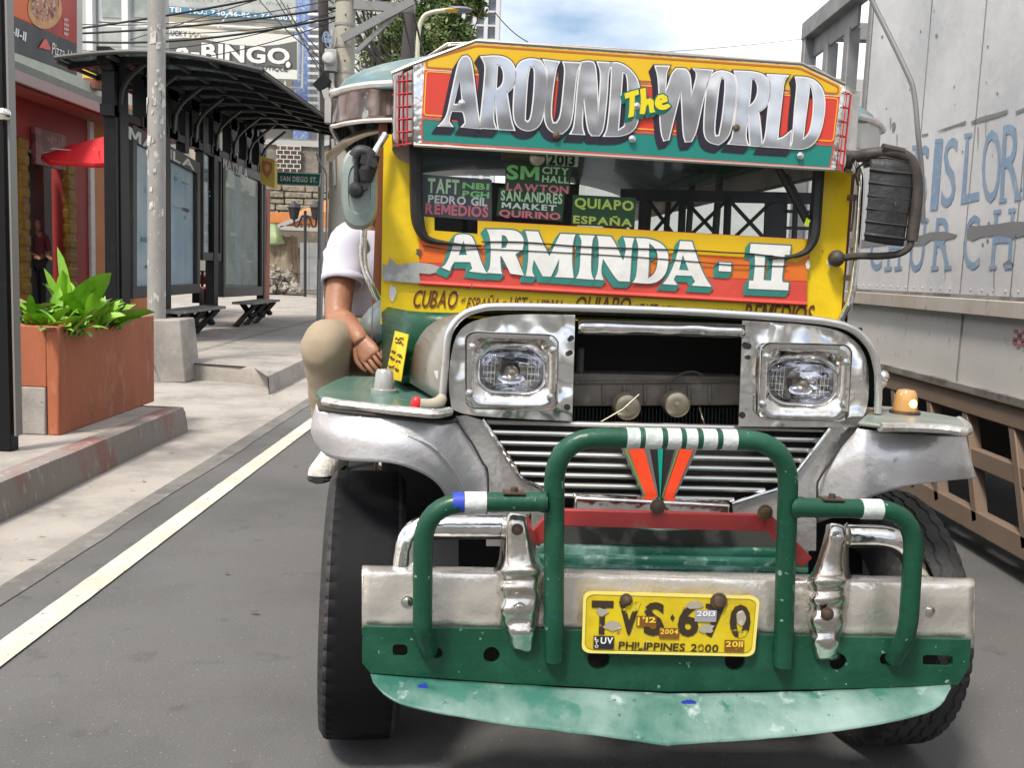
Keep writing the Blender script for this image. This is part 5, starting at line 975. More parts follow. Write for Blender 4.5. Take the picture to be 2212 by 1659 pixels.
# ---- bus shelter ----
SX = -5.6
bs = thing('bus_shelter', (SX, 17, .22), 'black steel bus shelter with curved dark canopy and glass advert panels', 'bus shelter')
def sp(u, v, dx=0): return PX(u, v, SX+dx)
b = MB(); 
def post(u, v0, v1, w, d=.16): 
    a = sp(u, v0); c = sp(u, v1); b.box((SX, a.y, (a.z+c.z)/2), (d, w, abs(a.z-c.z)))
post(252, 120, 760, .30, .2); post(238, 120, 700, .12); post(352, 150, 690, .22); post(458, 240, 662, .26); post(394, 240, 330, .2); post(435, 250, 330, .3); post(566, 320, 720, .16); post(505, 300, 330, .16); post(532, 320, 345, .16)
b.build('post', blackgloss, bs, bevel=.01)
framem = M('frame_dark_grey', (.035, .035, .035), .45, .2, [(6, (.06, .055, .05), .5, .8, 6)])
shelter_glass = Gl('shelter_glass', (.90, .94, .96), .05, .01, fr=.3)
def adpanel(q, poster, gl):
    tl, tr, br, bl = q; b = MB(); P = [sp(*p) for p in q]; c = sum(P, V3())/4
    o = P; 
    def ins(k0, k1): return [V3((SX, *(P[i].lerp(c, 0)).yz)) for i in range(4)]
    hh = P[0].z-P[3].z; ww = P[1].y-P[0].y
    def at(a, e): return P[0].lerp(P[1], a).lerp(P[3].lerp(P[2], a), e)
    fr = [[at(0, 0), at(1, 0), at(1, .09), at(0, .09)], [at(0, .93), at(1, .93), at(1, 1), at(0, 1)], [at(0, .09), at(.05, .09), at(.05, .93), at(0, .93)], [at(.95, .09), at(1, .09), at(1, .93), at(.95, .93)]]
    for f in fr: b.prism([p+V3((-.07, 0, 0)) for p in f], (.14, 0, 0))
    g = b.build('advert_panel', framem, bs, bevel=.006)
    b = MB(); b.prism([p+V3((.02, 0, 0)) for p in (at(.05, .09), at(.95, .09), at(.95, .93), at(.05, .93))], (.006, 0, 0)); b.build('glass', gl, g)
    b = MB()
    for y0, y1, e0, e1, mi in poster: b.prism([p+V3((-.01-.003*mi, 0, 0)) for p in (at(y0, e0), at(y1, e0), at(y1, e1), at(y0, e1))], (.001, 0, 0), mi)
    rp_l = random.Random(len(poster)*7+int(q[0][0]))
    for k in range(16):
        a0 = rp_l.uniform(.08, .8); e0 = rp_l.uniform(.14, .86); w = rp_l.uniform(.03, .14); h = rp_l.uniform(.004, .03); mi = rp_l.choice((0, 1, 4, 4, 3))
        b.prism([p+V3((.006+.0004*k, 0, 0)) for p in (at(a0, e0), at(a0+w, e0), at(a0+w, e0+h), at(a0, e0+h))], (.0002, 0, 0), mi)
    b.build('poster', pmats, g); return g
def pmat(n, c, c2, sc=6): return M(n, c, .5, 0, [(sc, c2, .42, .6, 6)])
pmats = [pmat('poster_pale', (.66, .76, .84), (.86, .90, .92), 2.0), pmat('poster_blue', (.22, .36, .52), (.45, .58, .68), 5), pmat('poster_pink', (.75, .26, .30), (.70, .52, .55), 3), pmat('poster_dark', (.12, .14, .15), (.42, .47, .49), 1.6), M('poster_white', (.52, .54, .54), .6, 0, [(14, (.34, .36, .37), .5, .6, 6)])]  # advert prints; pale blue-white tones also paint in reflections on the glass
adpanel([(277, 268), (424, 352), (424, 632), (277, 645)], [(.05, .95, .09, .93, 0), (.1, .45, .25, .5, 1), (.6, .9, .33, .53, 3), (.05, .95, .55, .62, 2), (.65, .9, .66, .86, 1), (.1, .5, .72, .9, 4)], shelter_glass)
adpanel([(430, 300), (471, 330), (470, 563), (430, 562)], [(.08, .92, .09, .93, 4), (.2, .7, .4, .85, 3)], shelter_glass)
adpanel([(474, 325), (562, 370), (562, 637), (475, 642)], [(.05, .95, .22, .93, 3), (.35, .5, .1, .93, 1), (.3, .75, .7, .92, 4)], Gl('shelter_glass_dark', (.75, .8, .8), .06, .01, fr=.35))
b = MB(); im = M('stencil_white', (.6, .6, .58), .6)
text_quad(b, 'MANILA', [(278, 272), (420, 350), (420, 368), (278, 300)], lambda u, v: PX(u, v, SX+.075)); text_quad(b, 'MAYNILA', [(482, 338), (535, 366), (535, 386), (482, 362)], lambda u, v: PX(u, v, SX+.075)); b.build('lettering', im, bs)
# canopy: an arched sheet on curved ribs
Yn, Yf = 13.1, 21.0; can = []
def carc(t, y):   # t 0 back .. 1 street side
    x = -6.15 + t*2.72 - .05*(y-13.1)/7.9; return V3((x, y, 4.005 + .15*math.sin(math.pi*t) - .06*t + .15*(y-13.1)/7.9))
Pn = [carc(i/14, Yn) for i in range(15)]; 
def cp(t, s): return carc(t, Yn+(Yf-Yn)*s)
b = MB(); b.patch([[cp(i/14, s)+V3((0, 0, .05)) for i in range(15)] for s in (0, 1)], 24, 8); b.build('canopy', Gl('canopy_tint', (.22, .26, .27), .06, .05, fr=.3), bs, solid=.012)
b = MB()
for k in range(9):
    s = (k+.45)/9; b.patch([[cp(i/14, s)+V3((0, dy, dz)) for i in range(15)] for dy, dz in ((-.05, .03), (-.05, -.045), (.05, -.045), (.05, .03))], 20, 1)
b.build('rib', blackgloss, bs)
b = MB(); b.tube([cp(1, 0), cp(1, 1)], .03, 8); b.tube([cp(0, 0), cp(0, 1)], .03, 8); b.tube([p+V3((0, -.03, .03)) for p in Pn], .03, 8)
for t in (.25, .5, .75): b.bar(cp(t, 0)+V3((0, 0, .0)), cp(t, 1)+V3((0, 0, .0)), .05, .05)
b.build('canopy_edge', M('edge_grey', (.05, .05, .05), .5, .2), bs)
b = MB()
for k, y in enumerate((13.6, 14.65, 15.7, 16.75, 17.9, 19.0, 20.05, 21.0)):
    b.box((SX, y, 3.78), (.16, .36, .84)); b.box((SX, y, 3.44), (.16, .50, .14)); b.box((SX, y, 4.14), (.16, .66, .2)); b.box((SX, y, 4.02), (.16, .5, .1)); b.patch([[V3((SX+.08, y+dy, 3.45)), V3((SX+.16, y+dy, 3.85)), V3((SX+.6, y+dy, 4.24))] for dy in (-.07, .07)], 8, 1)
b.box((SX, (Yn+Yf)/2+.3, 3.42), (.14, Yf-Yn-.4, .10)); b.build('bracket', blackgloss, bs, solid=.02)
# benches
seatm = M('bench_seat', (.17, .165, .16), .6, .2, [(8, (.30, .29, .28), .5, .65, 6)])
def bench(c, L, label):
    c = V3(c); t = thing('bench', c, label, 'bench', 'benches under the bus shelter'); b = MB(); b.box(c+V3((0, 0, .45)), (.42, L, .045)); b.build('seat', seatm, t, bevel=.012)
    for k in (-.42, -.08, .26): b = MB(); b.bar(c+V3((.14, L*(k+.12), .43)), c+V3((-.18, L*(k-.02), 0)), .11, .07); b.bar(c+V3((-.12, L*(k+.12), .43)), c+V3((.10, L*(k+.05), .18)), .10, .06); b.build('leg', blackgloss, t)
bench((SX+.42, 15.6, .225), 2.2, 'nearer grey slab bench on slanted black legs, behind the lamp post foot'); bench((SX+.55, 19.0, .245), 2.0, 'farther grey slab bench on slanted black legs under the shelter')

# ---- truck on the right ----
TX = 2.6; Yend = 1.0
tk = thing('truck', (TX+1.2, 5, 0), 'tall grey box truck with faded blue lettering and patched panels passing on the right', 'truck')
def tp(u, v, d=0): return PX(u, v, TX-d)
tw = M('truck_grey_paint', (.56, .55, .55), .5, 0, [(1.2, (.43, .43, .44), .4, .65, 5), (6, (.54, .53, .52), .55, .75, 6), (16, (.16, .15, .145), .73, .76, 4)], bump=(18, .12), dents=(2, .25, 2, .05))
tl_ = M('truck_lower_grey', (.50, .485, .46), .5, .0, [(2, (.56, .54, .51), .4, .7, 5), (9, (.28, .24, .21), .62, .75, 6)]); tb = M('truck_brown_steel', (.21, .15, .11), .7, .1, [(4, (.18, .13, .095), .4, .7, 6)]); bare = M('bare_panel', (.20, .20, .205), .55, .3, [(6, (.22, .22, .22), .4, .7, 6)])
YF = tp(1866, 300).y; z0 = 1.43; ZT = tp(1738, 52).z; ZT2 = 4.2
b = MB(); b.box((TX+1.2, (YF+Yend)/2, (z0+ZT2)/2), (2.4, YF-Yend, ZT2-z0)); box_ = b.build('cargo_box', tw, tk)
b = MB(); sm = M('seam_dark', (.20, .195, .19), .7, 0, [(4, (.10, .09, .085), .5, .65, 6)], stretch=(1, 1, .4))
for u in (1988, 2104, 2215):
    p = tp(u, 300); b.box((TX-.002, p.y, (z0+ZT2)/2), (.004, .007, ZT2-z0))
b.box((TX-.004, (YF+Yend)/2, z0+.012), (.008, YF-Yend, .02)); b.build('panel_seam', sm, box_)
def tpoly(mb, P, d, mi=0): mb.poly([tp(u, v, d) for u, v in P], mi)
b = MB()
for P in ([(1826, 516), (1850, 514), (1866, 518), (1935, 520), (1962, 512), (1990, 508), (2010, 501), (2040, 500), (2067, 507), (2060, 514), (2035, 520), (2010, 518), (1995, 529), (1960, 531), (1930, 527), (1866, 534), (1832, 536)], [(2088, 496), (2098, 487), (2110, 488), (2150, 484), (2185, 478), (2211, 479), (2230, 478), (2230, 503), (2190, 515), (2160, 509), (2120, 511), (2100, 520), (2088, 515)],
          [(2022, 284), (2040, 276), (2070, 266), (2085, 260), (2085, 268), (2060, 274), (2040, 281)], [(2096, 262), (2118, 252), (2150, 244), (2175, 236), (2175, 245), (2150, 254), (2118, 263), (2098, 268)], [(2192, 240), (2230, 224), (2230, 233), (2194, 246)], [(1990, 290), (2004, 287), (2003, 292), (1990, 294)], [(1925, 268), (1931, 262), (1934, 270), (1930, 285), (1926, 284)], [(2165, 570), (2178, 560), (2189, 570), (2186, 579), (2168, 578)]): tpoly(b, P, .004)
for i in range(26):
    u = 1850+i*15+random.uniform(-5, 5); v = 637+(u-1815)*.04; h = random.uniform(5, 18); w = random.uniform(2, 5); tpoly(b, [(u-w, v), (u-w*.5, v-h*.6), (u+1, v-h), (u+w*.7, v-h*.4), (u+w, v+.5)], .004)
for i in range(30): u = random.uniform(1880, 2211); v = random.uniform(10, 620); s = random.uniform(1, 3.5); tpoly(b, [(u-s, v), (u, v-s*1.6), (u+s*.8, v), (u+.2, v+s*1.4)], .003)
b.build('bare_patch', bare, box_)
b = MB(); rs_ = random.Random(9)
for i in range(58):
    u = rs_.uniform(1835, 2230); v = 640+(u-1815)*.04+rs_.uniform(0, 8); h = rs_.uniform(8, 30) if i < 45 else rs_.uniform(15, 90); w = rs_.uniform(.6, 1.8)
    v0 = v if i < 45 else rs_.choice((262, 330, 520, 600))+rs_.uniform(-30, 30); tpoly(b, [(u-w, v0), (u+w, v0), (u+w*.4, v0+h), (u-w*.4, v0+h*.9)], .028 if i < 45 else .0032)
b.build('rust_run', M('rust_run', (.25, .20, .165), .7, 0, [(8, (.32, .29, .26), .4, .7, 5)]), box_)
b = MB()
for k in range(48):
    y = Yend+.2+k*(YF-Yend-.3)/47; b.ball((TX-.002, y, z0+.05), .008, 6, 4, 0, (.5, 1, 1))
b.build('rivet', tw, box_)
b = MB(); bl = M('faded_blue_paint', (.17, .25, .36), .6, 0, [(5, (.23, .30, .39), .4, .7, 6), (20, (.33, .35, .38), .60, .68, 6)])
for s, q in (('S', [(1898, 334), (1930, 328), (1918, 464), (1888, 468)]), ('U', [(1943, 326), (1982, 317), (1976, 459), (1936, 463)]), ('S', [(1982, 317), (2008, 311), (1998, 452), (1975, 457)]), ('I', [(2018, 307), (2036, 302), (2025, 448), (2008, 451)]), ('S', [(2040, 301), (2070, 294), (2060, 444), (2030, 450)]), ('L', [(2086, 293), (2112, 287), (2114, 432), (2074, 441)]), ('O', [(2121, 284), (2162, 275), (2158, 436), (2119, 440)]), ('R', [(2166, 271), (2207, 261), (2202, 428), (2158, 434)]), ('D', [(2212, 258), (2252, 248), (2250, 420), (2208, 428)]),
             ('C', [(1884, 490), (1910, 487), (1902, 584), (1874, 583)]), ('H', [(1922, 485), (1948, 480), (1942, 580), (1914, 581)]), ('U', [(1968, 479), (2000, 476), (1992, 587), (1962, 587)]), ('R', [(2022, 471), (2058, 467), (2050, 579), (2012, 580)]), ('C', [(2084, 466), (2116, 463), (2114, 582), (2076, 582)]), ('H', [(2148, 458), (2190, 454), (2182, 577), (2138, 578)])):
    text_quad(b, s, q, lambda u, v: tp(u, v, .0035), 0, .0)
    (u0, v0), (u1, v1), (u2, v2), (u3, v3) = q
    foot = {'I': [(.5, 1), (.5, 0)], 'L': [(.15, 0)], 'R': [(.15, 1), (.9, 1)], 'H': [(.12, 1), (.12, 0), (.88, 1), (.88, 0)], 'U': [(.12, 0), (.88, 0)]}.get(s, [])
    for a, e in foot:
        if s == 'H' and e == 0 and a > .5: pass
        u = (u0+(u1-u0)*a)*(1-e)+(u3+(u2-u3)*a)*e; v = (v0+(v1-v0)*a)*(1-e)+(v3+(v2-v3)*a)*e; tpoly(b, [(u-8, v-4), (u+8, v-6), (u+8, v+3), (u-8, v+5)], .0045)
b.build('lettering', bl, box_)
b = MB(); b.box((TX-.02, (YF+1.8+Yend)/2, 1.385), (.05, YF+1.8-Yend, .09)); b.build('lower_rail', M('rail_cream', (.42, .38, .34), .6, 0, [(3, (.36, .30, .25), .4, .7, 6), (14, (.2, .13, .09), .62, .7, 6)], stretch=(1, 1, .3)), tk, bevel=.006)
b = MB(); b.box((TX+.03, (YF+2+Yend)/2, 1.13), (.04, YF+2-Yend, .42)); lpn = b.build('lower_panel', tl_, tk)
b = MB(); b.box((TX+.007, tp(2071, 740).y, 1.13), (.008, .012, .42)); b.box((TX+.0, (YF+2+Yend)/2, .925), (.06, YF+2-Yend, .03)); b.build('panel_seam', sm, lpn)
b = MB(); 
for k in range(9): b.box((TX+.006, tp(2190+ (k % 3)*9, 720).y, tp(2195, 716+12*(k//3)+6*(k % 2)).z), (.004, .03, .02))
b.build('red_stencil', M('stencil_red', (.45, .16, .14), .6), lpn)
b = MB(); L_ = YF+2-Yend; my = (YF+2+Yend)/2
b.box((TX+.05, my, .845), (.12, L_, .13)); b.box((TX+.02, my, .905), (.10, L_, .02)); b.build('chassis_rail', tb, tk, bevel=.006)
b = MB(); b.box((TX+.03, my, .545), (.06, L_-.6, .10)); b.box((TX+.03, my, .20), (.07, L_-.6, .12))
for u, s in ((2195, 0), (2090, .05), (2010, .05), (1960, .05), (2300, .0), (1930, .04)):
    y = tp(u, 800).y; b.bar((TX+.03, y, .80), (TX+.03, y-.25, .2), .06, .07, up=(1, 0, 0))
b.build('side_guard', tb, tk, bevel=.006)
b = MB()
for i in range(7): b.tube([(TX+.35, YF+.5-i*.9, .9), (TX+.35, YF+.45-i*.9, .6)], .014, 6)
b.ball((TX+.5, tp(2180, 930).y, .62), .11); b.build('brake_line', M('pale_plastic', (.4, .42, .42), .5), tk)
b = MB(); b.box((TX+1.2, my, .62), (1.6, L_, .5)); b.build('underbody', darkint, tk)
for y in (2.0, 3.1, YF+1.2):
    b = MB(); b.lathe([(.2, .0), (.35, .02), (.5, .0), (.5, .28), (.2, .28)], (TX+.45, y, .5), (1, 0, 0), 32); b.build('wheel', tyre, tk)
# open front frame ahead of the box
YX = tp(1735, 80).y; b = MB(); fd = M('frame_steel', (.20, .20, .205), .55, .2, [(4, (.28, .28, .28), .4, .7, 6)])
zt0 = tp(1738, 64).z
b.box((TX+.06, (YF+YX)/2-.2, zt0), (.14, YX-YF+.5, .16)); b.box((TX+.06, YX, 2.4), (.12, .10, 2*zt0-4.9)); b.box((TX+.06, YF+.12, 2.4), (.10, .08, 2.6)); b.box((TX+.12, YF+.45*(YX-YF), 2.4), (.10, .12, 2.4)); b.box((TX+.12, YF+.75*(YX-YF), 2.4), (.10, .12, 2.4))
b.box((TX+1.2, YX, zt0), (2.3, .12, .16)); b.box((TX+.1, (YF+YX)/2+.35, zt0-.1), (.03, (YX-YF)*.7, .3)); b.build('front_frame', fd, tk, bevel=.008)
b = MB(); b.box((TX+2.3, (YF+YX)/2, 2.5), (.05, YX-YF, 2.2)); b.box((TX+.5, YX+.02, 2.4), (.75, .03, 2.0)); b.build('frame_panel', tw, tk)
b = MB(); b.tube(catmull([PY(1860, -40, 5.0), PY(1882, 0, 5.0), PY(1957, 153, 4.8), PY(1974, 205, 4.75), PY(1982, 290, 4.7), PY(1990, 370, 4.7), PY(1993, 480, 4.7)], 4), .012, 8); b.build('hose', M('grey_cable', (.14, .14, .145), .5), tk)
# ======================= BACKGROUND =======================
# ---- red restaurant behind the shelter ----
XF = -8.4
def rp_(u, v, d=0): return PX(u, v, XF+d)
rs = thing('restaurant', (XF-2, 17, .4), 'red and orange restaurant with grey-green eave behind the bus shelter', 'building')
rw = M('restaurant_red', (.36, .035, .03), .6, 0, [(2, (.30, .03, .028), .4, .7, 5)]); ro = M('restaurant_orange', (.62, .23, .06), .6, 0, [(2, (.55, .19, .05), .4, .7, 5)])
def wall(mb, P, d=0, mi=0, th=-.25): mb.prism([rp_(u, v, d) for u, v in P], (th, 0, 0), mi)
ya0 = rp_(-60, 400).y; ya1 = rp_(325, 400).y
b = MB(); y1 = rp_(56, 400).y; y2 = rp_(146, 400).y
def zed(u, v): return rp_(u, v).z
ztop_ = zed(231, 240)
b.box((XF-.15, (ya0+y1)/2, 2.4), (.3, y1-ya0, 4.6)); b.box((XF-.15, (y2+rp_(190, 400).y)/2, 2.4), (.3, rp_(190, 400).y-y2, 4.6)); b.box((XF-.15, (y1+y2)/2, 4.0), (.3, y2-y1, 1.4)); b.build('wall', rw, rs)
b = MB(); b.box((XF-.15, (rp_(199, 400).y+ya1)/2, 2.4), (.3, ya1-rp_(199, 400).y, 4.6)); b.build('orange_wall', ro, rs)
b = MB(); b.box((XF-.1, (rp_(190, 400).y+rp_(199, 400).y)/2, 2.4), (.3, rp_(199, 400).y-rp_(190, 400).y, 4.6)); b.build('white_strip', white, rs)
b = MB(); b.box((XF-2.2, 16, 1.9), (.2, 7, 4)); b.box((XF-1.2, y2+.6, 1.9), (2, .1, 3.8)); b.box((XF-1.2, (y1+y2)/2, .42), (2.4, y2-y1+1, .03)); b.build('interior', darkint, rs)
b = MB(); py = rp_(66, 400).y; pz = rp_(170, 400).y; yc = M('pillar_ochre', (.30, .17, .012), .6, 0, [(5, (.20, .11, .01), .45, .6, 3)])
for y, w in ((rp_(44, 400).y, .40), (rp_(146, 400).y, .46)):
    b = MB()
    b.box((XF+.03, y, 1.8), (.10, w*.7, 3.2))
    for k in range(11): b.box((XF+.03, y, .45+.15+k*.27), (.14, w*.75, .20))
    b.build('pillar', yc, rs, bevel=.04)
b = MB(); b.box((XF-.35, rp_(112, 400).y, 1.75), (.05, .75, 3.0)); b.build('door', M('door_grey', (.05, .05, .055), .3, 0, coat=.3), rs)
b = MB(); b.box((XF+.05, (rp_(65, 400).y+rp_(135, 400).y)/2, zed(100, 322)), (.08, rp_(135, 400).y-rp_(70, 400).y, .62)); b.build('menu_board', M('menu_pink', (.30, .10, .10), .5, 0, [(5, (.15, .05, .05), .5, .55, 2)]), rs)
# eave: sloped strip along the facade
eo = XF+.9; e0 = PX(20, 150, eo); e1 = PX(318, 262, eo); ez = PX(231, 226, eo).z
b = MB(); b.prism([(XF-.3, e0.y-3, ez+.32), (eo, e0.y-3, ez+.10), (eo, e0.y-3, ez-.06), (XF-.3, e0.y-3, ez-.06)], (0, e1.y-e0.y+5, 0)); ev = b.build('eave', M('eave_green_grey', (.15, .17, .145), .6, 0, [(3, (.20, .21, .185), .4, .7, 6)]), rs)
b = MB(); b.box((eo+.02, (e0.y+e1.y)/2, ez-.12), (.06, e1.y-e0.y+5, .16)); b.build('eave_trim', M('trim_pinkish', (.36, .28, .27), .6), ev)
b = MB(); b.box((XF+.55, (e0.y+e1.y)/2, ez-.16), (.5, e1.y-e0.y+4, .1)); b.build('soffit', M('soffit_red', (.25, .07, .06), .6), rs)
b = MB(); b.box((XF+.1, (e0.y+rp_(180, 160).y)/2-1, ez+.42), (.06, rp_(180, 160).y-e0.y+3, .3)); fsn = b.build('fascia_sign', M('fascia_cream', (.50, .52, .44), .6, 0, [(4, (.42, .45, .38), .4, .7, 5)]), rs)
b = MB(); text_quad(b, 'FILM AND SALON', [(28, 145), (96, 170), (96, 178), (28, 153)], lambda u, v: rp_(u, v, .14)); b.build('lettering', stb, fsn)
# banner on its frame above the eave
fy0 = lambda u, v: PY(u, v, 19)
bn_ = thing('advert_banner', rp_(100, 90, .1), 'large red and charcoal pizza banner above the restaurant eave', 'banner'); d0 = .12
def bq(u, v, d=0): return rp_(u, v, d0+d)
zb_t = bq(100, -60).z
b = MB(); b.prism([bq(8, -90), bq(178, -90), bq(178, 176), bq(8, 112)], (-.08, 0, 0)); b.build('frame', M('banner_frame', (.5, .5, .49), .5), bn_)
b = MB(); b.prism([bq(12, -85, .012), bq(166, -85, .012), bq(166, 94, .012), bq(100, 66, .012), bq(12, 28, .012)], (-.01, 0, 0), 0); b.prism([bq(12, 28, .012), bq(100, 66, .012), bq(166, 94, .012), bq(166, 162, .012), bq(12, 106, .012)], (-.01, 0, 0), 1)
b.prism([bq(12, -85, .016), bq(48, -85, .016), bq(62, 10, .016), (bq(74, 52, .016)), bq(12, 26, .016)], (-.002, 0, 0), 2)
sh = b.build('banner_sheet', [M('banner_red', (.40, .035, .022), .5, 0, [(1.5, (.30, .02, .015), .4, .7, 3)]), M('banner_charcoal', (.035, .035, .04), .5, 0, [(2, (.06, .06, .065), .4, .7, 3)], stretch=(1, 2, .4)), M('banner_orange', (.60, .13, .03), .5)], bn_)
b = MB(); b.poly([bq(97+37*math.cos(t), 18+44*math.sin(t), .024) for t in [i*.26 for i in range(24)]], 0); b.poly([bq(97+31*math.cos(t), 8+37*math.sin(t), .028) for t in [i*.26 for i in range(24)]], 1)
b.build('pizza_picture', [M('crust', (.50, .26, .10), .6, 0, [(7, (.6, .36, .16), .4, .6, 4)]), M('topping', (.42, .20, .12), .6, 0, [(9, (.16, .05, .04), .52, .58, 3), (14, (.62, .48, .34), .56, .62, 3)])], sh)
b = MB(); tqm = lambda u, v: bq(u, v, .03)
text_quad(b, '-11-11', [(26, 56), (58, 70), (57, 90), (26, 73)], tqm, 0, .03, .1); text_quad(b, 'Pizza Hut', [(112, 90), (166, 116), (166, 130), (112, 116)], tqm, 0, .0, .2); text_quad(b, 'DELIVERY', [(136, 133), (161, 141), (161, 148), (136, 139)], tqm)
for k in range(4): text_quad(b, ('HOT', 'PAN', 'P199', 'NEW')[k], [(139, 38+k*10), (148, 41+k*10), (148, 48+k*10), (139, 45+k*10)], tqm)
b.build('lettering', white, sh)
b = MB(); b.poly([tqm(u, v) for u, v in ((84, 103), (95, 84), (101, 84), (105, 95), (110, 104), (108, 108), (98, 106), (90, 103))]); b.build('roof_logo', sign.data.materials[2], sh)
b = MB(); b.prism([fy0(179, 141), fy0(179, 167), fy0(236, 173), fy0(214, 159)], (0, .3, 0)); b.build('yellow_awning', M('awning_yellow', (.62, .46, .05), .6), rs)
b = MB(); b.prism([fy0(179, 168), fy0(236, 174), fy0(236, 196), fy0(179, 186)], (0, .3, 0)); b.build('awning_board', M('board_brown', (.20, .08, .05), .6), rs)
# umbrella
uc = PY(232, 334, 17); um = thing('parasol', (uc.x, uc.y, .42), 'red parasol open in front of the restaurant door', 'parasol'); R = 1.08
b = MB(); b.rings([[uc+V3((r*math.cos(t), r*math.sin(t), z)) for t in [2*math.pi*i/8+.2 for i in range(8)]] for r, z in ((.03, .30), (.5*R, .16), (R*.98, -.02), (R, -.09))], 0, False); b.v = [tuple(uc+Matrix.Rotation(.22, 3, 'X') @ (V3(q)-uc)) for q in b.v]; b.build('canopy', M('parasol_red', (.60, .012, .018), .55), um, sharp=20, solid=.01)
b = MB(); b.tube([(uc.x, uc.y, .42), (uc.x, uc.y, uc.z+.18)], .025, 8)
for i in range(8): t = 2*math.pi*i/8+.2; b.tube([uc+V3((0, 0, .02)), uc+V3((R*.95*math.cos(t), R*.95*math.sin(t), -.02))], .008, 5)
b.build('pole', M('pole_white', (.6, .6, .6), .5), um)
b = MB(); b.box((0, 0, 0), (.02, .1, .1))
sb_ = thing('notice_board', PY(248, 690, 14.5), 'slanted red and white board leaning beside the restaurant wall', 'board'); b = MB(); b.prism([PY(u, v, 14.5) for u, v in ((225, 655), (272, 690), (272, 720), (225, 705))], (0, .05, 0)); b.build('red_panel', rw, sb_); b = MB(); b.prism([PY(u, v, 14.46) for u, v in ((225, 640), (272, 676), (272, 692), (225, 657))], (0, .05, 0)); b.build('white_panel', white, sb_)
b = MB(); 
pd = rp_(78, 560, -.35); stander((pd.x, pd.y, .44), 1.62, V3((.8, -.6, 0)), 'person in dark red top and black trousers standing in the dark restaurant doorway', M('dark_red_top', (.12, .02, .025), .8), M('black_trousers', (.015, .015, .017), .8))
sp_ = rp_(245, 600, .3); plant(V3((sp_.x, sp_.y, .42)), 40, .5, .10, 'small yellow-green shrub by the orange restaurant wall', [lgd, lg2], (.3, 1.4), .9, .2, 'shrub', None)

# ---- office block with white window frames ----
ob = thing('office_building', (PY(260, 100, 32).x, 34, .4), 'pale office block with white framed windows behind the pizza banner', 'building')
def fy(u, v, Y): return PY(u, v, Y)
def frontbox(name, u0, u1, v0, v1, Y, depth, mat, par):
    a = fy(u0, v1, Y); c = fy(u1, v0, Y); z0_ = a.z if v1 < 560 else .3; b = MB(); b.box(((a.x+c.x)/2, Y+depth/2, (z0_+c.z)/2), (c.x-a.x, depth, c.z-z0_)); return b.build(name, mat, par)
paleb = M('pale_wall', (.42, .44, .42), .7, 0, [(1, (.36, .38, .36), .4, .7, 5)])
w_ = frontbox('wall', 120, 352, -120, 620, 32, .5, paleb, ob)
gp = M('window_pane', (.20, .24, .23), .15, 0, [(.8, (.34, .36, .33), .45, .6, 3)], coat=.5); fw_ = M('window_frame_white', (.62, .64, .64), .5)
for i, u in enumerate((214, 280)):
    for v in (-70, -10, 52, 114):
        a = fy(u, v+56, 31.96); c = fy(u+66, v, 31.96); b = MB(); b.box(((a.x+c.x)/2, 31.97, (a.z+c.z)/2), (c.x-a.x, .1, c.z-a.z)); wn = b.build('window', fw_, ob)
        b = MB(); b.box(((a.x+c.x)/2, 31.90, (a.z+c.z)/2), (c.x-a.x-.24, .06, c.z-a.z-.24)); b.build('pane', gp, wn)
b = MB()
for u in (200, 276, 346): p = fy(u, 50, 31.9); b.box((p.x, 31.8, p.z-1), (.2, .3, 12))
b.build('pilaster', fw_, ob)
# ---- bingo hall with its two signs ----
Yb = 44
bh = thing('bingo_hall', (PY(520, 150, 47).x, 48, .4), 'grey shop block with blue tiled column behind the bingo sign', 'building')
frontbox('wall', 330, 690, -90, 620, 48, 8, M('shop_grey', (.40, .40, .38), .7, 0, [(1.2, (.50, .50, .48), .4, .7, 5)]), bh)
cbm = M('blue_tile', (.17, .25, .48), .4, 0, [(9, (.40, .46, .62), .5, .58, 2), (2, (.12, .2, .42), .4, .7, 4)]); b = MB(); a = fy(632, 260, 47.2); c = fy(668, -60, 47.2); b.box(((a.x+c.x)/2, 47.5, 9), (c.x-a.x, .5, 18)); b.build('tiled_column', cbm, bh)
b = MB()
for k in range(14): p = fy(676, 30+k*16, 47); b.box((p.x, 47, p.z), (.5, .05, .12))
b.build('shutter', white, bh); b = MB(); a = fy(330, 60, 47.4); c = fy(630, 20, 47.4); b.box(((a.x+c.x)/2, 47.8, 9), (c.x-a.x, .1, 18)); b.build('recess_wall', M('recess_grey', (.20, .195, .18), .7, 0, [(.6, (.34, .30, .22), .5, .55, 2)]), bh)
sg = thing('shop_sign', fy(500, 120, Yb), 'white and grey shop sign lettered e-BINGO above the shelter', 'sign')
def sq(u, v, d=0): return fy(u, v, Yb-d)
b = MB(); b.prism([sq(330, 55), sq(643, 76), sq(641, 171), sq(330, 160)], (0, .4, 0)); pn_ = b.build('sign_box', M('sign_white', (.60, .61, .57), .5), sg)
b = MB(); sg_g = M('sign_grey', (.10, .105, .10), .5); Pp = [sq(*p, .01) for p in [(330, 86), (400, 81), (440, 84), (500, 96), (560, 99), (600, 96), (641, 88), (641, 150), (600, 147), (500, 141), (420, 138), (330, 136)]]; b.prism(Pp, (0, .005, 0)); b.build('band', sg_g, pn_)
mqs = lambda d: (lambda u, v: sq(u, v, d))
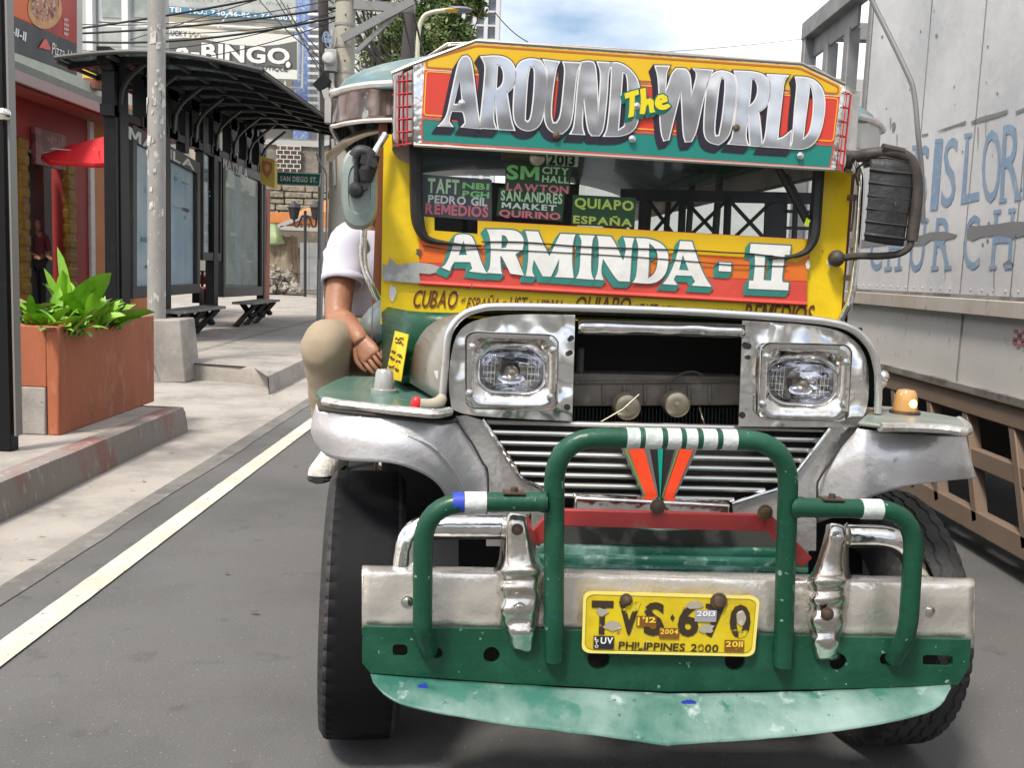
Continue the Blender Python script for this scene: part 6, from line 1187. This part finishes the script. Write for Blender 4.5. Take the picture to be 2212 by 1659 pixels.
b = MB(); text_quad(b, 'e-BINGO', [(378, 86), (627, 103), (626, 140), (378, 130)], mqs(.02), 1, .07); text_quad(b, 'e-BINGO', [(379, 87), (626, 104), (625, 139), (379, 129)], mqs(.03), 0, .035); text_quad(b, 'BOUTIQUE', [(545, 137), (624, 145), (623, 157), (544, 149)], mqs(.02), 1, .02, .2); text_quad(b, 'LUCKY', [(362, 64), (404, 67), (403, 78), (361, 75)], mqs(.02), 1, .02); text_quad(b, 'Wynn', [(408, 66), (460, 74), (462, 88), (410, 86)], mqs(.02), 2, .0, .4)
b.poly([sq(622+9*math.cos(t), 139+10*math.sin(t), .035) for t in [i*.4 for i in range(16)]], 1); b.poly([sq(622+5*math.cos(t), 139+7*math.sin(t), .04) for t in [i*.4 for i in range(16)]], 0)
b.build('lettering', [M('sign_letter_white', (.7, .7, .66), .5), M('sign_letter_dark', (.04, .04, .045), .5), M('sign_letter_brown', (.30, .22, .12), .5)], pn_)
b = MB(); b.tube([sq(330, 48, -.3), sq(655, 66, -.3), sq(652, 190, -.3), sq(600, 186, -.3)], .06, 8); b.tube([sq(616, 172, -.1), sq(616, 190, -.1)], .05, 8); b.tube([sq(500, 20, -.5), sq(470, 60, -.2)], .03, 6); b.build('sign_frame', M('frame_cream', (.55, .55, .48), .5), sg)
sg2 = thing('shop_sign', fy(480, 20, 45), 'upper shop sign with a blue band of telephone numbers', 'sign')
b = MB(); b.prism([fy(340, -30, 45), fy(640, -30, 45), fy(636, 52, 45), fy(340, 30, 45)], (0, .2, 0)); p2 = b.build('sign_box', M('sign_pale', (.42, .44, .42), .5, 0, [(2, (.36, .38, .37), .4, .6, 4)]), sg2)
b = MB(); b.prism([fy(340, 10, 44.9), fy(628, 33, 44.9), fy(627, 44, 44.9), fy(340, 26, 44.9)], (0, .02, 0)); b.build('blue_band', M('sign_blue', (.07, .20, .32), .5), p2)
b = MB(); text_quad(b, 'TEL. NO.: 740-46-86 • 740-8034', [(366, 14), (640, 34), (640, 44), (366, 25)], lambda u, v: fy(u, v, 44.8), 0, .02); text_quad(b, 'DENTAL CLINIC', [(400, -8), (630, 6), (630, 12), (400, 2)], lambda u, v: fy(u, v, 44.8), 1, .01); b.build('lettering', [white, M('sign_mid_grey', (.22, .24, .24), .5)], p2)
b = MB(); b.tube([fy(360, 48, 45.2), fy(652, 64, 45.2)], .09, 8); b.build('sign_beam', white, sg2)
# ---- street name sign and thin pole ----
pq_ = PY(693, 640, 20.6); sn = thing('street_sign', (pq_.x, 20.6, .25), 'green street name plate SAN DIEGO ST. on a thin grey pole', 'street sign')
b = MB(); b.tube([(pq_.x-.02, 20.6, .25), PY(694, 300, 20.6), PY(697, 200, 20.6)], .06, 10); b.tube([PY(686, 690, 20.5), PY(688, 560, 20.5)], .03, 8); b.build('pole', M('pole_grey', (.30, .30, .29), .5, .3, [(8, (.2, .16, .12), .6, .7, 5)]), sn)
b = MB(); P = [fy(*p, 20.5) for p in ((597, 370), (692, 374), (690, 403), (598, 399))]; b.prism(P, (0, .04, 0)); pl_ = b.build('name_plate', white, sn)
b = MB(); b.prism([fy(*p, 20.48) for p in ((599, 372.5), (691, 376.5), (689, 400.5), (600, 396.5))], (0, .015, 0)); text_quad(b, 'SAN DIEGO ST.', [(605, 379), (685, 382.5), (684, 395), (605, 391)], lambda u, v: fy(u, v, 20.46), 1, .03); b.build('lettering', [M('street_green', (.004, .13, .085), .4), white], pl_)
b = MB(); b.tube(catmull([PY(684, 330, 20.4), PY(690, 350, 20.4), PY(703, 370, 20.4), PY(706, 400, 20.4), PY(705, 500, 20.4), PY(702, 690, 20.4)], 4), .025, 6); b.build('conduit', M('conduit', (.36, .35, .33), .5), sn)
ss = thing('shop_sign', fy(576, 365, 18.9), 'yellow shop sign with a red crest hanging behind the shelter', 'sign'); b = MB(); b.prism([fy(*p, 18.9) for p in ((560, 335), (593, 345), (593, 408), (562, 395))], (0, .2, 0)); b.build('sign_box', M('sign_yellow', (.62, .45, .10), .5), ss)
b = MB(); b.poly([fy(u, v, 18.85) for u, v in ((566, 345), (587, 352), (587, 370), (577, 385), (567, 372))], 0); b.poly([fy(577+6*math.cos(t), 362+8*math.sin(t), 18.83) for t in [i*.52 for i in range(12)]], 1); b.build('crest', [M('crest_red', (.45, .16, .06), .5), M('crest_gold', (.6, .36, .12), .5)], ss)
# ---- old walls at the end of the side street ----
wallm = M('old_concrete', (.23, .205, .175), .85, 0, [(1, (.15, .13, .11), .4, .65, 7), (5, (.32, .30, .27), .55, .7, 6)], bump=(6, .5, 6, .08)); stone = M('old_stone', (.30, .26, .20), .85, 0, [(1.2, (.20, .17, .13), .42, .6, 6), (6, (.38, .34, .27), .52, .66, 5)], bump=(5, .8, 5, .1))
oh = thing('old_house', (fy(645, 400, 41).x, 42, .5), 'weathered concrete house with a white brick grille window beyond the street sign', 'building')
frontbox('wall', 575, 775, 305, 620, 41, 5, wallm, oh)
b = MB(); a = fy(560, 400, 41); c = fy(775, 400, 41)
for k in range(7):
    z = fy(650, 408+k*14, 40.8).z
    x = a.x+random.uniform(0, .4)
    while x < c.x: w = random.uniform(.4, 1.2); b.box((x+w/2, 40.9, z), (w-.05, .3+random.uniform(0, .2), .24+random.uniform(-.04, .03))); x += w
dent(b, 0, .04, 2); b.build('stone_courses', stone, oh, bevel=.03)
b = MB(); a = fy(598, 372, 40.8); c = fy(650, 316, 40.8); n_ = 6
for k in range(n_+1):
    z = a.z+(c.z-a.z)*k/n_; b.box(((a.x+c.x)/2, 40.75, z), (c.x-a.x, .06, .025))
    if k < n_:
        for j in range(4): x = a.x+(c.x-a.x)*(j+.5*(k % 2))/3.5; b.box((min(x, c.x), 40.75, z+(c.z-a.z)/n_/2), (.025, .06, (c.z-a.z)/n_))
b.build('window_grille', white, oh); b = MB(); b.box(((a.x+c.x)/2, 40.85, (a.z+c.z)/2), (c.x-a.x, .05, c.z-a.z)); b.build('window', M('old_shutter', (.14, .10, .075), .7), oh)
b = MB(); b.prism([fy(560, 310, 40.9), fy(690, 318, 40.9), fy(760, 300, 40.9), fy(760, 292, 40.9), fy(690, 305, 40.9), fy(560, 300, 40.9)], (0, .6, 0)); b.build('roof_edge', M('tin', (.5, .5, .5), .4, .6), oh)
oa = thing('canopy_roof', fy(655, 505, 35), 'orange tiled lean-to roof behind the double lantern', 'roof'); om = M('roof_orange', (.52, .20, .05), .6, 0, [(3, (.42, .15, .04), .4, .7, 5)])
b = MB(); b.prism([fy(*p, 34) for p in ((574, 457), (628, 460), (628, 481), (574, 480))], (0, 2, 0)); b.prism([fy(*p, 33.5) for p in ((606, 490), (690, 455), (770, 470), (775, 498))], (0, 1.5, .5)); b.build('roof_sheet', om, oa)
b = MB()
for p, q in (((600, 489), (690, 453)), ((606, 492), (775, 500))): b.bar(fy(*p, 33.4), fy(*q, 33.4), .1, .14)
b.build('roof_trim', M('roof_trim_grey', (.34, .32, .30), .7), oa); b = MB(); b.box((fy(650, 560, 38).x, 38.5, 1.5), (5, .2, 2.4)); b.build('back_wall', M('dark_brown', (.15, .125, .10), .8, 0, [(1, (.25, .21, .17), .45, .6, 5)]), oa)  # back wall in mottled dark brown behind the boards and rubble
dl = thing('lantern_post', (fy(659, 620, 29).x, 29, .48), 'black lamp post with two hanging lanterns and scrolled arms', 'lamp post'); irn = M('black_iron', (.02, .018, .018), .5)
def lp_(u, v): return fy(u, v, 29)
b = MB(); b.tube([(fy(659, 620, 29).x, 29, .48), lp_(659, 455)], .045, 8); 
for s in (-1, 1): b.tube(catmull([lp_(659, 478), lp_(659+s*5, 466), lp_(659+s*11, 476), lp_(659+s*16, 489), lp_(659+s*23, 486), lp_(659+s*24, 471)], 5), .03, 6); b.tube(catmull([lp_(659+s*5, 486), lp_(659+s*9, 483), lp_(659+s*9, 490), lp_(659+s*6, 490)], 4), .018, 5)
b.build('post', irn, dl)
for s in (-1, 1):
    c = lp_(659+s*24, 457); b = MB(); b.lathe([(.05, -.24), (.13, -.20), (.20, .10), (.24, .12), (.10, .24), (.02, .32)], c, (0, 0, 1), 6); b.build('lantern', irn, dl)
tp_ = thing('tarpaulin', fy(635, 545, 36), 'pale green tarpaulin hung over the rubble lot', 'tarpaulin'); b = MB(); b.patch([[fy(572, 486, 36), fy(592, 484, 35.8), fy(604, 494, 36)], [fy(572, 505, 35.6), fy(596, 508, 35.3), fy(612, 516, 35.7)], [fy(572, 528, 35.5), fy(594, 529, 35.3), fy(617, 526, 35.6)]], 10, 4); b.build('sheet', M('tarp_green', (.36, .46, .25), .6, 0, [(2, (.28, .38, .2), .4, .6, 5)]), tp_, solid=.02)
rb = thing('rubble_pile', fy(640, 615, 35), 'heap of broken masonry and boards at the side street', 'rubble'); rbm = M('rubble', (.40, .37, .32), .9, 0, [(2, (.20, .18, .15), .4, .65, 5)]); b = MB()
for i in range(520):
    u = random.uniform(572, 652); v = 630-abs(random.gauss(0, 1))*24*max(.1, 1-((u-590)/62)**2*.9); p = fy(u, v, 34.5+random.uniform(-.6, .6)); s = random.uniform(.05, .2); b.box(p, (s, s*.8, s*.6), 0, Matrix.Rotation(random.uniform(0, 3), 3, random.choice('XYZ')))
b.build('stones', rbm, rb)
b = MB()
for i in range(46): u = random.uniform(582, 646); b.bar(fy(u, random.uniform(585, 612), 35.4), fy(u+random.uniform(-9, 14), random.uniform(508, 545), 35.8), random.uniform(.06, .24), .05)
b.build('boards', M('old_wood', (.24, .19, .13), .85, 0, [(2, (.34, .29, .22), .4, .6, 5)]), rb)
gz = thing('sheet_fence', fy(672, 600, 33), 'grey sheet metal hoarding beside the rubble', 'fence'); b = MB()
for u0, u1 in ((648, 668), (668, 688)):
    for v0, v1 in ((524, 556), (557, 590), (591, 626)): b.prism([fy(u0, v0, 33), fy(u1-1, v0, 33), fy(u1-1, v1, 33), fy(u0, v1, 33)], (0, .05, 0))
b.build('sheet', M('galvanised', (.25, .26, .26), .5, .5, [(2, (.33, .34, .34), .4, .6, 5)]), gz)
cc = thing('shop_column', fy(576, 520, 22), 'thin brown-red shop front post just past the last shelter panel', 'column'); b = MB(); a = fy(572, 630, 22); c = fy(579, 408, 22); b.box(((a.x+c.x)/2, 22.1, (.4+c.z)/2), (c.x-a.x, .2, c.z-.4)); b.build('column', M('brown_red', (.26, .09, .06), .6), cc); b = MB(); a = fy(563, 560, 21.95); c = fy(572, 420, 21.95); b.box(((a.x+c.x)/2, 22.0, (a.z+c.z)/2), (c.x-a.x, .1, c.z-a.z)); b.build('poster', pmats[0], cc)
pw = thing('wall', (fy(722, 400, 21).x, 21, .4), 'tan plastered wall behind the utility pole', 'wall'); frontbox('plaster', 706, 830, 292, 640, 21, .3, M('tan_plaster', (.33, .29, .23), .8, 0, [(1.5, (.25, .22, .17), .4, .65, 6)], bump=(8, .3)), pw)
# ---- motorcycle between the shelter panels ----
mc = thing('motorcycle', fy(436, 630, 21), 'red motorcycle parked between the shelter panels', 'motorcycle'); mb_ = fy(436, 640, 20.5); mb_.z = .24; MR = lambda p: mb_ + V3((p[1]-.28*p[0], p[0], p[2]))
b = MB(); b.box(MR((.45, 0, .45)), (.4, .2, .3)); b.tube([MR((0, 0, .3)), MR((.22, 0, .85)), MR((.25, 0, 1.0))], .03, 8); b.tube([MR((.25, -.32, 1.0)), MR((.22, 0, .98)), MR((.25, .32, 1.0))], .018, 6); b.build('frame', blackgloss, mc)
b = MB(); b.ball(MR((.42, 0, .82)), .2, 12, 8, 0, (1.2, .7, .6)); b.ball(MR((.05, 0, .62)), .12, 10, 6, 0, (1.6, .5, .4)); b.build('tank', M('motor_red', (.45, .01, .02), .25, coat=.4), mc); b = MB(); b.ball(MR((.85, 0, .84)), .22, 12, 8, 0, (1.7, .7, .35)); b.build('seat', black, mc)
for dx in (0, 1.2):
    b = MB(); b.rings([[MR((dx+(.28+.045*math.cos(p))*math.cos(t), .045*math.sin(p), .30+(.28+.045*math.cos(p))*math.sin(t))) for p in [2*math.pi*k/8 for k in range(8)]] for t in [2*math.pi*j/28 for j in range(29)]], 0, False); w = b.build('wheel', tyre, mc); b = MB()
    for k in range(6): t = k*math.pi/3; b.tube([MR((dx, 0, .3)), MR((dx+.26*math.cos(t), 0, .3+.26*math.sin(t)))], .012, 5)
    b.build('rim', chrome, w)
# ---- utility pole, its boxes and arms ----
Yu = 17; up_ = thing('utility_pole', (PY(745, 300, Yu).x, Yu, .4), 'thick tan concrete utility pole with meter boxes and steel arms', 'utility pole'); cm = M('pole_concrete', (.37, .35, .29), .8, 0, [(1.5, (.30, .28, .23), .4, .7, 6), (9, (.42, .40, .34), .55, .7, 5)], bump=(20, .3))
def u_(u, v, d=0): return PY(u, v, Yu-d)
b = MB(); c0 = u_(738, 420); c1 = u_(747, 0); dd = (c0-c1)/(c0.z-c1.z); base = c0-dd*(c0.z-.4); b.tube([base, c0, c1, c1-dd*4*-1], .18, 28, rad=[.185, .18, .168, .16]); b.build('pole', cm, up_)
b = MB()
for v in (2, 55, 103, 158): p = u_(746-v*.02, v); b.tube([p-dd*.02, p+dd*.02], .180, 28)
b.build('pole_strap', M('strap', (.28, .27, .25), .5, .4), up_)
b = MB()
for v in (31, 62, 90, 130): p = u_(747-v*.02, v, .17); b.ball(p, .014, 8, 6)
b.build('bolt_hole', darkint, up_)
bx = M('box_grey', (.36, .36, .34), .5, 0, [(5, (.30, .30, .28), .4, .7, 5)])
for (u0, u1, v0, v1) in ((700, 726, 105, 152), (700, 724, 208, 265)):
    a = u_(u0, v1, .3); c = u_(u1, v0, .3); b = MB(); b.box(((a.x+c.x)/2, Yu-.2, (a.z+c.z)/2), (c.x-a.x, .2, c.z-a.z)); b.build('meter_box', bx, up_, bevel=.01)
b = MB(); b.lathe([(.10, 0), (.10, .10), (.085, .13), (.02, .15)], u_(711, 127, .3), (0, -1, 0), 20); b.build('electric_meter', M('meter_glass', (.5, .5, .5), .15, coat=.5), up_)
b = MB(); b.prism([u_(674, 182, .3), u_(700, 155, .3), u_(716, 175, .3), u_(690, 198, .3)], (0, .25, 0)); b.build('floodlight', blackgloss, up_)
b = MB(); b.prism([u_(694, 195, .3), u_(708, 188, .3), u_(713, 203, .3), u_(700, 213, .3)], (0, .12, 0)); b.build('junction_box', bx, up_)
b = MB(); b.tube(catmull([u_(717, 158, .25), u_(718, 185, .25), u_(726, 205, .25), u_(732, 225, .22)], 4), .035, 8); b.tube([u_(718, 62, .2), u_(717, 105, .2)], .03, 8); b.tube(catmull([u_(718, 300, .2), u_(720, 330, .2), u_(722, 400, .2)], 3), .03, 8); b.build('conduit', bx, up_)
b = MB(); wr = random.Random(4)
for i in range(6): c = (708+wr.uniform(-6, 6), 84+wr.uniform(-8, 8)); r = wr.uniform(6, 14); b.tube(catmull([u_(c[0]+r*math.cos(t)*.6, c[1]+r*math.sin(t), .3) for t in [wr.uniform(0, 1)+k*.9 for k in range(8)]], 3), .008, 5)
b.build('wire_coil', M('blue_wire', (.22, .28, .40), .5), up_)
b = MB(); stl = M('galvanised_arm', (.22, .22, .22), .5, .5, [(6, (.15, .14, .13), .5, .7, 5)]); b.bar(u_(764, 10, .1), u_(896, 18, .1), .08, .15); b.bar(u_(739, 83, .25), u_(893, 0, .25), .05, .13); b.bar(u_(767, 113, .2), u_(856, 30, .2), .05, .07); b.build('cross_arm', stl, up_)
b = MB(); dk = M('dark_pole', (.045, .04, .04), .7); b.tube([u_(697, -40, -.4), u_(700, 130, -.4), u_(702, 250, -.4)], .09, 8); b.build('cable_riser', dk, up_)
dp = thing('utility_pole', (PY(884, 300, 25).x, 25, .3), 'thin dark pole with transformer arm beyond the concrete pole', 'utility pole'); b = MB(); b.tube([(PY(884, 300, 25).x, 25, .3), PY(880, 130, 25), PY(890, -60, 25)], .16, 12, rad=[.18, .17, .12]); b.build('pole', dk, dp)
sl = thing('street_light', (PY(905, 300, 27).x, 27, .3), 'street light with yellow rimmed head on a pale curved arm', 'street light'); b = MB(); b.tube(catmull([(PY(900, 300, 27).x, 27, .3), PY(900, 200, 27), PY(903, 80, 27), PY(912, 40, 27), PY(930, 27, 27), PY(966, 21, 27)], 5), .06, 8); b.build('arm', M('arm_pale', (.5, .48, .36), .5), sl)
b = MB(); c = PY(992, 20, 27); b.ball(c, .36, 16, 8, 0, (1, .5, .22)); lh = b.build('lamp_head', M('lamp_grey', (.16, .17, .22), .4), sl); b = MB(); b.ball(c+V3((-.12, 0, -.03)), .30, 16, 8, 0, (1, .55, .16)); b.build('lamp_rim', M('lamp_yellow', (.65, .42, .02), .4), lh)
for x0, v in ((845, 58), (850, 66)): 
    s2 = thing('street_light', PY(838, 200, 40+v*.1), 'small distant street light among the branches, ' + ('upper' if v == 58 else 'lower') + ' of the far pair', 'street light', 'far street lights'); b = MB(); b.tube(catmull([PY(838, 400, 40), PY(838, 90, 40), PY(842, v+4, 40), PY(x0, v, 40), PY(872, v+2, 40)], 4), .07, 6); b.build('arm', M('arm_white', (.6, .6, .55), .5), s2); b = MB(); b.ball(PY(880, v+3, 40), .28, 10, 6, 0, (1, .5, .3)); b.build('lamp_head', M('arm_white', (.6, .6, .55), .5), s2)
# ---- tree ----
def tree(base, h, crowns, n, leafs, label, seed):
    rd = random.Random(seed); t = thing('tree', base, label, 'tree'); b = MB(); base = V3(base); fork = base+V3((.2, 0, h*.42)); b.tube(catmull([base, base+V3((.1, .1, h*.2)), fork], 4), .3, 10, rad=[.34-.015*i for i in range(9)])
    for c, r in crowns:
        c = V3(c); m = fork.lerp(c, .5)+V3((rd.uniform(-.5, .5), 0, -.3)); b.tube(catmull([fork, m, c], 4), .12, 7, rad=[.17-.014*i for i in range(9)])
        for k in range(7): e = c+V3((rd.gauss(0, r*.6), rd.gauss(0, r*.6), rd.gauss(0, r*.5))); b.tube([m.lerp(c, rd.uniform(.2, 1)), e], .04, 5, rad=[.05, .015])
    b.build('trunk', M('bark', (.10, .085, .065), .9, bump=(20, .6)), t); b = MB()
    for c, r in crowns:
        c = V3(c); cl = [c+V3((rd.gauss(0, r*.55), rd.gauss(0, r*.55), rd.gauss(0, r*.45))) for _ in range(26)]
        for q in cl:
            mi = rd.randrange(len(leafs)); rr_ = r*rd.uniform(.14, .3)
            for _ in range(n):
                p = q+V3((rd.gauss(0, rr_), rd.gauss(0, rr_), rd.gauss(0, rr_*.8))); s = rd.uniform(.06, .15); a = V3((rd.gauss(0, 1), rd.gauss(0, 1), rd.gauss(0, .6))).normalized(); e = a.cross(V3((rd.gauss(0, 1), rd.gauss(0, 1), 1))).normalized()
                b.add([p-a*s, p+e*s*.38, p+a*s, p-e*s*.38], [(0, 1, 2, 3)], mi)
    b.build('crown', leafs, t, flat=True, recalc=False)
lv = [M('leaf_dark', (.045, .085, .02), .55), M('leaf_mid', (.075, .13, .03), .55), M('leaf_yellowish', (.13, .17, .05), .55)]
def TC(u, v, y, r): p = PY(u, v, y); return (tuple(p), r)
tree((PY(930, 400, 38).x, 38, .3), 11, [TC(945, 45, 37, 1.2), TC(925, 105, 37, 1.1), TC(965, 0, 38, .9), TC(895, 60, 39, 1.1), TC(880, 140, 37, 1.0), TC(965, 100, 36, .8), TC(920, 150, 36, 1.0), TC(920, -20, 38, 1.3), TC(830, 130, 38, .8), TC(985, 70, 36, .5), TC(1025, 5, 37, .4)], 62, lv, 'leafy green tree behind the jeepney roof', 3)
tree((PY(800, 400, 36).x, 36, .3), 9, [TC(800, 60, 36, 1.0), TC(790, 140, 36, .9), TC(850, 90, 36, .9), TC(830, 10, 36, .9)], 12, lv, 'sparse twiggy tree beside the utility pole', 5)
# ---- tower blocks ----
tw_ = thing('tower_block', (PY(1010, 300, 130).x, 140, 0), 'white high-rise with balconies beyond the tree', 'building'); twm = M('tower_white', (.50, .51, .53), .7); 
a = PY(945, 300, 130); c = PY(1078, -60, 130); b = MB(); b.box(((a.x+c.x)/2, 138, c.z/2+3), (c.x-a.x, 16, c.z+6)); tww = b.build('wall', twm, tw_)
b = MB(); gl_ = M('tower_glass', (.14, .16, .19), .3); nx = 5
for i in range(nx):
    for k in range(26):
        x = a.x+(c.x-a.x)*(i+.5)/nx; z = 2+k*1.75
        if z < c.z+4: b.box((x, 130, z), ((c.x-a.x)/nx*.72, .4, 1.15))
b.build('windows', gl_, tww); b = MB()
for k in range(26): b.box(((a.x+c.x)/2, 129.7, 1.25+k*1.75), ((c.x-a.x)+.6, 1.0, .22))
for i in range(nx+1): b.box((a.x+(c.x-a.x)*i/nx, 129.6, c.z/2+3), (.5, .9, c.z+6))
b.build('balconies', twm, tww)
tb2 = thing('tower_block', (PY(800, 300, 150).x, 160, 0), 'pale office tower half hidden by branches left of the tree', 'building'); a = PY(765, 300, 150); c = PY(880, 30, 150); b = MB(); b.box(((a.x+c.x)/2, 155, 15), (c.x-a.x, 10, 52)); t2 = b.build('wall', M('tower_pale', (.46, .46, .44), .7), tb2); b = MB()
for k in range(24): b.box(((a.x+c.x)/2, 150, 1+k*1.7), (c.x-a.x-.8, .4, .7))
b.build('windows', M('tower_glass2', (.28, .30, .32), .4), t2)
lc = thing('row_of_shops', (17, 64, 0), 'low distant buildings hidden behind the jeepney', 'building'); b = MB(); b.box((17, 64, 4), (26, 8, 8)); b.build('wall', paleb, lc)
# ---- power lines ----
wm = M('cable_black', (.012, .012, .013), .6)
def wire(p, q, sag, r, label):
    P = [V3(p).lerp(V3(q), i/16)+V3((0, 0, -sag*4*(i/16)*(1-i/16))) for i in range(17)]; return tag(MB().tube(P, r, 5).build('power_cable', wm), label, 'cable', 'overhead cables')
wl = [((175, 66), (900, -12), .12), ((175, 78), (735, 34), .2), ((175, 60), (640, -20), .05), ((380, 62), (735, 36), .1), ((175, 95), (735, 20), .3), ((340, 78), (600, -15), .0), ((175, 118), (735, 40), .35), ((175, 40), (735, -5), .2)]
for i, (p, q, s) in enumerate(wl): wire(PY(p[0]-60, p[1]+8, 20), PY(q[0], q[1], 17), s, .022 if i < 3 else .009, 'black overhead cable crossing in front of the office block')
for i, (p, q) in enumerate((((585, -20), (715, 150)), ((690, -20), (722, 105)), ((620, 10), (708, 180)), ((545, -20), (700, 130)), ((640, 60), (700, 145)), ((600, -10), (712, 128)))): wire(PY(*p, 19), PY(*q, 16.9), .1, .011, 'thin drop cable running down to the meter boxes')
for i, (p, q) in enumerate((((766, 20), (850, 160)), ((770, 40), (880, 165)), ((775, 70), (840, 150)), ((868, 20), (905, 150)), ((890, 10), (930, 150)), ((765, 60), (868, 170)), ((780, 10), (830, 165)), ((800, 30), (845, 120)))): wire(PY(*p, 17.5), PY(*q, 26), .15, .022, 'dark cable slanting between the two utility poles')
wire(PY(1068, 25, 60), PY(1140, 90, 60), .2, .03, 'hair thin cable against the sky left of the jeepney sign'); wire(PY(1130, 108, 70), PY(1745, 82, 40), .4, .014, 'thin cable across the sky above the jeepney sign')
# ---- unseen blocks added behind the viewer, heights set for chrome reflections ----
bk = thing('reflection_block', (0, -30, 0), 'unseen row of pale blocks added behind the viewer for chrome reflections', 'building'); bm_ = M('back_wall', (.52, .49, .46), .8, 0, [(.3, (.30, .27, .24), .4, .6, 4)])
for x, w, h in ((-34, 12, 7), (-22, 11, 11), (-11, 10, 8), (-1, 9, 6), (8.5, 9.5, 9.5), (19, 11, 6.5), (31, 12, 11)):
    b = MB(); b.box((x, -32, h/2), (w, 8, h)); wl_ = b.build('wall', bm_, bk); b = MB()
    for i in range(3):
        for k in range(int(h/3)): b.box((x-w*.3+i*w*.3, -27.9, 1.8+k*3), (1.6, .1, 1.6))
    b.build('windows', gp, wl_)
del jeep['_local']
